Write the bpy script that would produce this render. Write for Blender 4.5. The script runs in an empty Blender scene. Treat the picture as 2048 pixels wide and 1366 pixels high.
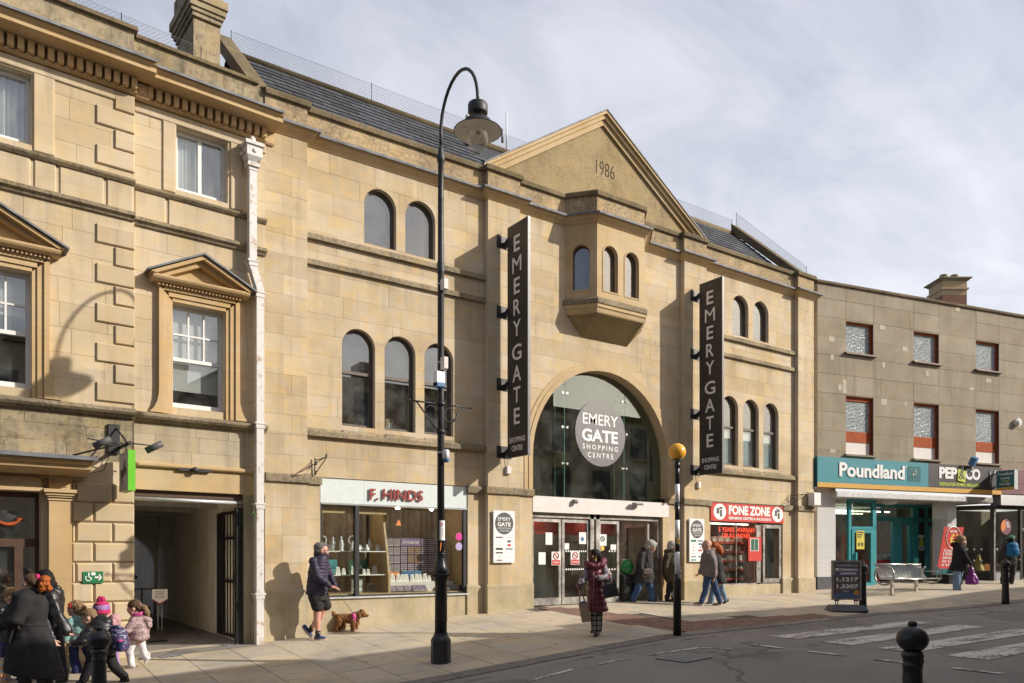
import bpy, bmesh, math, random
from mathutils import Vector, Matrix, noise
R = math.radians
rnd = random.Random(11)
sc = bpy.context.scene
COL = sc.collection

# ------------------------------------------------------------------ camera, world, sun, exposure
CAMZ = 1.7
cam_d = bpy.data.cameras.new('camera')
cam = bpy.data.objects.new('camera', cam_d)
COL.objects.link(cam)
cam.location = (0, -14, CAMZ)
cam.rotation_euler = (R(90), 0, R(-34.9))
cam_d.sensor_width = 36
cam_d.sensor_fit = 'HORIZONTAL'
cam_d.lens = 27.42
cam_d.shift_y = (1115 - 683) / 2048
cam_d.clip_start = 0.05
cam_d.clip_end = 3000
sc.camera = cam

SUN_AZ, SUN_EL = 48.5, 28.3        # degrees from the facade's normal towards +X, and above the horizon
S = Vector((math.sin(R(SUN_AZ)) * math.cos(R(SUN_EL)), -math.cos(R(SUN_AZ)) * math.cos(R(SUN_EL)), math.sin(R(SUN_EL))))
sun_d = bpy.data.lights.new('sun', 'SUN')
sun = bpy.data.objects.new('sun', sun_d)
COL.objects.link(sun)
sun_d.energy = 2.7
sun_d.angle = R(0.53)
sun_d.color = (1.0, 0.945, 0.86)
sun.rotation_euler = S.to_track_quat('Z', 'Y').to_euler()
sun.location = (20, -20, 30)

w = bpy.data.worlds.new('World')
sc.world = w
w.use_nodes = True
nt = w.node_tree
nt.nodes.clear()
def wn(t, **kw):
    n = nt.nodes.new(t)
    for k, v in kw.items():
        setattr(n, k, v)
    return n
def wmath(op, a, b=None, c=None, clamp=False):
    n = wn('ShaderNodeMath', operation=op)
    n.use_clamp = clamp
    for i, x in enumerate((a, b, c)):
        if x is None: continue
        if isinstance(x, (int, float)): n.inputs[i].default_value = x
        else: nt.links.new(x, n.inputs[i])
    return n.outputs[0]
out = wn('ShaderNodeOutputWorld')
bg = wn('ShaderNodeBackground')
bg.inputs['Strength'].default_value = 0.1
sky = wn('ShaderNodeTexSky', sky_type='NISHITA')
sky.sun_disc = False
sky.sun_elevation = R(SUN_EL)
sky.sun_rotation = R(180 - SUN_AZ)
sky.air_density = 1.2
sky.dust_density = 3.5
tc = wn('ShaderNodeTexCoord')
sep = wn('ShaderNodeSeparateXYZ')
nt.links.new(tc.outputs['Generated'], sep.inputs[0])
zz = wmath('ADD', wmath('MAXIMUM', sep.outputs[2], 0.0), 0.22)
cmb = wn('ShaderNodeCombineXYZ')
nt.links.new(wmath('DIVIDE', sep.outputs[0], zz), cmb.inputs[0])
nt.links.new(wmath('DIVIDE', sep.outputs[1], zz), cmb.inputs[1])
def wnoise(scale, detail, rough, dist, off):
    mp = wn('ShaderNodeMapping')
    mp.inputs['Location'].default_value = off
    mp.inputs['Scale'].default_value = (1, 1.5, 1)
    mp.inputs['Rotation'].default_value = (0, 0, R(-28))
    nt.links.new(cmb.outputs[0], mp.inputs[0])
    n = wn('ShaderNodeTexNoise')
    n.inputs['Scale'].default_value = scale
    n.inputs['Detail'].default_value = detail
    n.inputs['Roughness'].default_value = rough
    n.inputs['Distortion'].default_value = dist
    nt.links.new(mp.outputs[0], n.inputs[0])
    return n.outputs[0]
n1 = wnoise(0.85, 7, 0.55, 0.5, (1.3, 4.1, 0))
n2 = wnoise(2.6, 8, 0.6, 0.9, (7.0, 2.0, 0))
mix = wmath('ADD', wmath('MULTIPLY', n1, 0.72), wmath('MULTIPLY', n2, 0.28))
# brighter cloud towards +X, heavier cloud over the left
mix = wmath('ADD', mix, wmath('MULTIPLY', sep.outputs[0], 0.30))
ramp = wn('ShaderNodeValToRGB')
cr = ramp.color_ramp
for i, (p, c) in enumerate(((0.40, (1.6, 1.75, 2.4)), (0.54, (2.6, 2.7, 3.15)), (0.69, (4.4, 4.35, 4.65)), (0.83, (6.0, 5.85, 5.8)))):
    e = cr.elements[i] if i < 2 else cr.elements.new(p)
    e.position = p
    e.color = (*[x / 10 for x in c], 1)
nt.links.new(mix, ramp.inputs[0])
mul = wn('ShaderNodeMix', data_type='RGBA', blend_type='MULTIPLY')
mul.inputs[0].default_value = 1
nt.links.new(ramp.outputs[0], mul.inputs[6])
mul.inputs[7].default_value = (10, 10, 10, 1)
mx = wn('ShaderNodeMix', data_type='RGBA')
mx.inputs[0].default_value = 0.74
nt.links.new(sky.outputs[0], mx.inputs[6])
nt.links.new(mul.outputs[2], mx.inputs[7])
nt.links.new(mx.outputs[2], bg.inputs[0])
nt.links.new(bg.outputs[0], out.inputs[0])

sc.view_settings.view_transform = 'Standard'
sc.view_settings.look = 'None'
sc.view_settings.gamma = 1
sc.view_settings.exposure = 1.03
sc.render.engine = 'CYCLES'
sc.cycles.use_denoising = True
sc.cycles.max_bounces = 8
sc.cycles.transparent_max_bounces = 12

# ------------------------------------------------------------------ survey: where a sight line through the photo meets a wall or the ground
FOC, TH = 1560.0, R(55.1)
CT, ST = math.cos(TH), math.sin(TH)
def ray(px):
    u = px - 1024
    return FOC * CT + u * ST, FOC * ST - u * CT

class Frame:
    """A facade's own axes: x along it to the right, y into the building, z up."""
    def __init__(s, ox, oy, deg):
        s.o = (ox, oy); s.a = R(deg); s.d = (math.cos(s.a), math.sin(s.a)); s.n = (-math.sin(s.a), math.cos(s.a))
    def hit(s, px, off=0.0):
        rx, ry = ray(px)
        t = (off + (s.o[0] * s.n[0] + (s.o[1] + 14) * s.n[1])) / (rx * s.n[0] + ry * s.n[1])
        return (t * rx - s.o[0]) * s.d[0] + (t * ry - 14 - s.o[1]) * s.d[1], t
    def X(s, px, off=0.0): return s.hit(px, off)[0]
    def Z(s, px, py, off=0.0): return CAMZ + (1115 - py) * s.hit(px, off)[1]
    def at(s, px, py, off=0.0):
        x, t = s.hit(px, off); return x, CAMZ + (1115 - py) * t
    def Y(s, px, x):
        lo, hi = -9.0, 30.0
        for _ in range(50):
            m = (lo + hi) / 2
            if (s.X(px, m) < x) == (s.X(px, -9.0) < s.X(px, 30.0)): lo = m
            else: hi = m
        return m
    def w(s, x, y, z=0.0):
        return Vector((s.o[0] + x * s.d[0] + y * s.n[0], s.o[1] + x * s.d[1] + y * s.n[1], z))
E = Frame(0, 0, 0)
L = Frame(4.33, -0.14, 3.4)
RB = Frame(20.98, 0.0, -12.7)
WORLD = E

def lerp_tab(tab, x):
    if x <= tab[0][0]: return tab[0][1]
    for (x0, y0), (x1, y1) in zip(tab, tab[1:]):
        if x <= x1: return y0 + (y1 - y0) * (x - x0) / (x1 - x0)
    return tab[-1][1]
GT = [(-30, -0.75), (-10, -0.25), (0, -0.02), (4.37, 0.22), (8.6, 0.5), (10.3, 0.585), (15, 0.615), (20, .68), (21.5, .75), (23.3, .85), (28, .94), (40, 1.1), (60, 1.3)]
KT = [(-40, -5.05), (0, -4.85), (7, -4.64), (12, -4.4), (17, -4.2), (20, -4.45), (23, -5.0), (26, -5.7), (60, -13.5)]
def kerb_y(x): return lerp_tab(KT, x)
def wall_y(x): return 0.0 if x < 20.98 else -0.2254 * (x - 20.98)
def ground(x, y):
    k = kerb_y(x); wy = wall_y(x)
    z = lerp_tab(GT, x) + 0.06 * max(min(y - wy, 0.5), k - wy)
    if y < k: z += -0.02 + 0.006 * max(y - k, -4)
    return z
def gp(px, py):
    """ground point under a photo pixel"""
    rx, ry = ray(px); lo, hi = 0.001, 0.05
    for _ in range(50):
        t = (lo + hi) / 2
        if CAMZ + (1115 - py) * t > ground(t * rx, -14 + t * ry): lo = t
        else: hi = t
    return Vector((t * rx, -14 + t * ry, ground(t * rx, -14 + t * ry))), t

# ------------------------------------------------------------------ materials
def nodes(name):
    m = bpy.data.materials.new(name); m.use_nodes = True
    t = m.node_tree; b = t.nodes['Principled BSDF']
    return m, t, b
class NT:
    def __init__(s, t):
        s.t = t; s._tc = None
    def n(s, typ, **kw):
        n = s.t.nodes.new(typ)
        for k, v in kw.items(): setattr(n, k, v)
        return n
    def link(s, a, b): s.t.links.new(a, b)
    def co(s, kind='Object', scale=(1, 1, 1), rot=(0, 0, 0)):
        if s._tc is None: s._tc = s.n('ShaderNodeTexCoord')
        m = s.n('ShaderNodeMapping')
        m.inputs['Scale'].default_value = scale; m.inputs['Rotation'].default_value = rot
        s.link(s._tc.outputs[kind], m.inputs[0]); return m.outputs[0]
    def noise(s, scale, detail=5, rough=0.6, co=None, dist=0):
        n = s.n('ShaderNodeTexNoise')
        n.inputs['Scale'].default_value = scale; n.inputs['Detail'].default_value = detail
        n.inputs['Roughness'].default_value = rough; n.inputs['Distortion'].default_value = dist
        s.link(co if co is not None else s.co(), n.inputs[0]); return n.outputs[0]
    def rng(s, x, a, b, c=0.0, d=1.0):
        n = s.n('ShaderNodeMapRange'); n.clamp = True
        s.link(x, n.inputs[0])
        for i, v in enumerate((a, b, c, d)): n.inputs[i + 1].default_value = v
        return n.outputs[0]
    def mth(s, op, a, b):
        n = s.n('ShaderNodeMath', operation=op)
        for i, x in enumerate((a, b)):
            if isinstance(x, (int, float)): n.inputs[i].default_value = x
            else: s.link(x, n.inputs[i])
        return n.outputs[0]
    def mix(s, f, a, b, mode='MIX'):
        n = s.n('ShaderNodeMix', data_type='RGBA', blend_type=mode)
        if isinstance(f, (int, float)): n.inputs[0].default_value = f
        else: s.link(f, n.inputs[0])
        for i, x in ((6, a), (7, b)):
            if isinstance(x, tuple): n.inputs[i].default_value = (*x[:3], 1)
            else: s.link(x, n.inputs[i])
        return n.outputs[2]
    def bump(s, b, h, strength=0.3, dist=0.01):
        n = s.n('ShaderNodeBump'); n.inputs['Strength'].default_value = strength; n.inputs['Distance'].default_value = dist
        s.link(h, n.inputs['Height']); s.link(n.outputs[0], b.inputs['Normal'])
    def rand(s): return s.n('ShaderNodeObjectInfo').outputs['Random']
def g(v): return (v, v, v)
def hexc(h):
    h = h.lstrip('#'); o = []
    for i in (0, 2, 4):
        c = int(h[i:i + 2], 16) / 255
        o.append(c / 12.92 if c <= 0.04045 else ((c + 0.055) / 1.055) ** 2.4)
    return tuple(o)

def simple(name, col, rough=0.6, metal=0.0, var=0.18, scale=6.0, bump=0.0, bscale=60.0, spec=0.5, rndv=0.0, col2=None, lo=.35, hi=.7):
    m, t, b = nodes(name); k = NT(t)
    nz = k.noise(scale, 6)
    c2 = col2 if col2 else tuple(x * (1 - 1.6 * var) for x in col)
    c = k.mix(k.rng(nz, lo, hi), col, c2)
    if rndv:
        c = k.mix(k.rng(k.rand(), 0, 1, 0, 1), c, k.mix(1.0, c, g(1 - rndv), 'MULTIPLY'))
    k.link(c, b.inputs['Base Color'])
    k.link(k.rng(k.noise(scale * 2.3), .3, .7, max(rough - .08, .02), min(rough + .1, 1)), b.inputs['Roughness'])
    b.inputs['Metallic'].default_value = metal
    b.inputs['Specular IOR Level'].default_value = spec
    if bump: k.bump(b, k.noise(bscale, 4), bump, 0.01)
    return m

def stone(name, c1, c2, tint=0.5, streak=0.35, speck=0.0, moss=0.0, grain=0.25, dark=(0.10, 0.085, 0.06), speck_scale=26, moss_col=(0.13, 0.125, 0.05), patch=0.5, runs=(), runamt=.6):
    """Bath stone: warm blotches, per-block tint, rain streaks, lichen specks."""
    m, t, b = nodes(name); k = NT(t)
    co = k.co()
    base = k.mix(k.rng(k.noise(0.9, 4, .55, co), .38, .64), c1, c2)
    base = k.mix(k.mth('MULTIPLY', k.rng(k.noise(3.1, 5, .6, co, .6), .48, .66), patch), base, tuple(x * f for x, f in zip(c1, (1.04, .91, .64))))
    r = k.rand()
    base = k.mix(k.mth('MULTIPLY', k.rng(r, .35, 1.0), tint), base, k.mix(1.0, base, (.78, .72, .62), 'MULTIPLY'))
    base = k.mix(k.mth('MULTIPLY', k.rng(r, .3, 0.0), tint), base, k.mix(1.0, base, (1.10, 1.09, 1.10), 'MULTIPLY'))
    # bedding planes and rain streaks
    bed = k.noise(1.0, 5, .6, k.co('Object', (1.6, 1.6, 14)))
    base = k.mix(k.mth('MULTIPLY', k.rng(bed, .5, .72), .22), base, tuple(x * .72 for x in c2))
    st = k.noise(1.0, 6, .62, k.co('Object', (5.5, 5.5, .55)))
    base = k.mix(k.mth('MULTIPLY', k.rng(st, .54, .76), streak), base, dark)
    if runs:
        # rain has carried soot down from each ledge
        sx = k.n('ShaderNodeSeparateXYZ'); k.link(co, sx.inputs[0]); tot = None
        s2 = k.noise(1.0, 6, .65, k.co('Object', (4.2, 4.2, .22), (0, 0, .3)))
        for zl, ln in runs:
            q = k.mth('MULTIPLY', k.rng(sx.outputs[2], zl - ln, zl), k.rng(sx.outputs[2], zl + .01, zl))
            tot = q if tot is None else k.mth('ADD', tot, q)
        base = k.mix(k.mth('MULTIPLY', k.mth('MULTIPLY', k.rng(s2, .40, .68), tot), runamt), base, tuple(x * 1.6 + .03 for x in dark))
    if speck:
        sp = k.noise(speck_scale, 8, .78, co)
        big = k.noise(1.7, 5, .6, co)
        f = k.rng(k.mth('ADD', k.mth('MULTIPLY', sp, .75), k.mth('MULTIPLY', big, .35)), .62 - .12 * speck, .70)
        base = k.mix(k.mth('MULTIPLY', f, min(1, speck)), base, dark)
        lt = k.noise(speck_scale * .8, 4, .7, k.co('Object', (1.1, 1.0, 1.2), (.3, .2, .5)))
        base = k.mix(k.mth('MULTIPLY', k.rng(lt, .69, .74), .55 * speck), base, (.55, .5, .40))
    if moss:
        mo = k.noise(2.2, 6, .65, k.co('Object', (1, 1, .7), (0, 0, .4)))
        base = k.mix(k.mth('MULTIPLY', k.rng(mo, .44, .66), moss), base, moss_col)
    k.link(base, b.inputs['Base Color'])
    b.inputs['Roughness'].default_value = .9
    b.inputs['Specular IOR Level'].default_value = .2
    h = k.mth('ADD', k.noise(70, 5, .7, co), k.mth('MULTIPLY', k.noise(9, 5, .6, co), .8))
    k.bump(b, h, grain, .012)
    return m

def glass(name, tint=(.75, .85, .82), rough=0.0, base=0.06, ref=1.0, dirt=.1):
    """window glass: see-through, mirror-like at a slant, a little dusty"""
    m, t, b = nodes(name); k = NT(t)
    t.nodes.remove(b)
    out = t.nodes['Material Output']
    tr = k.n('ShaderNodeBsdfTransparent'); tr.inputs[0].default_value = (*tint, 1)
    gl = k.n('ShaderNodeBsdfGlossy'); gl.inputs['Roughness'].default_value = rough
    gl.inputs['Color'].default_value = (.95, .97, 1, 1)
    fr = k.n('ShaderNodeLayerWeight'); fr.inputs[0].default_value = .5     # the same seen from either side of the pane
    fac = k.mth('ADD', k.mth('MULTIPLY', k.mth('POWER', fr.outputs['Facing'], 5.0), .55 * ref), .02 * ref + base * .75)
    s1 = k.n('ShaderNodeMixShader'); k.link(fac, s1.inputs[0]); k.link(tr.outputs[0], s1.inputs[1]); k.link(gl.outputs[0], s1.inputs[2])
    df = k.n('ShaderNodeBsdfDiffuse'); df.inputs[0].default_value = (.45, .45, .42, 1)
    s2 = k.n('ShaderNodeMixShader')
    k.link(k.mth('MULTIPLY', k.rng(k.noise(1.6, 6, .65), .42, .8), dirt), s2.inputs[0])
    k.link(s1.outputs[0], s2.inputs[1]); k.link(df.outputs[0], s2.inputs[2])
    k.link(s2.outputs[0], out.inputs[0])
    return m

M = {}
A1, A2 = (.575, .48, .345), (.47, .365, .23)
M['ashlar'] = stone('bath_stone', A1, A2, .5, .2, patch=.8, runs=((8.82, .7), (6.63, .8), (7.1, .35), (3.46, .7), (2.56, .6)), runamt=.42)
M['joint'] = simple('lime_mortar', (.54, .45, .33), .95, var=.1, scale=9)
M['trim'] = stone('dressed_stone', (.55, .43, .27), (.46, .33, .18), .2, .18, .15)
M['string'] = stone('weathered_sill_stone', (.37, .30, .20), (.24, .195, .13), .2, .45, .95, dark=(.06, .052, .04), speck_scale=20)
M['coping'] = stone('lichened_coping', (.25, .19, .115), (.15, .115, .07), .3, .3, .9, .35, .6, dark=(.05, .042, .03), speck_scale=18)
M['parapet'] = stone('weathered_parapet_stone', (.52, .40, .24), (.36, .27, .16), .35, .6, .95, dark=(.10, .085, .065), speck_scale=14)
M['parapet_old'] = stone('old_parapet_stone', (.42, .345, .23), (.27, .22, .145), .4, .8, .8, .2, .5, dark=(.07, .06, .045), speck_scale=9)
M['gable'] = stone('gable_stone', (.40, .31, .175), (.32, .24, .13), .15, .35, .8, .2, .6, dark=(.12, .095, .055), speck_scale=22)
M['plinth'] = stone('plinth_stone', (.50, .42, .29), (.40, .335, .22), .4, .35, .3, .42, .4, moss_col=(.20, .185, .09))
M['old'] = stone('old_bath_stone', (.565, .465, .325), (.475, .375, .24), .35, .24, patch=.5, runs=((9.03, .5), (7.62, .4), (7.04, .9), (4.6, .5)), runamt=.5)
M['old_dark'] = stone('streaked_stone', (.52, .44, .31), (.40, .33, .225), .45, .6, .3, .1, dark=(.13, .11, .08), runs=((3.92, .7),), runamt=.9)
M['old_trim'] = stone('moulded_stone', (.54, .40, .235), (.45, .31, .155), .2, .2, .12)
M['lead'] = simple('lead_sheet', (.20, .205, .22), .65, 0, var=.35, scale=5, bump=.3, bscale=7)
M['slate'] = simple('roof_slate', (.088, .09, .10), .62, var=.35, scale=7, bump=.25, bscale=30, rndv=.6)
M['render'] = stone('concrete_panel', (.375, .32, .24), (.30, .25, .18), .35, .55, .35, dark=(.13, .105, .075), patch=.3, runs=((4.25, .5), (7.25, .6), (9.27, .5)), runamt=.7)
M['patch'] = simple('stone_patch', (.52, .45, .34), .9, var=.08)
M['white'] = simple('white_paint', (.70, .69, .66), .5, var=.06, scale=3)
M['pipe_white'] = simple('flaking_white_paint', (.60, .58, .55), .65, col2=(.42, .29, .20), lo=.53, hi=.66, scale=11, bump=.3, bscale=14)
M['black'] = simple('black_paint', (.018, .018, .019), .32, var=.3, scale=8, bump=.08, bscale=30)
M['iron'] = simple('dark_iron', (.028, .026, .026), .5, var=.4, scale=10, bump=.2, bscale=50)
M['steel'] = simple('brushed_steel', (.62, .61, .58), .28, 1.0, var=.15, scale=12)
M['alu'] = simple('worn_aluminium', (.50, .47, .43), .42, .75, var=.4, scale=5)
M['brown'] = simple('brown_window_frame', (.115, .085, .062), .5, var=.15)
M['glass'] = glass('window_glass', (.86, .89, .89), 0, .15, 1.5, .16)
M['bowl'] = glass('clear_bowl', (.95, .95, .92), 0, .07, 1.4, .05)
M['shopglass'] = glass('shop_glass', (.93, .95, .93), 0, .02, .8, .03)
M['doorglass'] = glass('door_glass', (.82, .85, .80), 0, .05, 1.0, .08)
M['green_glass'] = glass('arch_glass', (.62, .74, .66), 0, .16, 1.4, .10)
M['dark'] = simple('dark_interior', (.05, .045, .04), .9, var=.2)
M['interior'] = simple('shop_interior', (.36, .31, .25), .9, var=.2)
M['sign_black'] = simple('sign_charcoal', (.046, .038, .034), .5, var=.15, scale=2)
M['logo_grey'] = simple('logo_grey', (.085, .08, .078), .55, var=.05)
M['logo_disc'] = simple('frosted_grey_film', (.19, .175, .17), .35, var=.05)
M['sign_white'] = simple('sign_white', (.80, .79, .77), .45, var=.03)
M['letter'] = simple('white_letter', (.82, .80, .76), .5, var=.03)
M['fascia_mint'] = simple('pale_mint_fascia', (.66, .71, .68), .25, var=.04)
M['red_metal'] = simple('dark_red_letter', (.34, .05, .04), .4, var=.2)
M['red'] = simple('red_panel', (.58, .055, .04), .4, var=.08)
M['neon'] = simple('red_led', (.8, .06, .03), .4)
M['teal'] = simple('teal_fascia', (.085, .29, .33), .35, var=.06)
M['teal_frame'] = simple('teal_frame', (.045, .31, .335), .4, var=.08)
M['teal_dark'] = simple('dark_teal', (.02, .14, .15), .4, var=.06)
M['yellow'] = simple('yellow_strip', (.66, .36, .06), .5, var=.06)
M['gold'] = simple('gold_print', (.75, .50, .08), .5, var=.05)
M['lime'] = simple('lime_green', (.50, .60, .05), .5, var=.03)
M['sign_green'] = simple('bright_green', (.14, .50, .025), .4, var=.03)
M['safety_green'] = simple('dark_green_sign', (.018, .16, .06), .4, var=.05)
M['taupe'] = simple('taupe_panel', (.48, .42, .37), .5, var=.05)
M['maroon'] = simple('maroon_fascia', (.22, .085, .085), .5, var=.12)
M['orange'] = simple('orange_card', (.72, .22, .04), .6, var=.05)
M['purple'] = simple('purple_velvet', (.15, .085, .165), .7, var=.15)
M['purple_lt'] = simple('purple_card', (.22, .13, .26), .6, var=.1)
M['wood'] = simple('light_wood', (.52, .36, .18), .5, var=.18, scale=8)
M['curtain'] = simple('taupe_curtain', (.42, .33, .24), .8, var=.2)
M['porcelain'] = simple('porcelain', (.78, .77, .74), .15, var=.12, scale=30, col2=(.45, .5, .6))
M['pad'] = simple('display_pad', (.74, .70, .64), .7, var=.1)
M['silver'] = simple('jewellery_silver', (.75, .72, .66), .25, .9, var=.2)
M['blue_card'] = simple('blue_card', (.05, .16, .32), .5, var=.1)
M['green_card'] = simple('green_card', (.02, .10, .05), .5, var=.1)
M['card_board'] = simple('cardboard', (.42, .28, .15), .8, var=.1)
M['paper'] = simple('paper', (.78, .77, .74), .8, var=.03)
M['red_frame'] = simple('red_oxide_frame', (.42, .095, .025), .7, var=.25, scale=10, spec=.15)
M['brown_frame'] = simple('dark_red_frame', (.12, .045, .03), .6, var=.2)
M['bronze'] = simple('bronze_frame', (.10, .055, .035), .45, .2, var=.15)
M['dk_frame'] = simple('dark_brown_frame', (.05, .042, .035), .45, var=.15)
M['offwhite'] = simple('off_white_panel', (.70, .65, .60), .6, var=.06)
M['tile'] = None
M['grey_metal'] = simple('grey_metal', (.33, .33, .34), .5, .2, var=.1)
M['galv'] = simple('galvanised', (.62, .61, .60), .45, .4, var=.15, scale=9)
M['plastic_grey'] = simple('dark_grey_plastic', (.085, .085, .095), .55, var=.1)
M['amber'] = simple('amber_globe', (.85, .42, .035), .3, var=.06, scale=3)
M['shade_in'] = simple('enamel_white_rusty', (.62, .60, .55), .5, col2=(.16, .09, .05), lo=.60, hi=.72, scale=14)
M['net'] = simple('bird_net_wire', (.20, .20, .21), .5, .5)
M['leafg'] = simple('fern_leaf', (.09, .19, .03), .6, var=.3, scale=20)
M['rope'] = simple('cable', (.03, .03, .03), .6)
M['white_brick'] = stone('painted_brick', (.80, .75, .66), (.68, .62, .52), .3, .35, .1, .05, .5, dark=(.20, .16, .11))
M['opp'] = stone('opposite_stone', (.56, .48, .36), (.48, .40, .28), .3, .3)
M['ceil'] = simple('painted_board', (.50, .46, .40), .8, var=.15)

def tile_mat():
    m, t, b = nodes('small_white_tiles'); k = NT(t)
    br = k.n('ShaderNodeTexBrick'); br.offset = 0
    br.inputs['Scale'].default_value = 1
    br.inputs['Mortar Size'].default_value = .0035; br.inputs['Brick Width'].default_value = .05; br.inputs['Row Height'].default_value = .05
    br.inputs['Color1'].default_value = (.74, .73, .71, 1); br.inputs['Color2'].default_value = (.68, .67, .65, 1); br.inputs['Mortar'].default_value = (.45, .43, .40, 1)
    k.link(k.co('Object', (1, 1, 1), (R(90), 0, 0)), br.inputs[0])
    k.link(br.outputs[0], b.inputs['Base Color']); b.inputs['Roughness'].default_value = .25
    return m
M['tile'] = tile_mat()
def glassblock_mat():
    """patterned glass: small convex squares, with pale glints mixed into the colour"""
    m, t, b = nodes('patterned_glass'); k = NT(t)
    vo = k.n('ShaderNodeTexVoronoi'); vo.inputs['Scale'].default_value = 24; vo.inputs['Randomness'].default_value = .25
    k.link(k.co(), vo.inputs[0])
    c = k.mix(k.rng(vo.outputs['Distance'], .1, .6), (.42, .46, .46), (.13, .17, .17))
    c = k.mix(k.rng(k.noise(40, 3, .6), .5, .62), c, (.62, .64, .63))  # random pale specks painted in as glints
    k.link(c, b.inputs['Base Color']); b.inputs['Roughness'].default_value = .18
    b.inputs['Specular IOR Level'].default_value = .9
    k.bump(b, vo.outputs['Distance'], 1.0, .03)
    return m
M['pattern_glass'] = glassblock_mat()
def paving_mat():
    m, t, b = nodes('sandstone_paving'); k = NT(t)
    co = k.co()
    r = k.rand()
    c = k.mix(k.rng(r, 0, 1), (.50, .42, .31), (.42, .375, .31))
    c = k.mix(k.rng(k.noise(1.0, 5, .6, k.co('Object', (.8, 3.0, 1), (0, 0, .5))), .45, .62), c, (.52, .42, .28))
    c = k.mix(k.mth('MULTIPLY', k.rng(k.noise(.8, 6, .65, co), .45, .7), .6), c, (.20, .175, .14))
    c = k.mix(k.mth('MULTIPLY', k.rng(k.noise(26, 6, .7, co), .55, .75), .35), c, (.16, .14, .11))
    c = k.mix(k.mth('MULTIPLY', k.rng(k.noise(5, 2, .4, co), .72, .74), .5), c, (.12, .105, .09))
    k.link(c, b.inputs['Base Color']); b.inputs['Roughness'].default_value = .75; b.inputs['Specular IOR Level'].default_value = .35
    k.bump(b, k.noise(24, 6, .65, co), .25, .01)
    return m
M['paving'] = paving_mat()
M['grout'] = simple('dark_grout', (.10, .085, .065), .95, var=.3)
M['kerb'] = simple('grey_kerb_stone', (.26, .235, .20), .8, var=.3, scale=9, bump=.3, bscale=40, rndv=.3)
M['sett'] = simple('sett_stone', (.23, .205, .17), .85, var=.3, scale=9, bump=.4, bscale=40, rndv=.4)
M['paver_red'] = simple('red_paver', (.27, .15, .11), .85, var=.25, scale=9, bump=.3, bscale=30, rndv=.3)
def asphalt_mat():
    m, t, b = nodes('worn_asphalt'); k = NT(t); co = k.co()
    c = k.mix(k.rng(k.noise(.6, 6, .6, co), .35, .7), (.25, .225, .195), (.19, .17, .148))
    c = k.mix(k.rng(k.noise(110, 3, .8, co), .5, .68), c, (.32, .29, .25))
    c = k.mix(k.mth('MULTIPLY', k.rng(k.noise(1.0, 5, .6, k.co('Object', (.25, 2.2, 1))), .52, .7), .5), c, (.24, .21, .175))
    vo = k.n('ShaderNodeTexVoronoi', feature='DISTANCE_TO_EDGE'); vo.inputs['Scale'].default_value = .33; k.link(k.mix(.08, co, k.mix(1.0, co, (0, 0, 0))), vo.inputs[0])
    wob = k.n('ShaderNodeTexNoise'); wob.inputs['Scale'].default_value = 1.3; k.link(co, wob.inputs[0]); k.link(k.mix(.45, co, wob.outputs[1]), vo.inputs[0])
    c = k.mix(k.mth('MULTIPLY', k.rng(vo.outputs['Distance'], .007, .002), .6), c, (.09, .08, .07))
    c = k.mix(k.mth('MULTIPLY', k.rng(k.noise(.45, 2, .4, k.co('Object', (1, 1, 1), (0, 0, .7))), .60, .61), .35), c, (.10, .092, .082))
    c = k.mix(k.mth('MULTIPLY', k.rng(k.noise(7, 3, .5, co), .70, .73), .5), c, (.06, .055, .05))
    k.link(c, b.inputs['Base Color']); b.inputs['Roughness'].default_value = .85; b.inputs['Specular IOR Level'].default_value = .3
    k.bump(b, k.noise(120, 3, .8, co), .5, .01)
    return m
M['asphalt'] = asphalt_mat()
def marking_mat():
    m, t, b = nodes('worn_road_paint'); k = NT(t); co = k.co()
    f = k.mth('ADD', k.mth('MULTIPLY', k.noise(16, 8, .75, co), .6), k.mth('MULTIPLY', k.noise(1.0, 5, .6, k.co('Object', (1.2, 5, 1))), .4))
    c = k.mix(k.rng(f, .49, .545), (.62, .58, .51), (.13, .115, .10))
    k.link(c, b.inputs['Base Color']); b.inputs['Roughness'].default_value = .7
    return m
M['marking'] = marking_mat()

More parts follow.
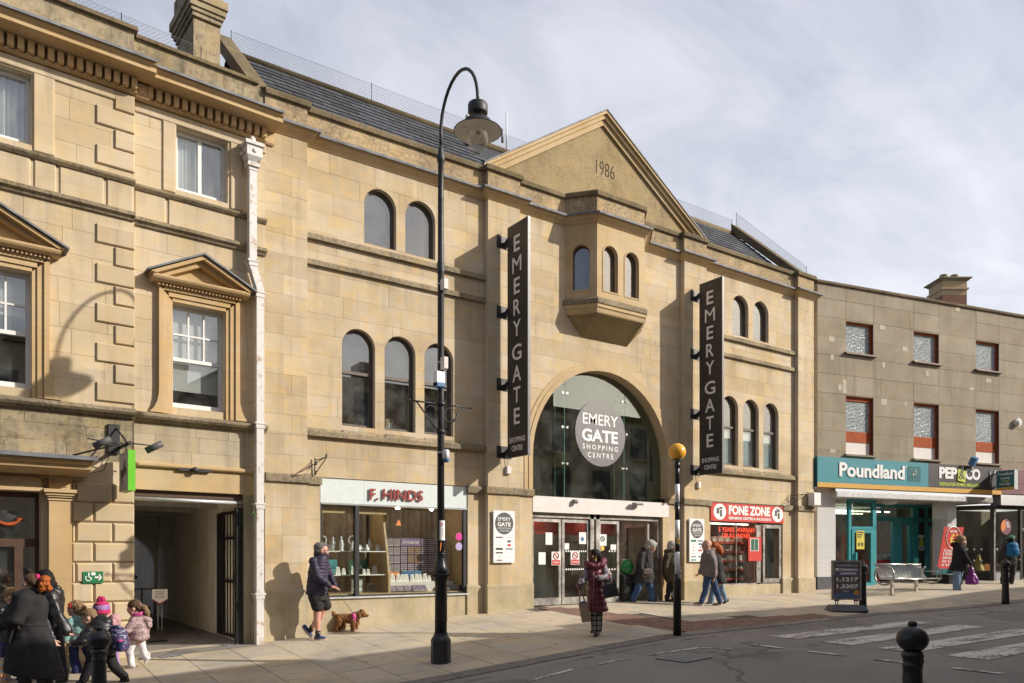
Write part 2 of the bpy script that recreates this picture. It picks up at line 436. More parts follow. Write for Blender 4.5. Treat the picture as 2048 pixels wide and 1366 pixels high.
# ------------------------------------------------------------------ mesh building
class MB:
    def __init__(s): s.v = []; s.f = []; s.sm = []
    def add(s, vs, fs, smooth=False):
        o = len(s.v); s.v += [tuple(v) for v in vs]
        for f in fs: s.f.append([i + o for i in f]); s.sm.append(smooth)
        return s
    def box(s, x0, x1, y0, y1, z0, z1):
        v = [(x0, y0, z0), (x1, y0, z0), (x1, y1, z0), (x0, y1, z0), (x0, y0, z1), (x1, y0, z1), (x1, y1, z1), (x0, y1, z1)]
        return s.add(v, [(0, 3, 2, 1), (4, 5, 6, 7), (0, 1, 5, 4), (1, 2, 6, 5), (2, 3, 7, 6), (3, 0, 4, 7)])
    def bbox(s, x0, x1, y0, y1, z0, z1, c):
        """box whose front (y0) edges are chamfered by c"""
        v = [(x0 + c, y0, z0 + c), (x1 - c, y0, z0 + c), (x1 - c, y0, z1 - c), (x0 + c, y0, z1 - c),
             (x0, y0 + c, z0), (x1, y0 + c, z0), (x1, y0 + c, z1), (x0, y0 + c, z1), (x0, y1, z0), (x1, y1, z0), (x1, y1, z1), (x0, y1, z1)]
        return s.add(v, [(0, 1, 2, 3), (0, 4, 5, 1), (1, 5, 6, 2), (2, 6, 7, 3), (3, 7, 4, 0), (4, 8, 9, 5), (5, 9, 10, 6), (6, 10, 11, 7), (7, 11, 8, 4), (11, 10, 9, 8)])
    def prism(s, poly, y0, y1):
        """polygon in x,z pulled from y0 to y1"""
        n = len(poly)
        v = [(x, y0, z) for x, z in poly] + [(x, y1, z) for x, z in poly]
        return s.add(v, [list(range(n)), list(range(2 * n - 1, n - 1, -1))] + [(i, i + n, (i + 1) % n + n, (i + 1) % n) for i in range(n)])
    def ext(s, prof, x0, x1, m0=0.0, m1=0.0):
        """profile of (y,z) pulled along x; m0/m1 mitre the ends by the profile's projection"""
        n = len(prof)
        v = [(x0 + m0 * y, y, z) for y, z in prof] + [(x1 + m1 * y, y, z) for y, z in prof]
        return s.add(v, [list(range(n)), list(range(2 * n - 1, n - 1, -1))] + [(i, i + n, (i + 1) % n + n, (i + 1) % n) for i in range(n)])
    def hull(s, ring0, ring1):
        n = len(ring0)
        return s.add(list(ring0) + list(ring1), [list(range(n)), list(range(2 * n - 1, n - 1, -1))] + [(i, i + n, (i + 1) % n + n, (i + 1) % n) for i in range(n)])
    def rings(s, rs, cap=True, smooth=True):
        n = len(rs[0]); v = [p for r in rs for p in r]; f = []
        for j in range(len(rs) - 1):
            for i in range(n):
                f.append((j * n + i, j * n + (i + 1) % n, (j + 1) * n + (i + 1) % n, (j + 1) * n + i))
        s.add(v, f, smooth)
        if cap:
            o = len(s.v) - len(v)
            s.f.append([o + i for i in range(n)][::-1]); s.sm.append(False)
            s.f.append([o + (len(rs) - 1) * n + i for i in range(n)]); s.sm.append(False)
        return s
    def tube(s, path, r, n=8, cap=True):
        P = [Vector(p) for p in path]; rs = []
        rr = r if isinstance(r, (list, tuple)) else [r] * len(P)
        up = None
        for i, p in enumerate(P):
            d = (P[min(i + 1, len(P) - 1)] - P[max(i - 1, 0)]).normalized()
            if up is None:
                up = Vector((0, 0, 1)) if abs(d.z) < .9 else Vector((1, 0, 0))
            a = d.cross(up)
            if a.length < 1e-4: a = d.cross(Vector((0, 1, 0)))
            a.normalize(); b = a.cross(d).normalized(); up = b
            rs.append([p + (a * math.cos(2 * math.pi * k / n) + b * math.sin(2 * math.pi * k / n)) * rr[i] for k in range(n)])
        return s.rings(rs, cap)
    def lathe(s, prof, c=(0, 0, 0), n=20, smooth=True, rot=0.0):
        cx, cy, cz = c
        return s.rings([[(cx + r * math.cos(2 * math.pi * k / n + rot), cy + r * math.sin(2 * math.pi * k / n + rot), cz + z) for k in range(n)] for r, z in prof], True, smooth)
    def ball(s, c, r, nu=12, nv=8, mat=None):
        c = Vector(c); r = (r, r, r) if isinstance(r, (int, float)) else r
        rs = []
        for j in range(nv + 1):
            th = math.pi * (j / nv) * .998 + .003
            ring = []
            for i in range(nu):
                p = Vector((r[0] * math.sin(th) * math.cos(2 * math.pi * i / nu), r[1] * math.sin(th) * math.sin(2 * math.pi * i / nu), -r[2] * math.cos(th)))
                if mat is not None: p = mat @ p
                ring.append(c + p)
            rs.append(ring)
        return s.rings(rs, True)
    def disc(s, cx, cz, r, y0, y1, n=32, rz=None):
        return s.prism([(cx + r * math.cos(2 * math.pi * i / n), cz + (rz or r) * math.sin(2 * math.pi * i / n)) for i in range(n)], y0, y1)
    def xf(s, mat):
        s.v = [tuple(mat @ Vector(v)) for v in s.v]; return s
    def mesh(s, name, org=(0, 0, 0)):
        me = bpy.data.meshes.new(name)
        ox, oy, oz = org
        me.from_pydata([(x - ox, y - oy, z - oz) for x, y, z in s.v], [], s.f)
        me.polygons.foreach_set('use_smooth', s.sm)
        bm = bmesh.new(); bm.from_mesh(me)
        bmesh.ops.recalc_face_normals(bm, faces=bm.faces)
        bm.to_mesh(me); bm.free()
        me.update()
        return me

ORG = {}
def root_of(o):
    while o.parent is not None: o = o.parent
    return o
def put(name, me, mat, parent=None, **props):
    o = bpy.data.objects.new(name, me); COL.objects.link(o)
    if mat is not None and not me.materials: me.materials.append(mat)
    if parent is not None: o.parent = parent
    for k_, v_ in props.items(): o[k_] = v_
    return o
def part(name, mb, mat, parent, **props):
    """one mesh under a thing; coordinates are in the thing's facade frame"""
    me = mb.mesh(name, ORG.get(root_of(parent).name, (0, 0, 0)))
    return put(name, me, mat, parent, **props)
def thing(name, label, cat, frame=WORLD, org=(0, 0, 0), group=None, kind=None):
    o = bpy.data.objects.new(name, None); COL.objects.link(o)
    o.empty_display_size = .2
    o.location = frame.w(*org); o.rotation_euler = (0, 0, frame.a)
    ORG[o.name] = org
    if label: o['label'] = label
    if cat: o['category'] = cat
    if group: o['group'] = group
    if kind: o['kind'] = kind
    return o
def single(name, mb, mat, label, cat, frame=WORLD, org=(0, 0, 0), group=None):
    """a thing that is one mesh"""
    o = put(name, mb.mesh(name, org), mat)
    o.location = frame.w(*org); o.rotation_euler = (0, 0, frame.a); ORG[o.name] = org
    o['label'] = label; o['category'] = cat
    if group: o['group'] = group
    return o
def structure(name, mb, mat):
    o = put(name, mb.mesh(name), mat); o['kind'] = 'structure'; return o
def dup(src, loc=None, rotz=None, label=None):
    c = src.copy(); COL.objects.link(c)
    if loc is not None: c.location = loc
    if rotz is not None: c.rotation_euler = (0, 0, rotz)
    if label: c['label'] = label
    ORG[c.name] = ORG.get(src.name, (0, 0, 0))
    for ch in list(src.children):
        d = ch.copy(); COL.objects.link(d); d.parent = c
        for gch in list(ch.children):
            e = gch.copy(); COL.objects.link(e); e.parent = d
    return c

TMP = bpy.data.scenes.new('workbench')
def evaluated(obj):
    TMP.collection.objects.link(obj)
    vl = TMP.view_layers[0]; vl.update()
    dg = vl.depsgraph
    dg.update()
    me = bpy.data.meshes.new_from_object(obj.evaluated_get(dg), depsgraph=dg)
    TMP.collection.objects.unlink(obj)
    bpy.data.objects.remove(obj)
    return me
def text_mesh(txt, bold=0.0, depth=0.0, spacing=1.0):
    cu = bpy.data.curves.new('lettering', 'FONT'); cu.body = txt; cu.offset = bold; cu.extrude = depth; cu.space_character = spacing
    cu.resolution_u = 3
    return evaluated(bpy.data.objects.new('lettering', cu))
def text(txt, x0, x1, z0, z1, y, mat, parent, bold=0.0, thick=.004, name='lettering', spacing=1.0, side=None, slant=0.0, org=None):
    """lettering fitted to a measured box on the plane y (front face); side=(x,sign): on a plane facing -x instead, x0..x1 then are y"""
    me = text_mesh(txt, bold, .5, spacing)
    xs = [v.co.x for v in me.vertices]; ys = [v.co.y for v in me.vertices]
    ax, bx, ay, by = min(xs), max(xs), min(ys), max(ys)
    ox, oy, oz = org if org is not None else ORG.get(root_of(parent).name, (0, 0, 0))
    for v in me.vertices:
        u = (v.co.x - ax) / (bx - ax); t = (v.co.y - ay) / max(by - ay, 1e-6)
        zc = v.co.z
        if side is None:
            p = (x0 + u * (x1 - x0) + slant * t * (z1 - z0), y - thick * (.5 + zc), z0 + t * (z1 - z0))
        else:
            p = (side - thick * (.5 + zc), x0 + u * (x1 - x0), z0 + t * (z1 - z0))
        v.co = (p[0] - ox, p[1] - oy, p[2] - oz)
    return put(name, me, mat, parent)

# ------------------------------------------------------------------ masonry
def opening(cx, hw, zb, zs, arch=True): return dict(cx=cx, hw=hw, zb=zb, zs=zs, arch=arch, top=zs + hw if arch else zs)
def op_w(o, z):
    if z < o['zb'] or z > o['top']: return -1
    if z <= o['zs'] or not o['arch']: return o['hw']
    return math.sqrt(max(o['hw'] ** 2 - (z - o['zs']) ** 2, 0))
def cut_cell(x0, x1, z0, z1, ops):
    """the rectangle less any openings, as polygons"""
    hits = [o for o in ops if o['cx'] - o['hw'] < x1 and o['cx'] + o['hw'] > x0 and o['zb'] < z1 and o['top'] > z0]
    if not hits: return [[(x0, z0), (x1, z0), (x1, z1), (x0, z1)]]
    xs = [x0] + sorted(o['cx'] for o in hits if x0 < o['cx'] < x1) + [x1]
    res = []
    for a, b in zip(xs, xs[1:]):
        zs = {z0, z1}
        for o in hits:
            for q in (o['zb'] - 1e-4, o['zb'] + 1e-4, o['zs'] , o['top'] - 1e-4, o['top'] + 1e-4):
                if z0 < q < z1: zs.add(q)
            if o['arch']:
                for i in range(1, 12):
                    q = o['zs'] + o['hw'] * math.sin(math.pi / 2 * i / 12)
                    if z0 < q < z1: zs.add(q)
        zs = sorted(zs); left = []; right = []
        def flush():
            if len(left) >= 2:
                poly = [(x, z) for x, z in left[::-1]]
                rp = right
                pts = rp + poly
                cl = []
                for p in pts:
                    if not cl or (abs(p[0] - cl[-1][0]) + abs(p[1] - cl[-1][1]) > 1e-3): cl.append(p)
                if len(cl) > 2 and abs(cl[0][0] - cl[-1][0]) + abs(cl[0][1] - cl[-1][1]) < 1e-3: cl.pop()
                ar = abs(sum(cl[i][0] * cl[(i + 1) % len(cl)][1] - cl[(i + 1) % len(cl)][0] * cl[i][1] for i in range(len(cl)))) / 2
                if len(cl) > 2 and ar > .002: res.append(cl)
            left.clear(); right.clear()
        for z in zs:
            lo, hi = a, b
            for o in hits:
                wd = op_w(o, z)
                if wd < 0: continue
                if o['cx'] <= a + 1e-6: lo = max(lo, o['cx'] + wd)
                if o['cx'] >= b - 1e-6: hi = min(hi, o['cx'] - wd)
            if hi - lo > .004:
                left.append((lo, z)); right.append((hi, z))
            else: flush()
        flush()
    return res
def inset(poly, d):
    n = len(poly); ar = sum(poly[i][0] * poly[(i + 1) % n][1] - poly[(i + 1) % n][0] * poly[i][1] for i in range(n)) / 2
    sg = 1 if ar > 0 else -1
    out_ = []
    for i in range(n):
        p, q, r_ = Vector(poly[i - 1]), Vector(poly[i]), Vector(poly[(i + 1) % n])
        e1, e2 = (q - p), (r_ - q)
        if e1.length < 1e-6 or e2.length < 1e-6: out_.append(tuple(q)); continue
        n1 = Vector((-e1.y, e1.x)).normalized() * sg; n2 = Vector((-e2.y, e2.x)).normalized() * sg
        m = (n1 + n2)
        if m.length < 1e-3: out_.append(tuple(q)); continue
        m.normalize(); kf = min(d / max(m.dot(n1), .35), 2.5 * d)
        out_.append((q.x + m.x * kf, q.y + m.y * kf))
    return out_
def courses(x0, x1, z0, z1, h, lo, hi, rg, ops=()):
    """ashlar: list of polygons"""
    nrow = max(1, round((z1 - z0) / h)); hh = (z1 - z0) / nrow; polys = []
    for r in range(nrow):
        x = x0; first = True
        while x < x1 - 1e-4:
            ln = rg.uniform(lo, hi) * (.55 if first and r % 2 else 1); first = False
            xe = x + ln
            if x1 - xe < lo * .5: xe = x1
            polys += cut_cell(x, xe, z0 + r * hh, z0 + (r + 1) * hh, ops)
            x = xe
    return polys
def lay(polys, y, parent, mat, backing_mat, gap=.004, proud=.006, depth=.3, name='stone', limit=300, key=None, jitter=.0025, rg=rnd):
    """stones as parts in front of one wall; past the limit the rest is one mesh"""
    back = MB()
    for p in polys: back.prism(p, y + proud, y + depth)
    wallo = part('wall', back, backing_mat, parent)
    if key: polys = sorted(polys, key=key)
    for p in polys[:limit]:
        part(name, MB().prism(inset(p, gap), y + rg.uniform(-jitter, jitter), y + proud + .01), mat, parent)
    if len(polys) > limit:
        mb = MB()
        for p in polys[limit:]: mb.prism(inset(p, gap), y + rg.uniform(-jitter, jitter), y + proud + .01)
        part('far_stones', mb, mat, parent, kind='stuff')
    return wallo
# ------------------------------------------------------------------ ground
def frange(a, b, st):
    n = max(1, round((b - a) / st)); return [a + (b - a) * i / n for i in range(n + 1)]
def sheet(name, xs, yf, mat, dz=0.0):
    """ground sheet: yf(x) lists the y values of the cross rows"""
    mb = MB(); cols = [[(x, y, ground(x, y) + dz) for y in yf(x)] for x in xs]
    m = len(cols[0]); v = [p for c in cols for p in c]
    mb.add(v, [(i * m + j, (i + 1) * m + j, (i + 1) * m + j + 1, i * m + j + 1) for i in range(len(cols) - 1) for j in range(m - 1)], True)
    return structure(name, mb, mat)
XS = [-120, -80, -50, -30, -20, -12] + frange(-8, 34, .5) + [38, 44, 52, 64, 80, 110]
road = sheet('road', XS, lambda x: [-60, -45, -30, -22] + [kerb_y(x) + (-18 - kerb_y(x)) * (1 - k / 12) ** 1.3 for k in range(13)] , M['asphalt'], -.004)
pavement = sheet('pavement', XS, lambda x: [kerb_y(x) + .005 + (wall_y(x) + .6 - kerb_y(x)) * k / 10 for k in range(11)] + [wall_y(x) + v for v in (2, 5, 9, 16, 60)], M['grout'], -.014)
TACT = [(10.32, -.15), (11.0, -.15), (12.0, -3.15), (15.75, -3.35), (15.75, -4.05), (10.75, -4.2), (10.5, -3.1)]
def inside(p, poly):
    r = False; n = len(poly)
    for i in range(n):
        (x1, y1), (x2, y2) = poly[i], poly[(i + 1) % n]
        if (y1 > p[1]) != (y2 > p[1]) and p[0] < (x2 - x1) * (p[1] - y1) / (y2 - y1) + x1: r = not r
    return r
def flag(corners, th, gap, tilt=.0015, rg=rnd, lift=0.0):
    c = [sum(q[0] for q in corners) / 4, sum(q[1] for q in corners) / 4]
    top = []
    for x, y in corners:
        d = Vector((c[0] - x, c[1] - y)); d = d.normalized() * gap
        x2, y2 = x + d.x, y + d.y
        top.append((x2, y2, ground(x2, y2) + lift + rg.uniform(-tilt, tilt)))
    return MB().hull(top, [(x, y, z - th) for x, y, z in top])
rg = random.Random(5)
x = -4.2
while x < 31:
    wd = rg.uniform(.62, .82); xe = x + wd; y = wall_y(x) + .22
    while True:
        kb = min(kerb_y(x), kerb_y(xe)) + .33
        ln = rg.uniform(.62, 1.15)
        if y - ln < kb + .35: ln = y - kb
        e = (kerb_y(x) + .33, kerb_y(xe) + .33) if y - ln <= kb + 1e-3 else (y - ln, y - ln)
        cs = [(x, e[0]), (xe, e[1]), (xe, y), (x, y)]
        ctr = ((x + xe) / 2, y - ln / 2)
        passage = -4 < x < 3.3 and y - ln > .1
        if not passage and not inside(ctr, TACT):
            part('paving_slab', flag(cs, .03, .010, .002, rg), M['paving'], pavement)
        y -= ln
        if y <= kb + 1e-3: break
    x = xe
# red blister pavers of the crossing
n = 0
yy = -.15
while yy > -4.15:
    xx = 10.2
    while xx < 15.8:
        if inside((xx + .1, yy - .05), TACT):
            part('red_paver', flag([(xx, yy - .1), (xx + .2, yy - .1), (xx + .2, yy), (xx, yy)], .03, .004, .0015, rg, .003), M['paver_red'], pavement); n += 1
        xx += .2
    yy -= .1
kerb = structure('kerb', sheet and MB().box(-9, -8.9, kerb_y(-9), kerb_y(-9) + .3, -.5, ground(-9, kerb_y(-9) + .1)), M['kerb'])
x = -6.0
while x < 31:
    xe = x + rg.uniform(.75, 1.1)
    cs = [(x, kerb_y(x) + .02), (xe, kerb_y(xe) + .02), (xe, kerb_y(xe) + .32), (x, kerb_y(x) + .32)]
    part('kerb_stone', flag(cs, .12, .006, .002, rg, .004), M['kerb'], kerb)
    x = xe
gutter = structure('gutter', MB().box(-9, -8.9, kerb_y(-9) - .3, kerb_y(-9) - .02, -.5, ground(-9, kerb_y(-9) - .1)), M['sett'])
for row in range(2):
    x = -1.5 + row * .1
    while x < 24:
        xe = x + rg.uniform(.17, .26)
        y0 = -.02 - row * .125
        cs = [(x, kerb_y(x) + y0 - .12), (xe, kerb_y(xe) + y0 - .12), (xe, kerb_y(xe) + y0), (x, kerb_y(x) + y0)]
        part('sett', flag(cs, .06, .006, .003, rg, .007), M['sett'], gutter)
        x = xe
# painted markings
marks = structure('road_marking', MB().box(40, 40.6, -9, -8.9, ground(40, -9), ground(40, -9) + .004), M['marking'])
def mark(cs, name='painted_line'):
    """thin painted sheet following the road"""
    mb = MB(); a, b, c, d = [Vector(q) for q in cs]; nn = 8; v = []
    for i in range(nn + 1):
        p = a.lerp(b, i / nn); q = d.lerp(c, i / nn)
        v += [(p.x, p.y, ground(p.x, p.y) + .004), (q.x, q.y, ground(q.x, q.y) + .004)]
    mb.add(v, [(2 * i, 2 * i + 2, 2 * i + 3, 2 * i + 1) for i in range(nn)])
    part(name, mb, M['marking'], marks)
for k_ in range(4):
    y = -5.25 - 1.03 * k_
    x0 = 11.65 - .03 * k_
    mark([(x0, y - .58), (16.35, y - .50), (16.35, y), (x0, y)], 'zebra_stripe')
for k_ in range(5):
    y = -5.85 - 1.05 * k_
    mark([(10.36, y - .58), (10.48, y - .58), (10.48, y), (10.36, y)], 'give_way_dash')
    mark([(17.45, y - .5 + .75), (17.57, y - .5 + .75), (17.57, y + .75), (17.45, y + .75)], 'give_way_dash')
for (x0, y0, x1, y1) in ((6.2, -5.52, 7.1, -5.34), (7.6, -5.33, 8.3, -5.33), (8.6, -5.36, 9.6, -5.47), (9.62, -5.5, 9.85, -5.9), (18.2, -5.0, 20.5, -5.25), (20.7, -5.25, 23, -5.85), (4.7, -5.6, 5.6, -5.56)):
    d = Vector((x1 - x0, y1 - y0)).normalized(); nrm = Vector((-d.y, d.x)) * .04
    mark([(x0 - nrm.x, y0 - nrm.y), (x1 - nrm.x, y1 - nrm.y), (x1 + nrm.x, y1 + nrm.y), (x0 + nrm.x, y0 + nrm.y)])
# cast iron cover in the carriageway and two small covers by the passage
def cover(name, cs, label, cat, nbar):
    c = Vector((sum(q[0] for q in cs) / 4, sum(q[1] for q in cs) / 4)); zc = ground(c.x, c.y)
    t = thing(name, label, cat, WORLD, (c.x, c.y, zc))
    def z(p): return ground(p[0], p[1])
    top = [(x, y, z((x, y)) + .006) for x, y in cs]
    part('frame', MB().hull(top, [(x, y, zz_ - .03) for x, y, zz_ in top]), M['iron'], t)
    a, b, c2, d = [Vector(q) for q in cs]
    mb = MB()
    for i in range(nbar):
        for j in range(nbar):
            u0, v0 = (i + .15) / nbar, (j + .15) / nbar; u1, v1 = (i + .85) / nbar, (j + .85) / nbar
            qs = [a.lerp(b, u).lerp(d.lerp(c2, u), v) for u, v in ((u0, v0), (u1, v0), (u1, v1), (u0, v1))]
            tp = [(q.x, q.y, ground(q.x, q.y) + .012) for q in qs]
            mb.hull(tp, [(x, y, zz_ - .01) for x, y, zz_ in tp])
    part('tread_pattern', mb, M['grey_metal'], t, kind='stuff')
cover('manhole_cover', [(8.41, -5.68), (8.45, -6.25), (9.02, -6.25), (8.98, -5.68)], 'square iron manhole cover with raised tread in the road', 'manhole cover', 9)
cover('stopcock_cover', [(3.6, -.02), (3.66, -.2), (3.95, -.16), (3.9, .02)], 'small dark cover in the paving beside the passage gate', 'cover', 4)
cover('drain_cover', [(2.5, -.42), (2.55, -.56), (2.86, -.54), (2.8, -.4)], 'small rusty cover in the paving in front of the passage', 'cover', 4)
# tarmac floor of the passage
pf = MB()
v = []
for i in range(9):
    x_ = 2.2 + i * .24
    for j in range(9):
        y_ = -.35 + j * 1.1 if j else -.42
        v.append((x_, y_, ground(x_, y_) + .006))
pf.add(v, [(i * 9 + j, (i + 1) * 9 + j, (i + 1) * 9 + j + 1, i * 9 + j + 1) for i in range(8) for j in range(8)])
structure('path', pf, M['asphalt'])
# ------------------------------------------------------------------ left: the old bank building
bank = thing('bank_building', 'ornate old Bath stone building with dentilled cornice, pedimented sash windows and a passage', 'building', L, (-2.17, 0, 0))
XB = -2.17; YL = -.12; XW = -6.2
rgL = random.Random(21)
opsR1 = [opening(-1.08, .42, 7.80, 8.85, False)]
opsL1 = [opening(-3.99, .42, 7.80, 8.85, False)]
opsR2 = [opening(-1.135, .435, 4.19, 5.92, False)]
opsL2 = [opening(-4.005, .435, 4.19, 5.92, False)]
P_ = []
def seg(polys, y, mat, **kw):
    lay(polys, y, bank, M[mat], M['joint'], depth=.32, rg=rgL, **kw)
big = (.62, 1.15)
seg(courses(XB, 0, 4.04, 7.08, .38, *big, rgL, opsR2), 0, 'old', gap=.0022, jitter=.0015)
seg(courses(XB, 0, 7.66, 9.03, .36, .45, .9, rgL, opsR1), 0, 'old', gap=.0022, jitter=.0015)
seg(courses(XW, XB, 4.04, 7.08, .38, *big, rgL, opsL2), YL, 'old', gap=.0022, jitter=.0015)
seg(courses(XW, XB, 7.66, 9.03, .36, .45, .9, rgL, opsL1), YL, 'old', gap=.0022, jitter=.0015)
# band of raised panels between the two upper strings
def panels(xs, y):
    cells = [[(a, 7.08), (b, 7.08), (b, 7.66), (a, 7.66)] for a, b in zip(xs, xs[1:])]
    b_ = MB()
    for c in cells: b_.prism(c, y, y + .32)
    part('wall', b_, M['old'], bank)
    for a, b in zip(xs, xs[1:]):
        part('stone', MB().bbox(a + .02, b - .02, y - .025, y + .01, 7.17, 7.61, .018), M['old'], bank)
px_ = lambda p, o=0: L.X(p, o)
panels([XB] + [px_(p) for p in (333, 472)] + [0], 0)
panels([XW, -4.6] + [px_(p, YL) for p in (0, 64, 115, 210)][1:] + [XB], YL)
# wall over the ground floor, stained dark
seg(courses(XB, 0, 3.2, 3.96, .26, .5, 1.0, rgL), 0, 'old_dark', gap=.003)
seg(courses(XW, XB, 3.2, 3.96, .26, .5, 1.0, rgL), YL, 'parapet_old', gap=.003)
# ground floor right of the pier: lintel over the passage and its right jamb
seg([[(XB, 2.8), (-.38, 2.8), (-.38, 3.2), (XB, 3.2)], [(-.38, 2.8), (0, 2.8), (0, 3.2), (-.38, 3.2)]], .002, 'trim', gap=.003)
jb = MB(); jb.box(-.38, -.05, 0, .35, -.2, 2.8); jb.bbox(-.24, -.06, -.05, .02, .9, 2.8, .012); jb.bbox(-.26, -.05, -.07, .02, -.2, .9, .015)
part('jamb', jb, M['plinth'], bank)
# rusticated pier
zr = [0.02 + .309 * i for i in range(10)]
xa = [-3.06, px_(150, YL), px_(224, YL), XB]; xb_ = [-3.06, px_(186, YL), XB]
bk = MB(); bk.box(-3.06, XB, YL, .3, -.3, 3.2); part('wall', bk, M['old'], bank)
for i in range(9):
    xs = xa if i % 2 == 0 else xb_
    for a, b in zip(xs, xs[1:]):
        part('stone', MB().bbox(a + .004, b - .004, YL - .045, YL + .01, zr[i] + .06, zr[i + 1] + .06 - .006, .028), M['old'], bank)
part('plinth', MB().box(-3.12, XB + .03, YL - .10, YL + .02, -.3, .12), M['plinth'], bank)
# quoins
for i in range(16):
    z0 = 4.12 + .3065 * i
    if 7.0 < z0 + .3 and z0 < 7.7: continue
    if z0 > 8.8: break
    a = px_(192, YL) if i % 2 == 0 else px_(229, YL)
    part('stone', MB().bbox(a, XB - .001, YL - .035, YL + .01, z0 + .012, z0 + .295, .014), M['old'], bank)
# string courses, main sill course
def course(name, prof, mat, xr=(XB, 0), xl=(XW, XB), ends=.0):
    mb = MB(); mb.ext([(y, z) for y, z in prof], xr[0] - .01, xr[1]); mb.ext([(y + YL, z) for y, z in prof], xl[0], xl[1] + ends); part(name, mb, M[mat], bank)
course('string_course', [(.05, 7.60), (-.05, 7.60), (-.09, 7.64), (-.10, 7.67), (-.02, 7.71), (.05, 7.71)], 'string')
course('string_course', [(.05, 7.04), (-.04, 7.04), (-.06, 7.08), (-.10, 7.10), (-.10, 7.15), (-.02, 7.19), (.05, 7.19)], 'string')
course('sill_course', [(.05, 3.90), (-.05, 3.90), (-.08, 3.94), (-.12, 3.945), (-.15, 3.98), (-.15, 4.02), (-.03, 4.06), (.05, 4.06)], 'string')
part('string_course', MB().ext([(.05, 3.17), (-.05, 3.17), (-.07, 3.19), (-.07, 3.225), (-.02, 3.25), (.05, 3.25)], XB, -.08), M['old_trim'], bank)
# plain raised panels round the upper windows
def strip(x0, x1, z0, z1, y): part('stone', MB().bbox(x0, x1, y - .03, y + .01, z0, z1, .012), M['old'], bank)
strip(XB + .02, 0, 8.86, 9.02, 0); strip(-1.72, -1.52, 7.72, 8.86, 0); strip(-.62, -.42, 7.72, 8.86, 0)
strip(XW, XB, 8.87, 9.02, YL); strip(-3.55, -3.28, 7.72, 8.87, YL)
# main cornice
def cornice(x0, x1, y0, mitre):
    mb = MB(); mb.ext([(y0 + y, z) for y, z in [(.05, 9.03), (-.04, 9.03), (-.06, 9.06), (-.06, 9.245), (-.22, 9.245), (-.30, 9.26), (-.46, 9.265), (-.46, 9.33), (-.50, 9.36), (-.52, 9.40), (.05, 9.40)]], x0, x1 + mitre)
    part('cornice', mb, M['old_trim'], bank)
    d = MB(); d.ext([(y0 + y, z) for y, z in [(.05, 9.403), (-.545, 9.403), (-.55, 9.385), (-.555, 9.385), (-.555, 9.425), (-.3, 9.45), (.05, 9.48)]], x0, x1 + mitre)
    part('lead_flashing', d, M['lead'], bank)
    n = int((x1 - x0) / .126); me = None
    for i in range(n):
        xx = x0 + .03 + i * (x1 - x0) / n
        p_ = part('dentil', MB().box(xx, xx + .082, y0 - .19, y0 - .055, 9.075, 9.24), M['old_trim'], bank) if me is None else put('dentil', me, None, bank)
        if me is None: me = p_.data; p_.location = (0, 0, 0); first = xx
        else: p_.location = (xx - first, 0, 0)
    mb = MB(); mb.ext([(y0 - .04, 9.03), (y0 - .10, 9.055), (y0 - .10, 9.07), (y0 - .04, 9.075)], x0, x1)
    for i in range(int((x1 - x0) / .126)):
        xx = x0 + .02 + i * .126; mb.box(xx, xx + .05, y0 - .13, y0 - .10, 9.045, 9.072)
    part('bed_mould', mb, M['old_trim'], bank)
cornice(XB + .02, -.02, 0, .16)
cornice(XW, XB + .02, YL, .2)
# parapet and its coping
pp = MB(); pp.box(XW, XB, YL + .02, .45, 9.44, 10.07); part('parapet', pp, M['parapet_old'], bank)
pp = MB(); pp.box(XB, .02, .03, .45, 9.44, 10.05); part('parapet', pp, M['parapet_old'], bank)
cp = MB(); cp.ext([(YL - .05, 10.07), (YL - .05, 10.10), (YL - .02, 10.12), (YL - .02, 10.15), (.5, 10.19), (.5, 10.07)], XW, XB + .05); part('coping', cp, M['coping'], bank)
cp = MB(); cp.ext([(-.03, 10.05), (-.03, 10.08), (0, 10.10), (0, 10.125), (.5, 10.16), (.5, 10.05)], XB + .05, -.12); part('coping', cp, M['coping'], bank)
cp = MB()
for i in range(9):
    a = -.3 + rgL.random() * .34; s_ = rgL.uniform(.05, .09)
    cp.ball((a, .05 + rgL.random() * .15, 10.07 + rgL.random() * .05 - (a + .3) * .2), (s_ * 1.4, s_, s_ * .6), 7, 5)
part('rubble', cp, M['coping'], bank, kind='stuff')
# chimney
ch = MB(); ch.box(-.97, -.5, .9, 1.95, 9.6, 11.35); part('chimney', ch, M['parapet_old'], bank)
chm = MB()
for i, (e, z0, z1) in enumerate(((.02, 11.40, 11.48), (.05, 11.48, 11.55), (.08, 11.55, 11.66), (.11, 11.66, 11.8), (.04, 11.8, 12.2))): chm.box(-.97 - e, -.5 + e, .9 - e, 1.95 + e, z0, z1)
part('chimney_cap', chm, M['parapet_old'], bank)
ch = MB(); ch.box(-1.0, -.47, .87, 1.98, 9.6, 10.5); part('chimney_base', ch, M['parapet_old'], bank)

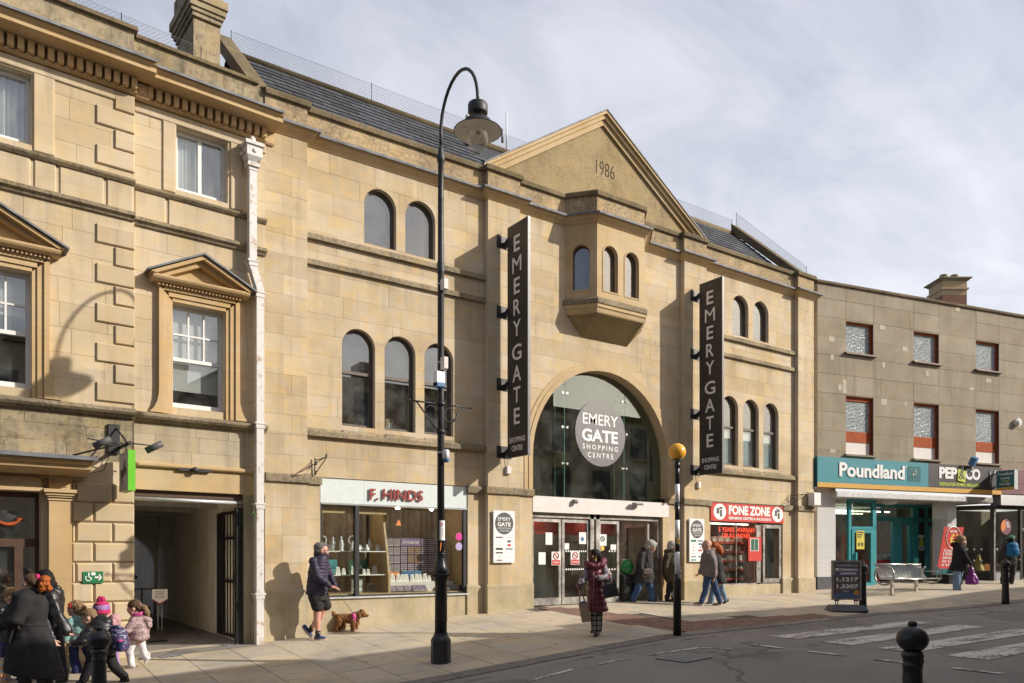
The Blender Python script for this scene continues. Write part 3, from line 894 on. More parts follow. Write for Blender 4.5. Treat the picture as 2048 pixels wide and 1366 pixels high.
# windows
def sash(parent, x0, x1, z0, z1, y, cols, meet, blind=None, casement=False, mat='white', gl='glass'):
    f = MB(); t_ = .055
    f.box(x0, x0 + t_, y, y + .09, z0, z1); f.box(x1 - t_, x1, y, y + .09, z0, z1)
    f.box(x0 + t_, x1 - t_, y, y + .09, z1 - t_, z1); f.box(x0 + t_, x1 - t_, y, y + .09, z0, z0 + .10)
    wnd = part('window', f, M[mat], parent)
    bars = MB()
    if casement:
        xm = (x0 + x1) / 2; bars.box(xm - .03, xm + .03, y + .01, y + .07, z0 + .10, z1 - t_)
    else:
        bars.box(x0 + t_, x1 - t_, y - .01, y + .07, meet - .03, meet + .03)
        for i in range(1, cols):
            xx = x0 + t_ + (x1 - x0 - 2 * t_) * i / cols
            bars.box(xx - .014, xx + .014, y + .01, y + .05, meet + .03, z1 - t_)
        zm = (meet + z1 - t_) / 2
        for i in range(cols):
            a = x0 + t_ + (x1 - x0 - 2 * t_) * i / cols + .014; b = x0 + t_ + (x1 - x0 - 2 * t_) * (i + 1) / cols - .014
            bars.box(a, b, y + .01, y + .05, zm - .014, zm + .014)
    part('glazing_bars', bars, M[mat], wnd)
    part('pane', MB().box(x0 + t_, x1 - t_, y + .03, y + .036, z0 + .1, z1 - t_), M[gl], wnd)
    rm = MB(); rm.box(x0 - .1, x1 + .1, y + .92, y + .93, z0 - .2, z1 + .2); rm.box(x0 - .1, x0 - .09, y + .1, y + .92, z0 - .2, z1 + .2); rm.box(x1 + .09, x1 + .1, y + .1, y + .92, z0 - .2, z1 + .2)
    rm.box(x0 - .09, x1 + .09, y + .1, y + .92, z1 + .12, z1 + .13); rm.box(x0 - .09, x1 + .09, y + .1, y + .92, z0 - .15, z0 - .14)
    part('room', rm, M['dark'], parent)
    if blind:
        part('blind', MB().box(x0 + .03, x1 - .03, y + .13, y + .14, blind, z1), M['offwhite'], wnd)
    return wnd
sash(bank, -1.57, -.70, 4.19, 5.92, .16, 3, 5.02, 4.52)
w_ = sash(bank, -4.44, -3.57, 4.19, 5.92, .16 + YL, 3, 5.02, 5.3)
def curtain(x0, x1, z0, z1, y, n, amp, mat, parent, name='curtain'):
    mb = MB(); N = n * 8; v = []
    for i in range(N + 1):
        xx = x0 + (x1 - x0) * i / N; yy = y + amp * math.sin(2 * math.pi * n * i / N) + amp * .5 * math.sin(2.7 * math.pi * n * i / N)
        v += [(xx, yy, z0), (xx, yy, z1)]
    mb.add(v, [(2 * i, 2 * i + 2, 2 * i + 3, 2 * i + 1) for i in range(N)], True)
    return part(name, mb, mat, parent)
w1 = sash(bank, -1.5, -.66, 7.80, 8.85, .15, 1, 0, None, True)
curtain(-1.46, -1.1, 7.85, 8.84, .3, 5, .02, M['paper'], w1); curtain(-1.06, -.7, 7.85, 8.84, .34, 5, .02, M['lead'], w1)
w2 = sash(bank, -4.41, -3.57, 7.80, 8.85, .15 + YL, 1, 0, None, True)
curtain(-4.36, -3.62, 7.85, 8.84, .2, 9, .02, M['paper'], w2)

def pedimented(cx, y0):
    """architrave with flared feet, dentilled entablature and lead-topped pediment"""
    hw, ow = .435, .655
    for sgn in (-1, 1):
        X = lambda d: cx + sgn * d
        for k, (a, b, pr) in enumerate(((hw, .50, .035), (.50, .585, .06), (.585, ow, .09))):
            poly = [(X(a), 4.06), (X(a), 5.92 + (a - hw)), (X(b), 5.92 + (b - hw)), (X(b), 4.5)]
            if k == 2: poly += [(X(b + .005), 4.36), (X(b + .03), 4.24), (X(b + .08), 4.13), (X(b + .15), 4.06)]
            else: poly += [(X(b), 4.06)]
            part('architrave', MB().prism(poly, y0 - pr, y0 + .03), M['old_trim'], bank)
    mb = MB()
    for a, b, pr in ((0, .065, .035), (.065, .15, .06), (.15, .20, .09)): mb.box(cx - hw - a, cx + hw + a, y0 - pr, y0 + .03, 5.92 + a, 5.92 + b)
    part('architrave', mb, M['old_trim'], bank)
    d = MB(); x0, x1 = cx - .68, cx + .68
    for i in range(24):
        xx = x0 + (x1 - x0) * i / 24; d.box(xx, xx + .03, y0 - .15, y0 - .095, 6.125, 6.165)
    part('dentil_row', d, M['old_trim'], bank, kind='stuff')
    mb = MB(); mb.box(x0, x1, y0 - .095, y0 + .03, 6.12, 6.17)
    mb.ext([(y0 + .03, 6.17), (y0 - .19, 6.17), (y0 - .23, 6.2), (y0 - .25, 6.23), (y0 - .25, 6.26), (y0 + .03, 6.26)], cx - .78, cx + .78)
    ap = 6.70
    mb.prism([(cx - .6, 6.26), (cx + .6, 6.26), (cx, ap - .14)], y0 - .05, y0 + .03)
    part('pediment', mb, M['old_trim'], bank)
    for sgn in (-1, 1):
        mb = MB(); X = lambda d: cx + sgn * d
        mb.prism([(X(.80), 6.255), (X(.6), 6.255), (X(0), ap - .15), (X(0), ap - .05)], y0 - .17, y0 + .03)
        mb.prism([(X(.82), 6.28), (X(.74), 6.262), (X(0), ap - .06), (X(0), ap)], y0 - .27, y0 + .03)
        part('raking_cornice', mb, M['old_trim'], bank)
        part('lead_flashing', MB().prism([(X(.88), 6.27), (X(.88), 6.3), (X(0), ap + .045), (X(0), ap + .012)], y0 - .31, y0 + .04), M['lead'], bank)
pedimented(-1.135, 0); pedimented(-4.005, YL)

# old shopfront at the far left: cornice, frieze with cut lettering, pilaster, door
pc = MB(); pc.ext([(YL, 2.93), (-.30, 2.93), (-.36, 2.97), (-.60, 3.0), (-.62, 3.06), (-.68, 3.08), (-.70, 3.15), (YL, 3.15)], XW, -2.86); part('shop_cornice', pc, M['old_trim'], bank)
pc = MB(); pc.ext([(YL, 3.152), (-.735, 3.152), (-.74, 3.13), (-.75, 3.13), (-.75, 3.175), (YL, 3.26)], XW, -2.80); part('lead_flashing', pc, M['lead'], bank)
fr = MB(); fr.box(XW, -3.36, -.17, .1, 2.88, 2.93); fr.box(XW, -3.46, -.22, .1, 2.73, 2.88); fr.box(XW, -3.44, -.25, .1, 2.68, 2.73); part('frieze', fr, M['old_trim'], bank)
text('K', L.X(2, -.22), L.X(9, -.22), L.Z(5, 967, -.22), L.Z(5, 960.5, -.22), -.219, M['old_dark'], bank, .0, .004)
text('LIMITED', L.X(23, -.22), L.X(74, -.22), L.Z(48, 970, -.22), L.Z(48, 962, -.22), -.219, M['old_dark'], bank, .0, .004)
pl = MB(); pl.box(-3.36, -3.06, -.22, .1, -.3, 2.58); pl.box(-3.36, -3.06, -.22, .1, 2.72, 2.93); pl.box(-3.30, -3.12, -.235, -.2, 2.76, 2.90)
part('pilaster', pl, M['old_trim'], bank)
cpit = MB()
for e, z0, z1 in ((.02, 2.555, 2.575), (.02, 2.6, 2.63), (.045, 2.63, 2.67), (.075, 2.67, 2.72)): cpit.box(-3.36 - e, -3.06 + e, -.22 - e, .05, z0, z1)
part('capital', cpit, M['old_trim'], bank)
part('pilaster_base', MB().box(-3.39, -3.05, -.26, .1, -.3, .24), M['plinth'], bank)
part('wall', MB().box(-3.45, -3.36, -.12, .2, -.3, 2.9), M['old'], bank)
dr = MB(); dr.box(XW, -3.45, .10, .16, 2.60, 2.68); dr.box(-3.50, -3.45, .10, .16, -.2, 2.60); dr.box(XW, -3.50, .06, .14, 1.86, 1.98); dr.box(-3.77, -3.66, .04, .14, -.2, 1.86); dr.box(-4.6, -3.77, .06, .14, -.2, .32); dr.box(-4.08, -3.98, .05, .14, .32, 1.86)
door = part('door', dr, M['bronze'], bank)
part('pane', MB().box(XW, -3.45, .12, .126, -.2, 2.62), M['glass'], door)
part('notice', MB().box(-4.25, -4.05, .085, .09, 1.15, 1.5), M['paper'], door)
# painted smile on the fanlight
sm = MB(); pts = []
for i in range(13):
    a = math.pi * (1.12 + .76 * i / 12); pts.append((L.X(16, .1) + .16 * math.cos(a), 2.32 + .13 * math.sin(a)))
sm.tube([(x_, .105, z_) for x_, z_ in pts], [.018 + .012 * math.sin(math.pi * i / 12) for i in range(13)], 6)
sm.tube([(pts[-1][0] - .05, .105, pts[-1][1]), (pts[-1][0] + .07, .105, pts[-1][1] - .005)], .02, 6)
part('painted_smile', sm, M['red_frame'], door)
rm = MB(); rm.box(XW, -3.2, 1.6, 1.62, -.3, 3); rm.box(-3.4, -3.38, .2, 1.6, -.3, 3); rm.box(XW, -3.4, .2, 1.6, 2.9, 2.92); part('room', rm, M['interior'], bank)

# passage: painted brick walls, boarded ceiling, arch at the far end, brick wall beyond
X0a, X0b, YB = -.40, .04, 7.4
def skew(y): return X0a + (X0b - X0a) * y / YB
bw = MB(); bw.hull([(X0a, .32, -.3), (X0b, YB, -.3), (X0b + .3, YB, -.3), (X0a + .3, .32, -.3)], [(X0a, .32, 2.9), (X0b, YB, 2.9), (X0b + .3, YB, 2.9), (X0a + .3, .32, 2.9)])
bw.box(-2.6, -2.17, .32, YB, -.3, 2.9)
part('passage_wall', bw, M['white_brick'], bank)
bricks = MB()
rgb = random.Random(3)
zz_ = .05; r_ = 0
while zz_ < 2.66:
    y = .4 + (r_ % 2) * .11
    while y < YB - .25:
        o_ = rgb.uniform(-.004, .003)
        xa_, xb2 = skew(y) - .012 + o_, skew(y + .205) - .012 + o_
        bricks.hull([(xa_, y, zz_), (xb2, y + .207, zz_), (xb2 + .03, y + .207, zz_), (xa_ + .03, y, zz_)], [(xa_, y, zz_ + .066), (xb2, y + .207, zz_ + .066), (xb2 + .03, y + .207, zz_ + .066), (xa_ + .03, y, zz_ + .066)])
        y += .22
    zz_ += .076; r_ += 1
part('painted_bricks', bricks, M['white_brick'], bank, kind='stuff')
ce = MB()
for i in range(13):
    y = .33 + i * .545; ce.box(-2.2, .25, y, y + .53, 2.72 - .006 * (i % 2), 2.80)
part('ceiling', ce, M['ceil'], bank)
for y in (1.6, 3.4, 5.4): part('ceiling_beam', MB().box(-2.2, .2, y, y + .12, 2.64, 2.72), M['ceil'], bank)
ew = MB()
for p in cut_cell(-2.6, .3, -.3, 2.9, [opening(-.95, .9, -.4, 1.45)]): ew.prism(p, YB, YB + .3)
part('end_wall', ew, M['white_brick'], bank)
bb = MB(); bb.box(-6, 4, 11.4, 11.7, -.3, 6); part('back_wall', bb, M['white_brick'], bank)
bb = MB(); zz_ = .1; r_ = 0
while zz_ < 3.0:
    x = -2.4 + (r_ % 2) * .12
    while x < 1.2: bb.box(x, x + .215, 11.385 + rgb.uniform(-.004, .004), 11.41, zz_, zz_ + .075); x += .228
    zz_ += .086; r_ += 1
part('painted_bricks', bb, M['white_brick'], bank, kind='stuff')
sh = MB(); sh.box(-2.15, -.4, .08, .3, 2.70, 2.80); part('shutter_box', sh, M['bronze'], bank)
part('light_batten', MB().tube([(-2.12, .07, 2.66), (-.36, .07, 2.65)], .032, 8), M['galv'], bank)
hr = MB(); hr.box(-3, 2, 8.4, 8.5, -.3, .2)
# downpipe
dp = MB(); q = -.16
dp.box(-.36, -.23, q - .06, q + .07, 6.75, 8.45)
dp.hull([(-.36, q - .06, 6.75), (-.23, q - .06, 6.75), (-.23, q + .07, 6.75), (-.36, q + .07, 6.75)], [(-.235, q - .06, 6.38), (-.105, q - .06, 6.38), (-.105, q + .07, 6.38), (-.235, q + .07, 6.38)])
dp.box(-.235, -.105, q - .06, q + .07, .15, 6.38)
pipe = part('downpipe', dp, M['pipe_white'], bank)
hp = MB()
for (e, z0, z1) in ((.0, 8.40, 8.46), (.03, 8.46, 8.52)): hp.box(-.37 - e, -.22 + e, q - .07 - e, q + .08, z0, z1)
hp.hull([(-.37, q - .07, 8.52), (-.22, q - .07, 8.52), (-.22, q + .1, 8.52), (-.37, q + .1, 8.52)], [(-.43, q - .14, 8.62), (-.16, q - .14, 8.62), (-.16, q + .1, 8.62), (-.43, q + .1, 8.62)])
hp.box(-.43, -.16, q - .14, q + .1, 8.62, 8.80); hp.box(-.46, -.13, q - .17, q + .1, 8.80, 8.86)
hp.ball((-.30, q - .03, 8.90), (.06, .06, .10)); hp.ball((-.295, q - .15, 8.71), (.04, .015, .04)); hp.ball((-.47, q, 8.66), (.04, .04, .03))
part('hopper', hp, M['pipe_white'], pipe)
for z_, x_ in ((6.82, -.295), (6.3, -.17), (4.02, -.17), (2.62, -.17), (1.05, -.17)): cl = MB(); cl.box(x_ - .095, x_ + .095, q - .08, q + .12, z_, z_ + .03); cl.box(x_ - .075, x_ + .075, q - .07, q + .1, z_ - .07, z_); part('bracket', cl, M['pipe_white'], pipe)

# netting on posts above the parapet
def net(name, label, frame, P0, P1, h0, h1, posts, cell=.075):
    t = thing(name, label, 'netting', frame, (P0[0], P0[1], P0[2]))
    P0, P1 = Vector(P0), Vector(P1); ln = (P1 - P0).length; n = int(ln / cell); mb = MB(); wv = .003
    def pt(u, v): return P0.lerp(P1, u) + Vector((0, 0, (h0 + (h1 - h0) * u) * v))
    dx = (P1 - P0).normalized() * wv
    def ln_(p, q):
        o_ = dx if abs((q - p).normalized().dot(dx.normalized())) < .7 else Vector((0, 0, wv))
        y_ = Vector((0, wv, 0)); mb.add([p - o_, p + o_ + y_, p + y_ * -1, q - o_, q + o_ + y_, q - y_], [(0, 1, 4, 3), (1, 2, 5, 4), (2, 0, 3, 5)])
    m = max(2, int(max(h0, h1) / cell))
    for i in range(n):
        for j in range(m):
            u0, u1, v0, v1 = i / n, (i + 1) / n, j / m, (j + 1) / m
            ln_(pt(u0, v0), pt(u1, v1)); ln_(pt(u0, v1), pt(u1, v0))
    part('mesh', mb, M['net'], t, kind='stuff')
    tw = MB(); tw.tube([pt(0, 1), pt(1, 1)], .003, 4); part('wire', tw, M['net'], t)
    for u in posts: part('post', MB().tube([pt(u, -.05), pt(u, 1.06)], .008, 5), M['iron'], t)
    return t
net('bird_netting', 'fine bird netting strung above the old parapet left of the chimney', L, (-5.2, .35, 10.16), (-1.0, .35, 10.14), .5, .38, (.3, .7, 1))
# ------------------------------------------------------------------ middle: the shopping centre
centre = thing('shopping_centre', 'wide Bath stone shopping centre dated 1986 with arched glass entrance, oriel and pediment', 'building', E, (12.468, 0, .5))
CX = 12.468
OR = 'first second third fourth fifth sixth seventh eighth ninth tenth eleventh'.split()
def mir(x): return 2 * CX - x
rgE = random.Random(8)
P1, P2, P3, P4 = (4.325, 5.10), (9.047, 9.882), (15.054, 15.889), (19.836, 20.60)
YP = -.14
WU = [6.625, 7.51]; WL = [6.17, 7.055, 7.94]
opsL = [opening(x, .34, 7.79, 8.565) for x in WU] + [opening(x, .34, 4.21, 5.755) for x in WL]
opsR = [opening(mir(x), .34, 7.79, 8.565) for x in WU] + [opening(mir(x), .34, 4.21, 5.755) for x in WL]
arch = opening(12.455, 2.145, 3.08, 3.99)
oriel_hole = opening(CX, 1.0, 7.0, 9.4, False)
polys = []
polys += [(p, 0) for p in courses(5.10, 9.047, 3.2, 9.31, .382, .72, 1.25, rgE, opsL)]
polys += [(p, 0) for p in courses(9.882, 15.054, 3.2, 9.31, .382, .72, 1.25, rgE, [arch])]
polys += [(p, 0) for p in courses(15.889, 19.836, 3.2, 9.31, .382, .72, 1.25, rgE, opsR)]
for a, b in (P1, P2, P3, P4):
    for r_ in range(17):
        z0 = 3.2 + r_ * .3594; s_ = a + (b - a) * (.42 if r_ % 2 else .62)
        for c, d in ((a, s_), (s_, b)): polys.append(([(c, z0), (d, z0), (d, z0 + .3594), (c, z0 + .3594)], YP))
    for z0, z1 in ((1.11, 1.6), (1.6, 2.1), (2.1, 2.6), (2.6, 3.06)):
        s_ = a + (b - a) * rgE.choice((.4, .6))
        for c, d in ((a, s_), (s_, b)): polys.append(([(c, z0), (d, z0), (d, z1), (c, z1)], YP))
for a, b in ((5.10, 5.40), (8.63, 9.047), (9.882, 10.31), (14.60, 15.054), (15.889, 16.2), (19.3, 19.836)):
    for z0, z1 in ((1.11, 1.75), (1.75, 2.4), (2.4, 3.06)): polys.append(([(a, z0), (b, z0), (b, z1), (a, z1)], -.02 if a in (9.882, 14.60) else 0))
back = MB()
for p, y in polys: back.prism(p, y + .005, .32)
part('wall', back, M['joint'], centre)
polys.sort(key=lambda q: sum(v[0] for v in q[0]) / len(q[0]))
def area(p): return abs(sum(p[i][0] * p[(i + 1) % len(p)][1] - p[(i + 1) % len(p)][0] * p[i][1] for i in range(len(p)))) / 2
order = sorted(polys, key=lambda q: -area(q[0]) / (6 + abs(sum(v[0] for v in q[0]) / len(q[0]))) ** 2)
rest = MB()
for i, (p, y) in enumerate(order):
    q = MB() if i < 296 else rest
    q.prism(inset(p, .002), y + rgE.uniform(-.0015, .0015), y + .012)
    if i < 296: part('stone', q, M['ashlar'], centre)
part('small_stones', rest, M['ashlar'], centre, kind='stuff')
# plinths
def plinth(a, b, y, z=1.11): part('plinth', MB().ext([(.3, -.4), (y - .035, -.4), (y - .035, z - .02), (y, z + .012), (.3, z + .012)], a - .03, b + .03), M['plinth'], centre)
for a, b in (P1, P2, P3, P4): plinth(a, b, YP)
for a, b in ((5.135, 5.40), (8.63, 9.01), (9.92, 10.31), (14.60, 15.02), (15.93, 16.2), (19.3, 19.80)): plinth(a, b, 0)
# impost blocks
def sweep(path, prof, closed=False):
    """profile (outward offset, z) carried round a plan path; returns MB"""
    mb = MB(); P = [Vector(p) for p in path]; ringv = []
    for i, p in enumerate(P):
        d0 = (p - P[i - 1]).normalized() if i else (P[1] - p).normalized()
        d1 = (P[i + 1] - p).normalized() if i < len(P) - 1 else d0
        n0, n1 = Vector((d0.y, -d0.x)), Vector((d1.y, -d1.x)); m = (n0 + n1).normalized(); kf = 1 / max(m.dot(n0), .3)
        ringv.append([(p.x + m.x * o * kf, p.y + m.y * o * kf, z) for o, z in prof])
    n = len(prof)
    mb.add([v for r_ in ringv for v in r_], [(i * n + j, (i + 1) * n + j, (i + 1) * n + (j + 1) % n, i * n + (j + 1) % n) for i in range(len(P) - 1) for j in range(n)] + [list(range(n))[::-1], [(len(P) - 1) * n + j for j in range(n)]])
    return mb
imp = [(-.1, 3.06), (.045, 3.06), (.05, 3.075), (.05, 3.19), (.02, 3.215), (-.1, 3.215)]
for path in (((4.325, YP), (5.10, YP), (5.10, 0), (5.42, 0)), ((8.61, 0), (9.047, 0), (9.047, YP), (9.882, YP), (9.882, -.02), (10.34, -.02)), ((14.57, -.02), (15.054, -.02), (15.054, YP), (15.889, YP), (15.889, 0), (16.22, 0)), ((19.28, 0), (19.836, 0), (19.836, YP), (20.60, YP), (20.6, .1))):
    part('impost', sweep(path, imp), M['string'], centre)
# strings and sills
for a, b in ((5.10, 9.047), (15.889, 19.836)):
    part('string_course', MB().ext([(.02, 7.60), (-.08, 7.60), (-.08, 7.69), (-.03, 7.725), (.02, 7.73)], a, b), M['string'], centre)
    part('string_course', MB().ext([(.02, 7.125), (-.07, 7.125), (-.07, 7.21), (-.03, 7.24), (.02, 7.24)], a, b), M['string'], centre)
    part('sill', MB().ext([(.02, 3.955), (-.09, 3.955), (-.09, 4.045), (0, 4.11), (.02, 4.12)], a, b), M['string'], centre)
    for x in (WL if a < 9 else [mir(q) for q in WL]):
        part('window_sill', MB().ext([(.21, 4.10), (-.06, 4.065), (-.05, 4.085), (.0, 4.13), (.21, 4.215)], x - .335, x + .335), M['string'], centre)
    for x in (WU if a < 9 else [mir(q) for q in WU]):
        part('window_sill', MB().ext([(.21, 7.70), (-.05, 7.70), (.0, 7.74), (.21, 7.795)], x - .335, x + .335), M['string'], centre)
# windows
def ring_poly(cx, hw, zb, zs, d, n=14):
    o = [(cx - hw + d, zb + d), (cx + hw - d, zb + d)]
    for i in range(n + 1):
        a = math.pi * i / n; o.append((cx + (hw - d) * math.cos(a), zs + (hw - d) * math.sin(a)))
    return o
def frame_band(mb, A, B, y0, y1):
    n = len(A); v = [(x, y0, z) for x, z in A] + [(x, y0, z) for x, z in B] + [(x, y1, z) for x, z in A] + [(x, y1, z) for x, z in B]
    f = []
    for i in range(n):
        j = (i + 1) % n
        f += [(i, j, n + j, n + i), (2 * n + i, 3 * n + i, 3 * n + j, 2 * n + j), (i, 2 * n + i, 2 * n + j, j), (n + i, n + j, 3 * n + j, 3 * n + i)]
    return mb.add(v, f)
def arch_window(cx, hw, zb, zs, y, meet=None, gl='glass', frame='brown', parent=None, wd=.035):
    mb = MB(); frame_band(mb, ring_poly(cx, hw + .01, zb, zs, 0), ring_poly(cx, hw + .01, zb, zs, wd), y, y + .08)
    frame_band(mb, ring_poly(cx, hw + .01, zb, zs, wd), ring_poly(cx, hw + .01, zb, zs, wd + .03), y + .025, y + .07)
    w_ = part('window', mb, M[frame], parent or centre)
    if meet: part('meeting_rail', MB().box(cx - hw + .04, cx + hw - .04, y + .0, y + .06, meet - .03, meet + .03), M[frame], w_)
    part('pane', MB().prism(ring_poly(cx, hw, zb, zs, .05), y + .045, y + .05), M[gl], w_)
    return w_
for x in WU: arch_window(x, .34, 7.79, 8.565, .10); arch_window(mir(x), .34, 7.79, 8.565, .10)
for x in WL:
    arch_window(x, .34, 4.21, 5.755, .10, 5.26)
    w_ = arch_window(mir(x), .34, 4.21, 5.755, .10, 5.26)
    part('blind', MB().box(mir(x) - .32, mir(x) + .32, .19, .20, 4.22, 5.22), M['fascia_mint'], w_)
def room(x0, x1, z0, z1, y0, y1, mat, floor=True):
    r_ = MB(); r_.box(x0, x1, y1, y1 + .02, z0, z1); r_.box(x0 - .02, x0, y0, y1, z0, z1); r_.box(x1, x1 + .02, y0, y1, z0, z1); r_.box(x0, x1, y0, y1, z1, z1 + .02)
    if floor: r_.box(x0, x1, y0, y1, z0 - .02, z0)
    return part('room', r_, M[mat], centre)
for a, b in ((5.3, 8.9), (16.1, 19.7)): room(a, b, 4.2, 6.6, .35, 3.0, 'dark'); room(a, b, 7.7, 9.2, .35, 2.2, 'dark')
bx = [(6.28, .50, .28, .26, .2, 0), (7.0, .48, .22, .30, .2, .3), (7.2, .52, .2, .2, .2, .1)]
for i, (x, y, wx, hz, dy, rz) in enumerate(bx):
    mb = MB(); mb.box(-wx / 2, wx / 2, 0, dy, 0, hz); mb.box(-wx / 2, -.01, -.002, 0, hz * .96, hz * .995)
    mb.xf(Matrix.Translation((x, y - .12, 4.2)) @ Matrix.Rotation(rz, 4, 'Z'))
    o_ = single('cardboard_box', mb, M['card_board'], ['cardboard box with a torn label behind the first lower left arched window', 'tall cardboard box with white sheet behind the second lower arched window', 'small cardboard box at the back of the second lower arched window'][i], 'box', E, (x, y, 4.2))
    if i < 2: part('label', MB().box(x - .04, x + .05, y - .128, y - .124, 4.25, 4.36 + .06 * i).xf(Matrix.Identity(4)), M['paper'], o_)
# cornice, lead and parapet
cprof = [(-.05, 9.31), (.02, 9.31), (.03, 9.325), (.045, 9.335), (.06, 9.36), (.11, 9.395), (.125, 9.40), (.13, 9.405), (.13, 9.445), (.165, 9.45), (.17, 9.475), (-.05, 9.475)]
lprof = [(-.05, 9.478), (.185, 9.478), (.185, 9.455), (.195, 9.455), (.20, 9.50), (.10, 9.53), (-.05, 9.56)]
OW, OF, OQ = 1.22, .745, .575
path = [(4.325, YP), (5.10, YP), (5.10, 0), (9.047, 0), (9.047, YP), (9.882, YP), (9.882, 0), (CX - OW, 0), (CX - OF, -OQ), (CX + OF, -OQ), (CX + OW, 0), (15.054, 0), (15.054, YP), (15.889, YP), (15.889, 0), (19.836, 0), (19.836, YP), (20.60, YP), (20.60, .3)]
part('cornice', sweep(path, cprof), M['trim'], centre)
part('lead_flashing', sweep(path, lprof), M['lead'], centre)
pp = sweep(path, [(0, 9.50), (0, 9.93), (-.3, 9.93), (-.3, 9.50)]); part('parapet', pp, M['parapet'], centre)
part('coping', sweep(path, [(-.32, 9.93), (.055, 9.93), (.06, 9.94), (.06, 10.02), (.03, 10.055), (-.32, 10.075)]), M['coping'], centre)
# oriel
A3 = lambda x, y, z: (x, y, z)
def facet(p0, p1, parent, win):
    """one wall of the oriel from plan point p0 to p1 with its windows (u centre, half width)"""
    d = Vector((p1[0] - p0[0], p1[1] - p0[1])); ln = d.length; ang = math.atan2(d.y, d.x)
    mt = Matrix.Translation((p0[0], p0[1], 0)) @ Matrix.Rotation(ang, 4, 'Z')
    ops = [opening(u, h, 7.81, 8.65) for u, h in win]
    back = MB()
    for p in courses(0, ln, 7.61, 9.31, .425, 2, 3, rgE, ops): back.prism(p, 0, .16)
    part('wall', back.xf(mt), M['trim'], parent)
    for u, h in win:
        mb = MB(); frame_band(mb, ring_poly(u, h + .035, 7.78, 8.65, 0), ring_poly(u, h, 7.81, 8.65, 0), -.012, .02); part('moulding', mb.xf(mt), M['trim'], parent)
        mb = MB(); frame_band(mb, ring_poly(u, h + .01, 7.81, 8.65, 0), ring_poly(u, h + .01, 7.81, 8.65, .035), .1, .15); w_ = part('window', mb.xf(mt), M['brown'], parent)
        part('pane', MB().prism(ring_poly(u, h, 7.81, 8.65, .03), .12, .125).xf(mt), M['glass'], w_)
facet((CX - OW, 0), (CX - OF, -OQ), centre, [(.375, .20)])
facet((CX - OF, -OQ), (CX + OF, -OQ), centre, [(.41, .215), (1.08, .215)])
facet((CX + OF, -OQ), (CX + OW, 0), centre, [(.375, .20)])
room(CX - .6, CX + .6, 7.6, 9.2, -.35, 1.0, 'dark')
opath = [(CX - OW, .02), (CX - OW, 0), (CX - OF, -OQ), (CX + OF, -OQ), (CX + OW, 0), (CX + OW, .02)]
part('oriel_sill', sweep(opath, [(-.35, 7.48), (.06, 7.48), (.065, 7.50), (.065, 7.585), (.0, 7.64), (-.35, 7.66)]), M['string'], centre)
part('oriel_base', sweep(opath, [(-.4, 7.27), (-.03, 7.27), (-.01, 7.30), (.01, 7.38), (.035, 7.40), (.04, 7.478), (-.4, 7.478)]), M['trim'], centre)
t4 = [(CX - OW + .02, .03, 7.28), (CX - OF + .01, -OQ + .02, 7.28), (CX + OF - .01, -OQ + .02, 7.28), (CX + OW - .02, .03, 7.28)]
b4 = [(11.74, .03, 6.84), (11.76, -.01, 6.84), (13.18, -.01, 6.84), (13.2, .03, 6.84)]
part('corbel', MB().hull(t4, b4), M['gable'], centre)
# pediment
ty = MB(); PB0, PB1, PAP = 9.02, 15.92, 12.34
ty.prism([(PB0 + .25, 9.9), (PB1 - .25, 9.9), (PB1 - .25, 10.1), (CX, PAP - .22), (PB0 + .25, 10.1)], .10, .40)
part('tympanum', ty, M['gable'], centre)
for sgn in (-1, 1):
    X = lambda d: CX + sgn * d
    hwp = (PB1 - PB0) / 2
    def rk(o0, o1, y0, y1): return MB().prism([(X(hwp + .02), 10.1 + o0 - .02), (X(0), PAP + o0), (X(0), PAP + o1), (X(hwp + .02), 10.1 + o1 - .02)], y0, y1)
    part('raking_cornice', rk(-.30, -.17, .04, .4), M['trim'], centre)
    part('raking_cornice', rk(-.17, -.07, -.02, .4), M['trim'], centre)
    part('raking_cornice', rk(-.07, .0, -.08, .4), M['trim'], centre)
    part('lead_flashing', rk(.002, .035, -.10, .42), M['lead'], centre)
text('1986', 12.277, 12.87, 10.86, 11.19, .10, simple('shade_dark_numerals', (.07, .055, .035), .95), centre, -.012, .006)  # raised numerals; the dark colour stands in for shade inside cut figures
# roof
RY0, RZ0, RY1, RZ1 = .42, 9.95, 3.0, 12.40
rf = MB(); rf.prism([(4.35, 9.9), (20.6, 9.9), (20.6, 9.95), (4.35, 9.95)], .3, 9)
rf.add([(4.5, RY0, RZ0 - .02), (20.9, RY0, RZ0 - .02), (20.9, RY1, RZ1 - .02), (4.5, RY1, RZ1 - .02), (4.5, 6.5, RZ0), (20.9, 6.5, RZ0)], [(0, 1, 2, 3), (3, 2, 5, 4)])
roof = part('roof', rf, M['slate'], centre)
sl_len = math.hypot(RY1 - RY0, RZ1 - RZ0); dy, dz = (RY1 - RY0) / sl_len, (RZ1 - RZ0) / sl_len
for r_ in range(9):
    s0 = sl_len - .12 - (r_ + 1) * .275; x = 4.62 + (r_ % 2) * -.3
    while x < 20.8:
        xe = min(x + .6, 20.8); xs_ = max(x, 4.62)
        if xe - xs_ > .05 and not (9.9 < x < 14.6):
            lo, hi = s0, s0 + .30; e = rgE.uniform(0, .006); nrm = (-dz, dy)
            v = []
            for s_, o in ((lo, .03 + e), (hi, .012)):
                for xx in (xs_ + .010, xe - .010): v.append((xx, RY0 + dy * s_ + nrm[0] * o, RZ0 + dz * s_ + nrm[1] * o))
            w2_ = [(a, b + dz * .018, c - dy * .018) for a, b, c in v]
            part('slate', MB().hull([v[0], v[1], v[3], v[2]], [w2_[0], w2_[1], w2_[3], w2_[2]]), M['slate'], roof)
        x += .6
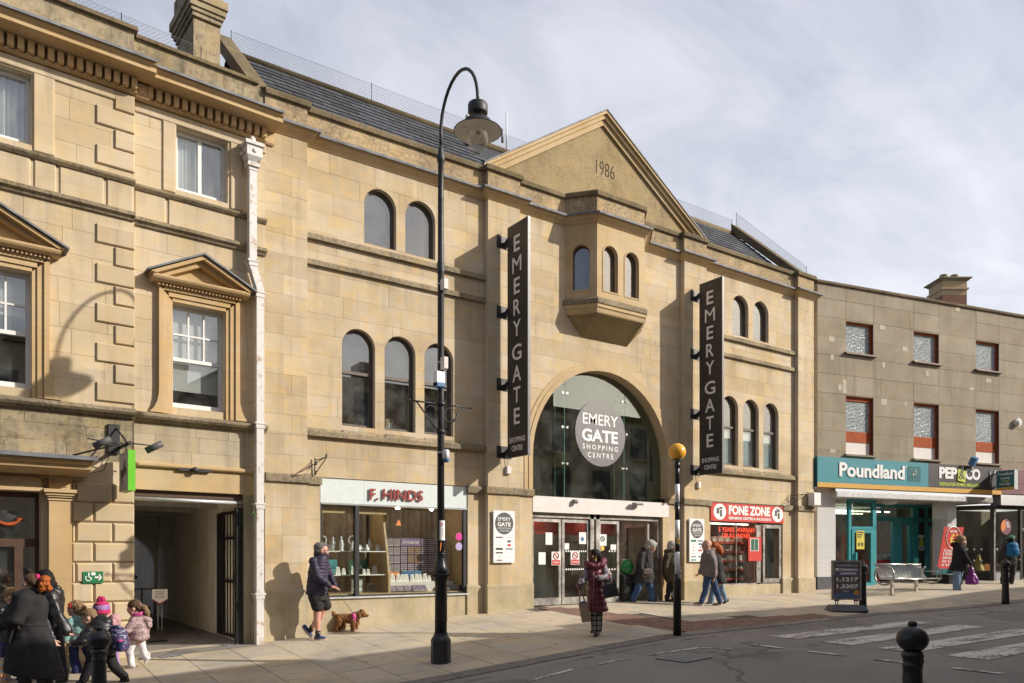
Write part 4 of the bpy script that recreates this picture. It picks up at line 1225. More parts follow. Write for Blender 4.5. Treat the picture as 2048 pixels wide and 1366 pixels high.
part('ridge', MB().tube([(4.5, RY1, RZ1 - .02), (20.9, RY1, RZ1 - .02)], .11, 8), M['coping'], roof)
for xx in (4.42, 20.85):
    q = [(RY0 - .25, RZ0 - .1), (RY1, RZ1 + .05), (RY1, RZ1 + .33), (RY0 - .25, RZ0 + .2)]
    mb = MB(); mb.add([(xx - .16, y, z) for y, z in q] + [(xx + .16, y, z) for y, z in q], [(0, 1, 2, 3), (7, 6, 5, 4), (0, 4, 5, 1), (1, 5, 6, 2), (2, 6, 7, 3), (3, 7, 4, 0)])
    part('verge_coping', mb, M['coping'], roof)
net('bird_netting', 'long fine bird netting standing along the slate roof ridge', E, (4.6, 3.05, 12.45), (20.8, 3.05, 12.45), .46, .46, (0, .2, .4, .6, .8, 1))
net('bird_netting', 'short bird netting sloping down the right end of the slate roof', E, (20.95, 3.0, 12.75), (20.95, .35, 10.25), .4, .3, (0, 1))
ar = MB(); ar.tube([(11.75, 3.1, 12.3), (11.75, 3.1, 13.55)], .02, 6); aer = single('aerial', ar, M['white'], 'thin white aerial rising behind the lamp head', 'aerial', E, (11.75, 3.1, 12.3))
part('clamp', MB().tube([(11.62, 3.1, 12.7), (11.62, 3.1, 13.05)], .035, 6), M['grey_metal'], aer)

# the great arch: ring, glass, fins
ar = MB(); A_ = []; B_ = []
def arch_line(r, n=28): return [(12.455 - r, 3.2)] + [(12.455 + r * math.cos(math.pi - math.pi * i / n), 3.99 + r * math.sin(math.pi - math.pi * i / n)) for i in range(n + 1)] + [(12.455 + r, 3.2)]
def open_band(r0, r1, y0, y1):
    a, b = arch_line(r0), arch_line(r1); n = len(a); mb = MB()
    v = [(x, y0, z) for x, z in a] + [(x, y0, z) for x, z in b] + [(x, y1, z) for x, z in a] + [(x, y1, z) for x, z in b]; f = []
    for i in range(n - 1): f += [(i, i + 1, n + i + 1, n + i), (2 * n + i, 3 * n + i, 3 * n + i + 1, 2 * n + i + 1), (i, 2 * n + i, 2 * n + i + 1, i + 1), (n + i, n + i + 1, 3 * n + i + 1, 3 * n + i)]
    f += [(0, n, 3 * n, 2 * n), (n - 1, 3 * n - 1, 4 * n - 1, 2 * n - 1)]
    return mb.add(v, f)
part('arch_moulding', open_band(2.14, 2.25, -.03, .30), M['trim'], centre)
part('arch_moulding', open_band(2.25, 2.36, -.015, .02), M['trim'], centre)
gp_ = [(10.32, 3.08)] + arch_line(2.13, 40)[0:1] + arch_line(2.13, 40)[1:-1] + [(14.59, 3.2), (14.59, 3.08)]
def clip_x(poly, x0, x1):
    for s_, lim in ((1, x0), (-1, x1)):
        o = []
        for i in range(len(poly)):
            p, q = poly[i - 1], poly[i]; a, b = s_ * (p[0] - lim), s_ * (q[0] - lim)
            if (a >= 0) != (b >= 0): t = a / (a - b); o.append((lim, p[1] + t * (q[1] - p[1])))
            if b >= 0: o.append(q)
        poly = o
    return poly
for a, b in ((10.3, 11.44), (11.45, 13.33), (13.34, 14.6)): part('glass_panel', MB().prism(clip_x(gp_, a, b), .25, .262), M['green_glass'], centre)
for x in (11.445, 13.335): part('glass_fin', MB().box(x - .009, x + .009, .27, .62, 3.08, 5.75), M['doorglass'], centre)
for x in (11.445, 13.335):
    for yy in (.265, .621): part('fin_edge', MB().box(x - .011, x + .011, yy, yy + .004, 3.085, 5.72), M['fascia_mint'], centre)
for x in (11.445, 13.335):
    for z in (3.9, 4.75, 5.55):
        mb = MB()
        for s_ in (-1, 1): mb.lathe([(.0, 0), (.035, 0), (.035, .02), (0, .02)], n=10).xf(Matrix.Identity(4))
        mb = MB()
        for s_ in (-.07, .07): mb.tube([(x + s_, .24, z), (x + s_, .252, z)], .03, 10)
        mb.tube([(x - .07, .268, z), (x + .07, .268, z)], .015, 6)
        part('glass_fixing', mb, M['steel'], centre, kind='stuff')
# roundel on the glass
rd = thing('shop_sign', 'large round grey roundel with white lettering on the arch glass', 'sign', E, (12.55, .25, 4.7))
part('disc', MB().disc(12.55, 4.70, .80, .236, .248, 48), M['logo_disc'], rd)
def logo(cx, cz, r, y, parent, org=None):
    k = r / .8
    text('EMERY', cx - .57 * k, cx + .55 * k, cz + .19 * k, cz + .45 * k, y, M['letter'], parent, .006, .004, org=org)
    text('GATE', cx - .60 * k, cx + .55 * k, cz - .22 * k, cz + .08 * k, y, M['letter'], parent, .03, .004, org=org)
    text('SHOPPING', cx - .58 * k, cx + .55 * k, cz - .41 * k, cz - .29 * k, y, M['letter'], parent, .01, .004, spacing=1.45, org=org)
    text('CENTRE', cx - .42 * k, cx + .40 * k, cz - .60 * k, cz - .48 * k, y, M['letter'], parent, .01, .004, spacing=1.45, org=org)
logo(12.55, 4.70, .8, .235, rd)
# white band over the doors, with two little cameras
part('door_fascia', MB().box(10.312, 14.598, -.03, .25, 2.72, 3.08), M['offwhite'], centre)
for x, nm in ((11.5, 'small dome camera under the left fin of the arch glass'), (13.42, 'small flat camera at the foot of the right fin of the arch glass')):
    mb = MB(); mb.box(x - .05, x + .05, -.12, -.03, 3.0, 3.04)
    if x < 12: mb.ball((x, -.10, 2.98), (.06, .06, .045))
    else: mb.bbox(x - .14, x + .14, -.2, -.08, 2.98, 3.04, .02)
    single('security_camera', mb, M['grey_metal'], nm, 'camera', E, (x, -.1, 3.0))
# hall behind arch and doors
hall = MB(); hall.box(10.0, 10.1, .4, 9, .3, 6.2); hall.box(14.8, 14.9, .4, 9, .3, 6.2); hall.box(10.1, 14.8, 9, 9.1, .3, 6.2); hall.box(10.1, 14.8, .4, 9, 6.2, 6.3)
part('hall', hall, M['interior'], centre)
part('hall_floor', MB().box(10.1, 14.8, .2, 9, .3, .60), M['offwhite'], centre)
part('hall_ceiling', MB().box(10.1, 14.8, 1.2, 9, 2.95, 3.05), M['ceil'], centre)
LT = simple('light_panel', (.9, .88, .82), .5); LT.node_tree.nodes['Principled BSDF'].inputs['Emission Color'].default_value = (1, .92, .8, 1); LT.node_tree.nodes['Principled BSDF'].inputs['Emission Strength'].default_value = 4
for y in (1.5, 3.2, 5.2, 7.2):
    for x in (11.3, 13.3): part('ceiling_light', MB().box(x, x + .6, y, y + .6, 2.935, 2.949), LT, centre)
part('red_bulkhead', MB().box(11.2, 14.6, 1.9, 2.0, 2.30, 2.95), M['red'], centre)
for i in range(3): part('wall_panel', MB().box(10.3 + i * 1.5, 11.5 + i * 1.5, 2.6 + .4 * i, 2.7 + .4 * i, .6, 2.7), M[('interior', 'fascia_mint', 'curtain')[i]], centre)
for i, x in enumerate((13.35, 13.75, 14.1)):
    f = MB()
    for j in range(6): f.box(x - .12, x + .12, 2.2, 2.215, 1.25 + j * .22, 1.42 + j * .22)
    part('shop_posters', f, M['paper'], centre, kind='stuff')
# doors
def leaf(name, x0, x1, y, label=None, handle=False):
    mb = MB(); t_ = .07; z0, z1 = .62, 2.60
    mb.box(x0, x0 + t_, y, y + .06, z0, z1); mb.box(x1 - t_, x1, y, y + .06, z0, z1); mb.box(x0 + t_, x1 - t_, y, y + .06, z1 - .09, z1); mb.box(x0 + t_, x1 - t_, y, y + .06, z0, z0 + .16)
    d = part('door', mb, M['alu'], centre)
    part('pane', MB().box(x0 + t_, x1 - t_, y + .025, y + .033, z0 + .16, z1 - .09), M['doorglass'], d)
    return d
d1 = leaf('door', 10.36, 11.22, .10); d2 = leaf('door', 11.25, 12.07, .10); d3 = leaf('door', 12.36, 13.02, .10)
fr = MB(); fr.box(10.312, 10.36, .06, .2, .58, 2.72); fr.box(12.07, 12.18, .06, .2, .58, 2.72); fr.box(12.25, 12.36, .06, .2, .58, 2.72); fr.box(10.36, 14.55, .06, .2, 2.61, 2.72); fr.box(14.30, 14.40, .06, .2, .58, 2.61); fr.box(12.18, 12.25, .1, .2, .58, 2.61)
part('door_frame', fr, M['alu'], centre)
mb = MB()
for a, b in ((.14, .22), (.90, .98)): mb.box(14.02, 14.08, a, b, .62, 2.56)
mb.box(14.02, 14.08, .22, .90, 2.47, 2.56); mb.box(14.02, 14.08, .22, .90, .62, .76)
d4 = part('door', mb, M['alu'], centre); part('pane', MB().box(14.045, 14.053, .22, .90, .76, 2.47), M['doorglass'], d4)
part('jamb', MB().box(14.40, 14.6, -.02, .3, .3, 2.72), M['trim'], centre)
def notice(d, x0, x1, z0, z1, y=.096, mat='paper'): return part('notice', MB().box(x0, x1, y, y + .003, z0, z1), M[mat], d)
def eX(px): return E.X(px, .1)
def eZ(px, py): return E.Z(px, py, .1)
notice(d1, eX(1091), eX(1104.5), eZ(1098, 1089.5), eZ(1098, 1065)); notice(d1, eX(1077), eX(1091), eZ(1084, 1129), eZ(1084, 1104.5))
notice(d2, eX(1158), eX(1172), eZ(1165, 1088), eZ(1165, 1064.5)); notice(d2, eX(1129), eX(1138), eZ(1134, 1099), eZ(1134, 1086.5)); notice(d3, eX(1198), eX(1213), eZ(1205, 1091.5), eZ(1205, 1068.5)); notice(d3, eX(1221), eX(1232), eZ(1226, 1100), eZ(1226, 1089))
part('seal', MB().disc(eX(1164.5), eZ(1164.5, 1078), .05, .092, .095, 16), M['blue_card'], d2)
def nosmoke(d, px, py):
    x, z = eX(px), eZ(px, py)
    notice(d, x - .13, x + .13, z - .16, z + .15)
    part('red_band', MB().box(x - .115, x + .115, .0925, .0955, z - .15, z - .04), M['red'], d)
    text('No Smoking', x - .09, x + .09, z - .125, z - .07, .092, M['letter'], d, .02, .002)
    mb = MB(); pts = [(x + .075 * math.cos(a * math.pi / 10), .091, z + .055 + .075 * math.sin(a * math.pi / 10)) for a in range(21)]
    mb.tube(pts, .009, 5); mb.tube([(x - .052, .0905, z + .107), (x + .052, .0905, z + .003)], .009, 5)
    part('prohibition_ring', mb, M['red'], d)
nosmoke(d1, 1112, 1116.5); nosmoke(d2, 1150, 1115.5)
mb = MB(); x, z = eX(1205), eZ(1205, 1077.5); mb.tube([(x + .06 * math.cos(a * math.pi / 10), .092, z + .06 * math.sin(a * math.pi / 10)) for a in range(21)], .008, 5); mb.tube([(x - .04, .092, z + .04), (x + .04, .092, z - .04)], .008, 5)
part('prohibition_ring', mb, M['black'], d3)
part('round_sticker', MB().disc(eX(1204.5), eZ(1204.5, 1096.5), .06, .092, .096, 18), M['gold'], d3)
for d, a, b in ((d2, 1130, 1173), (d3, 1216, 1232)):
    for py in (1102.5, 1138.5):
        n = 10 if d is d2 else 3; mb = MB()
        for i in range(n): mb.disc(eX(a) + (eX(b) - eX(a)) * (i + .5) / n, eZ((a + b) / 2, py), .022, .093, .095, 10)
        part('glass_dots', mb, M['letter'], d, kind='stuff')

# blade signs
def blade(x, label):
    z0, z1 = 3.82, 8.74
    t = thing('blade_sign', label, 'sign', E, (x, YP, z0), 'tall charcoal blade signs flanking the entrance')
    part('panel', MB().box(x, x + .055, -1.0, -.27, z0, z1), M['sign_black'], t)
    part('edge_trim', MB().box(x - .004, x + .06, -1.02, -1.0, z0 - .004, z1 + .004), M['logo_disc'], t)
    for z in (3.95, 5.4, 6.95, 8.45):
        z -= .12
        part('bracket', MB().box(x - .19, x + .19, YP - .012, YP - .001, z, z + .26), M['iron'], t)
        mb = MB(); mb.add([(x + a, y, zz) for a in (-.006, .05) for y, zz in ((YP - .012, z), (YP - .012, z + .14), (-.28, z + .2), (-.28, z + .12))], [(0, 1, 2, 3), (7, 6, 5, 4), (0, 4, 5, 1), (1, 5, 6, 2), (2, 6, 7, 3), (3, 7, 4, 0)])
        part('arm', mb, M['iron'], t)
    # left face reads outwards: y runs from the wall (-.27, left) to the street (-1.0, right)
    me0 = 'EMERY GATE'; zt = 8.50; h = .335
    wds = {'E': .20, 'M': .30, 'R': .23, 'Y': .26, 'G': .32, 'A': .29, 'T': .23}
    for i, c in enumerate('EMERYGATE'):
        zc = 8.31 - i * .447 - (.06 if i > 4 else 0)
        wd = wds[c] * 1.08; yc = -.62
        tx = text_mesh(c, 0 if c == 'M' else .012, .5); xs = [v.co.x for v in tx.vertices]; ys = [v.co.y for v in tx.vertices]
        ax, bx_, ay, by = min(xs), max(xs), min(ys), max(ys)
        for v in tx.vertices:
            u = (v.co.x - ax) / (bx_ - ax); w_ = (v.co.y - ay) / (by - ay); dd = v.co.z
            v.co = (-.002 - .003 * (.5 + dd), (yc + wd / 2 - u * wd) - YP, zc - h / 2 + w_ * h - z0)
        put('letter', tx, M['letter'], t)
    for txt, zc, wd in (('SHOPPING', 4.18, .56), ('CENTRE', 4.0, .40)):
        tx = text_mesh(txt, .012, .5); xs = [v.co.x for v in tx.vertices]; ys = [v.co.y for v in tx.vertices]
        ax, bx_, ay, by = min(xs), max(xs), min(ys), max(ys)
        for v in tx.vertices:
            u = (v.co.x - ax) / (bx_ - ax); w_ = (v.co.y - ay) / (by - ay); dd = v.co.z
            v.co = (-.002 - .003 * (.5 + dd), (-.63 + wd / 2 - u * wd) - YP, zc - .055 + w_ * .115 - z0)
        put('lettering', tx, M['letter'], t)
    return t
blade(9.46, 'tall charcoal blade sign with white lettering left of the arch')
blade(15.47, 'tall charcoal blade sign with white lettering right of the arch')
for x, s_ in ((9.55, 'left'), (15.56, 'right')):
    mb = MB(); mb.bbox(x - .055, x + .055, YP - .07, YP, 3.50, 3.66, .008)
    jb = single('junction_box', mb, M['offwhite'], f'small white cable box under the {s_} blade sign', 'cable box', E, (x, YP, 3.58))
    part('cable', MB().tube([(x - .02, YP - .03, 3.66), (x - .04, YP - .05, 3.9), (x + .02, YP - .12, 3.98)], .008, 5), M['galv'], jb)

# directory boards
def board(x0, x1, label, rows):
    t = thing('directory_board', label, 'sign', E, (x0, YP, 1.59))
    part('panel', MB().box(x0, x1, YP - .06, YP - .03, 1.59, 2.70), M['sign_white'], t)
    part('batten', MB().box(x0 + .08, x1 - .08, YP - .03, YP, 1.7, 2.6), M['iron'], t)
    cx = (x0 + x1) / 2; part('disc', MB().disc(cx, 2.43, .235, YP - .064, YP - .061, 36), M['logo_grey'], t)
    logo(cx, 2.43, .235, YP - .065, t)
    for r_, (la, ra) in enumerate(rows):
        z = 2.13 - r_ * .082
        for s_, (mat, wd, hh) in ((-1, la), (1, ra)):
            if mat is None: continue
            c = cx + s_ * .128
            if isinstance(hh, str): text(hh, c - wd, c + wd, z - .018, z + .018, YP - .062, M[mat], t, .02, .002)
            else: part('shop_plate', MB().box(c - wd, c + wd, YP - .063, YP - .061, z - hh, z + hh), M[mat], t)
    scw = MB()
    for xx in (x0 + .03, x1 - .03):
        for zz in (1.63, 2.66): scw.disc(xx, zz, .009, YP - .064, YP - .06, 8)
    part('screws', scw, M['grey_metal'], t, kind='stuff')
N_ = (None, 0, 0)
board(9.15, 9.70, 'white directory board with round grey logo under the left blade sign', [(('logo_grey', .09, .013), ('galv', .09, .006)), (('galv', .08, .004), ('logo_grey', .045, .022)), (('galv', .09, .006), ('red', .042, .024)), (('sign_black', .09, .022), ('purple', .09, .012)), (('bronze', .09, .015), ('galv', .07, .006)), (('galv', .03, .02), ('galv', .08, .004)), (('sign_black', .075, 'COSTA'), N_)])
board(15.18, 15.735, 'white directory board with round grey logo right of the entrance', [(('safety_green', .10, .024), ('logo_grey', .09, .016)), (('galv', .03, .015), ('blue_card', .08, .022)), (('red', .02, .012), ('sign_black', .012, .02)), (('galv', .05, .02), ('red', .075, .02)), (('sign_black', .015, .015), N_), (('logo_grey', .09, .012), ('sign_black', .09, 'YMCA')), (('teal', .09, .018), N_)])

# left shop: the jeweller
fs = thing('shop_sign', 'pale mint jeweller fascia with dark red raised letters', 'sign', E, (7.0, 0, 2.72))
xsplit = [5.41, 6.29, 7.93, 8.62]
for a, b in zip(xsplit, xsplit[1:]): part('fascia_panel', MB().box(a + .002, b - .002, .02, .06, 2.735, 3.19), M['fascia_mint'], fs)
part('fascia_trim', MB().box(5.41, 8.62, .0, .05, 2.70, 2.733), M['grey_metal'], fs)
text('F.', E.X(740, -.02), E.X(757, -.02), E.Z(748, 1000, -.02), E.Z(748, 977.5, -.02), -.002, M['red_metal'], fs, .012, .022, 'letters')
text('HINDS', E.X(766, -.02), E.X(846, -.02), E.Z(800, 1000.5, -.02), E.Z(800, 979, -.02), -.002, M['red_metal'], fs, .012, .022, 'letters', slant=0.04)
part('stall_riser', MB().box(5.40, 8.63, .0, .3, -.4, .92), M['plinth'], centre)
part('shop_sill', MB().box(5.38, 8.65, -.04, .3, .92, .95), M['galv'], centre)
sf = MB(); sf.box(5.40, 5.44, .02, .1, .95, 2.70); sf.box(6.10, 6.18, .0, .1, .95, 2.70); sf.box(8.54, 8.62, .02, .1, .95, 2.70); sf.box(5.44, 8.54, .03, .1, .95, .98)
part('shop_frame', sf, M['iron'], centre)
for a, b in ((5.44, 6.10), (6.18, 8.54)): part('shop_window', MB().box(a, b, .05, .058, .98, 2.70), M['shopglass'], centre)
ds = MB(); ds.box(5.40, 8.6, .1, 1.3, .95, 1.0); ds.box(5.40, 8.6, .1, 1.3, 2.74, 2.76); ds.box(5.36, 5.40, .1, 1.3, .95, 2.75); ds.box(8.6, 8.64, .1, 1.3, .95, 2.75); ds.box(5.4, 8.6, 1.3, 1.32, .95, 2.75)
part('display_case', ds, M['wood'], centre)
L2 = simple('spot_lamp', (.9, .88, .82), .5); L2.node_tree.nodes['Principled BSDF'].inputs['Emission Color'].default_value = (1, .9, .75, 1); L2.node_tree.nodes['Principled BSDF'].inputs['Emission Strength'].default_value = 25
for x in (5.7, 6.4, 7.3, 8.1): part('display_light', MB().lathe([(.0, 2.70), (.04, 2.70), (.04, 2.735), (0, 2.735)], (x, .6, 0), 10), L2, centre)
part('pelmet', MB().box(5.44, 6.82, .14, .2, 2.55, 2.72), M['wood'], centre)
cpv = [(.12, .98), (.14, 1.4), (.24, 1.9), (.34, 2.3), (.42, 2.72), (1.0, 2.72), (1.0, .98)]
mb = MB(); mb.add([(6.86, y, z) for y, z in cpv] + [(6.90, y, z) for y, z in cpv], [list(range(7)), list(range(13, 6, -1))] + [(i, (i + 1) % 7, (i + 1) % 7 + 7, i + 7) for i in range(7)])
part('partition', mb, M['wood'], centre)
curtain(5.42, 6.85, 1.0, 2.72, 1.15, 9, .04, M['curtain'], centre); curtain(6.92, 8.58, 1.0, 2.72, 1.2, 11, .04, M['curtain'], centre)
for z in (1.365, 1.825):
    for a, b in ((5.46, 6.08), (6.2, 6.84)): part('glass_shelf', MB().box(a, b, .2, .75, z - .015, z), M['silver'] if 0 else M['shopglass'], centre); part('shelf_edge', MB().box(a, b, .195, .2, z - .017, z + .002), M['letter'], centre)
part('shelf_back', MB().box(8.2, 8.56, .62, .64, 1.0, 2.0), M['wood'], centre)
# figurines
def figurine(kind):
    mb = MB()
    if kind == 0: mb.lathe([(.045, 0), (.05, .01), (.03, .03), (.045, .06), (.028, .11), (.034, .14), (.015, .16), (.02, .175), (.018, .195), (.003, .205)], n=10); mb.tube([(.02, 0, .14), (.06, 0, .11), (.05, -.02, .09)], .008, 5)
    elif kind == 1:
        mb.lathe([(.06, 0), (.065, .015), (.05, .025), (.06, .06), (.03, .09), (.033, .12), (.012, .14), (.02, .16), (.003, .18)], n=10)
        mb.tube([(.05 + .0 * i + .075 * math.cos(i * math.pi / 8 + .3) - .05, .0, .2 + .075 * math.sin(i * math.pi / 8 + .3)) for i in range(17)], .013, 6)
    else: mb.lathe([(.04, 0), (.05, .02), (.045, .06), (.02, .09), (.022, .11), (.016, .13), (.003, .14)], n=9); mb.ball((.03, 0, .05), (.03, .025, .03), 8, 6)
    return mb
fx = [(5.47, 1.825, 0), (5.66, 1.825, 1), (5.76, 1.825, 2), (5.87, 1.825, 0), (6.0, 1.825, 0), (6.28, 1.825, 1), (6.36, 1.825, 2), (6.45, 1.825, 2), (6.54, 1.825, 2), (6.64, 1.825, 0), (6.78, 1.825, 2)]
protos = {}
for i, (x, z, kd) in enumerate(fx):
    lab = OR[i] + [' porcelain piece from the left, a tall white figurine, on the top shelf', ' porcelain piece from the left, a figure under a hoop, on the top shelf', ' porcelain piece from the left, a small white figurine, on the top shelf'][kd]
    if kd not in protos:
        o_ = single('figurine', figurine(kd), M['porcelain'], lab, 'figurine', E, (0, 0, 0), 'porcelain figures on the top shelf'); protos[kd] = o_; ORG[o_.name] = (0, 0, 0)
    else: o_ = dup(protos[kd], None, None, lab)
    o_.location = (x, .45 + .1 * (i % 2), z); s_ = rgE.uniform(.9, 1.25); o_.scale = (s_, s_, s_ * (1.25 if kd == 0 else 1)); o_.rotation_euler = (0, 0, rgE.uniform(-1, 1))
# jewellery trays
tray0 = None
def tray(x, z, y, wd, hh, tilt, label, grp, style):
    global tray0
    mb = MB(); mb.box(-wd / 2, wd / 2, 0, .02, -hh / 2, hh / 2)
    o_ = single('jewellery_tray', mb, M['purple'], label, 'jewellery tray', E, (0, 0, 0), grp)
    jw = MB()
    if style == 0:
        for k in range(6): jw.box(-wd * .4 + wd * .8 * k / 5 - .0025, -wd * .4 + wd * .8 * k / 5 + .0025, -.006, 0, -hh * .38, hh * .4)
        jw.box(-wd * .42, wd * .42, -.008, 0, -hh * .46, -hh * .40)
    else:
        for a in range(6):
            for b in range(4): jw.box(-wd * .4 + wd * .8 * a / 5 - .006, -wd * .4 + wd * .8 * a / 5 + .006, -.01, 0, -hh * .36 + hh * .74 * b / 3 - .007, -hh * .36 + hh * .74 * b / 3 + .007)
    part('jewellery', jw, M['pad' if style != 2 else 'gold'], o_, kind='stuff')
    o_.location = (x, y, z); o_.rotation_euler = (tilt, 0, 0); return o_
c0 = [6.98, 7.13, 7.28, 7.44, 7.60, 7.76, 7.92, 8.08, 8.24, 8.40]
for r_ in range(4):
    for ci, x in enumerate(c0):
        if r_ == 0 and ci in (3, 4, 5): continue
        tray(x, 2.02 - r_ * .178, .60, .145, .165, 0, f'purple jewellery tray, {OR[ci]} from the left in the {OR[r_]} row of the tray wall', 'upright jewellery trays', 0 if ci < 3 else (2 if ci in (4, 5) and r_ < 3 else 1))
o_ = thing('sale_sign', 'purple card reading UP TO 50% OFF above the jewellery trays', 'sign', E, (7.60, .6, 2.02))
part('card', MB().box(7.37, 7.83, .598, .615, 1.94, 2.10), M['purple_lt'], o_); text('UP TO 50% OFF', 7.41, 7.79, 1.985, 2.04, .597, M['letter'], o_, .012)
for i, x in enumerate((7.02, 7.18, 7.34, 8.18, 8.34, 8.48)):
    tray(x, 1.075, .26, .15, .15, -.7, f'{OR[i]} small tilted purple tray from the left along the bottom of the jeweller window', 'tilted jewellery trays', 1)
tray(7.62, 1.075, .26, .34, .15, -.7, 'wide purple necklace tray tilted at the bottom of the jeweller window', 'tilted jewellery trays', 0)
mb = MB(); mb.box(6.92, 8.5, .38, .9, 1.0, 1.20); part('display_step', mb, M['offwhite'], centre)
def card(x0, x1, z0, z1, y, mat, label, txt=None, tb=None):
    t = thing('display_card', label, 'card', E, ((x0 + x1) / 2, y, z0))
    part('card', MB().box(x0, x1, y, y + .015, z0, z1), M[mat], t)
    if txt: text(txt, tb[0], tb[1], tb[2], tb[3], y - .001, M['letter'], t, .02)
card(6.94, 7.3, 1.21, 1.40, .52, 'orange', 'orange display card on the white step of the jeweller window')
card(7.36, 7.82, 1.21, 1.42, .54, 'blue_card', 'blue display card behind white busts in the jeweller window')
card(6.22, 6.62, 1.37, 1.66, .6, 'green_card', 'dark green watch card lettered in white on the middle shelf', 'FOSSIL', (6.27, 6.52, 1.475, 1.535))
card(5.62, 5.98, 1.37, 1.66, .6, 'teal', 'pale blue display card on the middle shelf left of the mullion')
def bust(x, z, y, s_, label):
    mb = MB(); mb.hull([(x - .05 * s_, y, z), (x + .05 * s_, y, z), (x + .05 * s_, y + .05, z), (x - .05 * s_, y + .05, z)], [(x - .035 * s_, y + .03, z + .15 * s_), (x + .035 * s_, y + .03, z + .15 * s_), (x + .03 * s_, y + .05, z + .15 * s_), (x - .03 * s_, y + .05, z + .15 * s_)])
    o_ = single('display_stand', mb, M['pad'], label, 'display stand', E, (x, y, z), 'white jewellery display stands')
    part('necklace', MB().tube([(x - .025 * s_, y + .02, z + .13 * s_), (x - .015, y + .005, z + .06 * s_), (x, y + .001, z + .04 * s_), (x + .015, y + .005, z + .06 * s_), (x + .025 * s_, y + .02, z + .13 * s_)], .003, 4), M['silver'], o_)
for i in range(9): bust(7.12 + i * .105 + rgE.uniform(-.02, .02), 1.20, .42, rgE.uniform(.6, 1.2), f'{OR[i]} white jewellery stand from the left on the step below the trays')
for i, (x, s_) in enumerate(((5.72, 1.2), (5.92, 1), (6.04, .8), (6.24, 1), (6.47, .7), (6.56, .7), (6.70, 1.1))): bust(x, 1.365, .40, s_, f'{OR[i]} white jewellery stand from the left on the middle shelf of the jeweller window')
for x, z, lab in ((6.36, 1.0, 'large silver photo frame at the bottom of the jeweller window'), (6.66, 1.0, 'small silver photo frame at the bottom of the jeweller window')):
    s_ = .26 if x < 6.5 else .17
    t = thing('photo_frame', lab, 'frame', E, (x, .5, z)); mb = MB(); mb.box(x - s_ / 2, x + s_ / 2, .5, .515, z, z + s_ * 1.05); part('frame', mb, M['silver'], t)
    part('photo', MB().box(x - s_ * .38, x + s_ * .38, .496, .499, z + s_ * .12, z + s_ * .93), M['fascia_mint' if x < 6.5 else 'logo_disc'], t)
mb = MB(); mb.prism([(E.X(792, .04), E.Z(792, 1051, .04)), (E.X(803, .04), E.Z(803, 1051, .04)), (E.X(797.5, .04), E.Z(797, 1038, .04))], .042, .047)
single('sticker', mb, M['orange'], 'orange warning triangle stuck on the jeweller window', 'sticker', E, (7.1, .04, 2.3))
for (px, py, mat, lab) in ((918, 1073, 'magenta', 'pink round sticker at the right edge of the jeweller window'), (918, 1093, 'lilac', 'lilac round sticker below the pink one on the jeweller window')):
    if mat not in M: M[mat] = simple(mat + '_sticker', (.60, .03, .25) if mat == 'magenta' else (.42, .36, .58), .5, var=.05)
    single('sticker', MB().disc(E.X(px, .04), E.Z(px, py, .04), .082, .042, .047, 24), M[mat], lab, 'sticker', E, (8.4, .04, 2.0))

# right shop: the phone shop
fz = thing('shop_sign', 'red phone shop fascia with white lettering and two white ovals', 'sign', E, (17.7, 0, 2.68))
FX0, FX1 = 16.19, 19.29
part('fascia_panel', MB().box(FX0, FX1, -.03, .06, 2.68, 3.17), M['red'], fz)
part('fascia_trim', MB().box(FX0, FX1, -.035, .05, 3.172, 3.195), M['iron'], fz)
fxp = lambda p: E.X(p, -.03); fzp = lambda p, q: E.Z(p, q, -.03)
text('FONE ZONE', fxp(1457.5), fxp(1540), 2.86, 3.12, -.031, M['letter'], fz, .045)
text('REPAIRING CENTRE & UNLOCKING', fxp(1457.5), fxp(1542), 2.735, 2.81, -.031, M['letter'], fz, .03)
for a, b in ((1427, 1452), (1544, 1566)):
    cx_ = (fxp(a) + fxp(b)) / 2; part('oval', MB().disc(cx_, 2.93, abs(fxp(b) - fxp(a)) / 2, -.034, -.031, 32, .215), M['letter'], fz)
    mb = MB(); mb.box(cx_ - .13, cx_ - .03, -.037, -.034, 2.88, 3.03); mb.box(cx_ + .0, cx_ + .09, -.037, -.034, 2.80, 2.98); mb.box(cx_ - .02, cx_ + .1, -.037, -.034, 3.0, 3.06); part('phone_picture', mb, M['logo_grey'], fz, kind='stuff')
part('stall_riser', MB().box(16.2, 19.3, .02, .3, -.1, .95), M['plinth'], centre)
sf = MB(); sf.box(16.2, 16.24, .06, .12, .95, 2.68); sf.box(17.33, 17.345, .06, .1, .98, 2.64); sf.box(18.2, 18.38, .06, .12, .95, 2.68); sf.box(16.24, 19.3, .06, .12, .95, .985); sf.box(16.24, 19.28, .06, .12, 2.64, 2.68)
sf.box(18.45, 18.53, .03, .1, .985, 2.64); sf.box(19.18, 19.28, .03, .1, .985, 2.64); sf.box(18.53, 19.18, .03, .1, 2.53, 2.64); sf.box(18.53, 19.18, .03, .1, .985, 1.10)
part('shop_frame', sf, M['alu'], centre)
for a, b in ((16.24, 18.2), (18.53, 19.18)): part('shop_window', MB().box(a, b, .08, .088, .985, 2.64), M['doorglass'], centre)
pr = MB(); pr.box(16.2, 18.4, 1.6, 1.62, .95, 2.7); pr.box(18.4, 18.42, .3, 1.6, .95, 2.7); pr.box(16.18, 16.2, .3, 1.6, .95, 2.7); pr.box(16.2, 19.3, .3, 1.6, 2.7, 2.72); pr.box(16.2, 19.3, .3, 1.6, .93, .95)
part('room', pr, M['red_frame'], centre)
part('room', MB().box(18.42, 19.3, .5, .52, .95, 2.7), M['curtain'], centre)
part('ceiling_light', MB().box(16.4, 18.2, .35, .42, 2.62, 2.65), LT, centre)
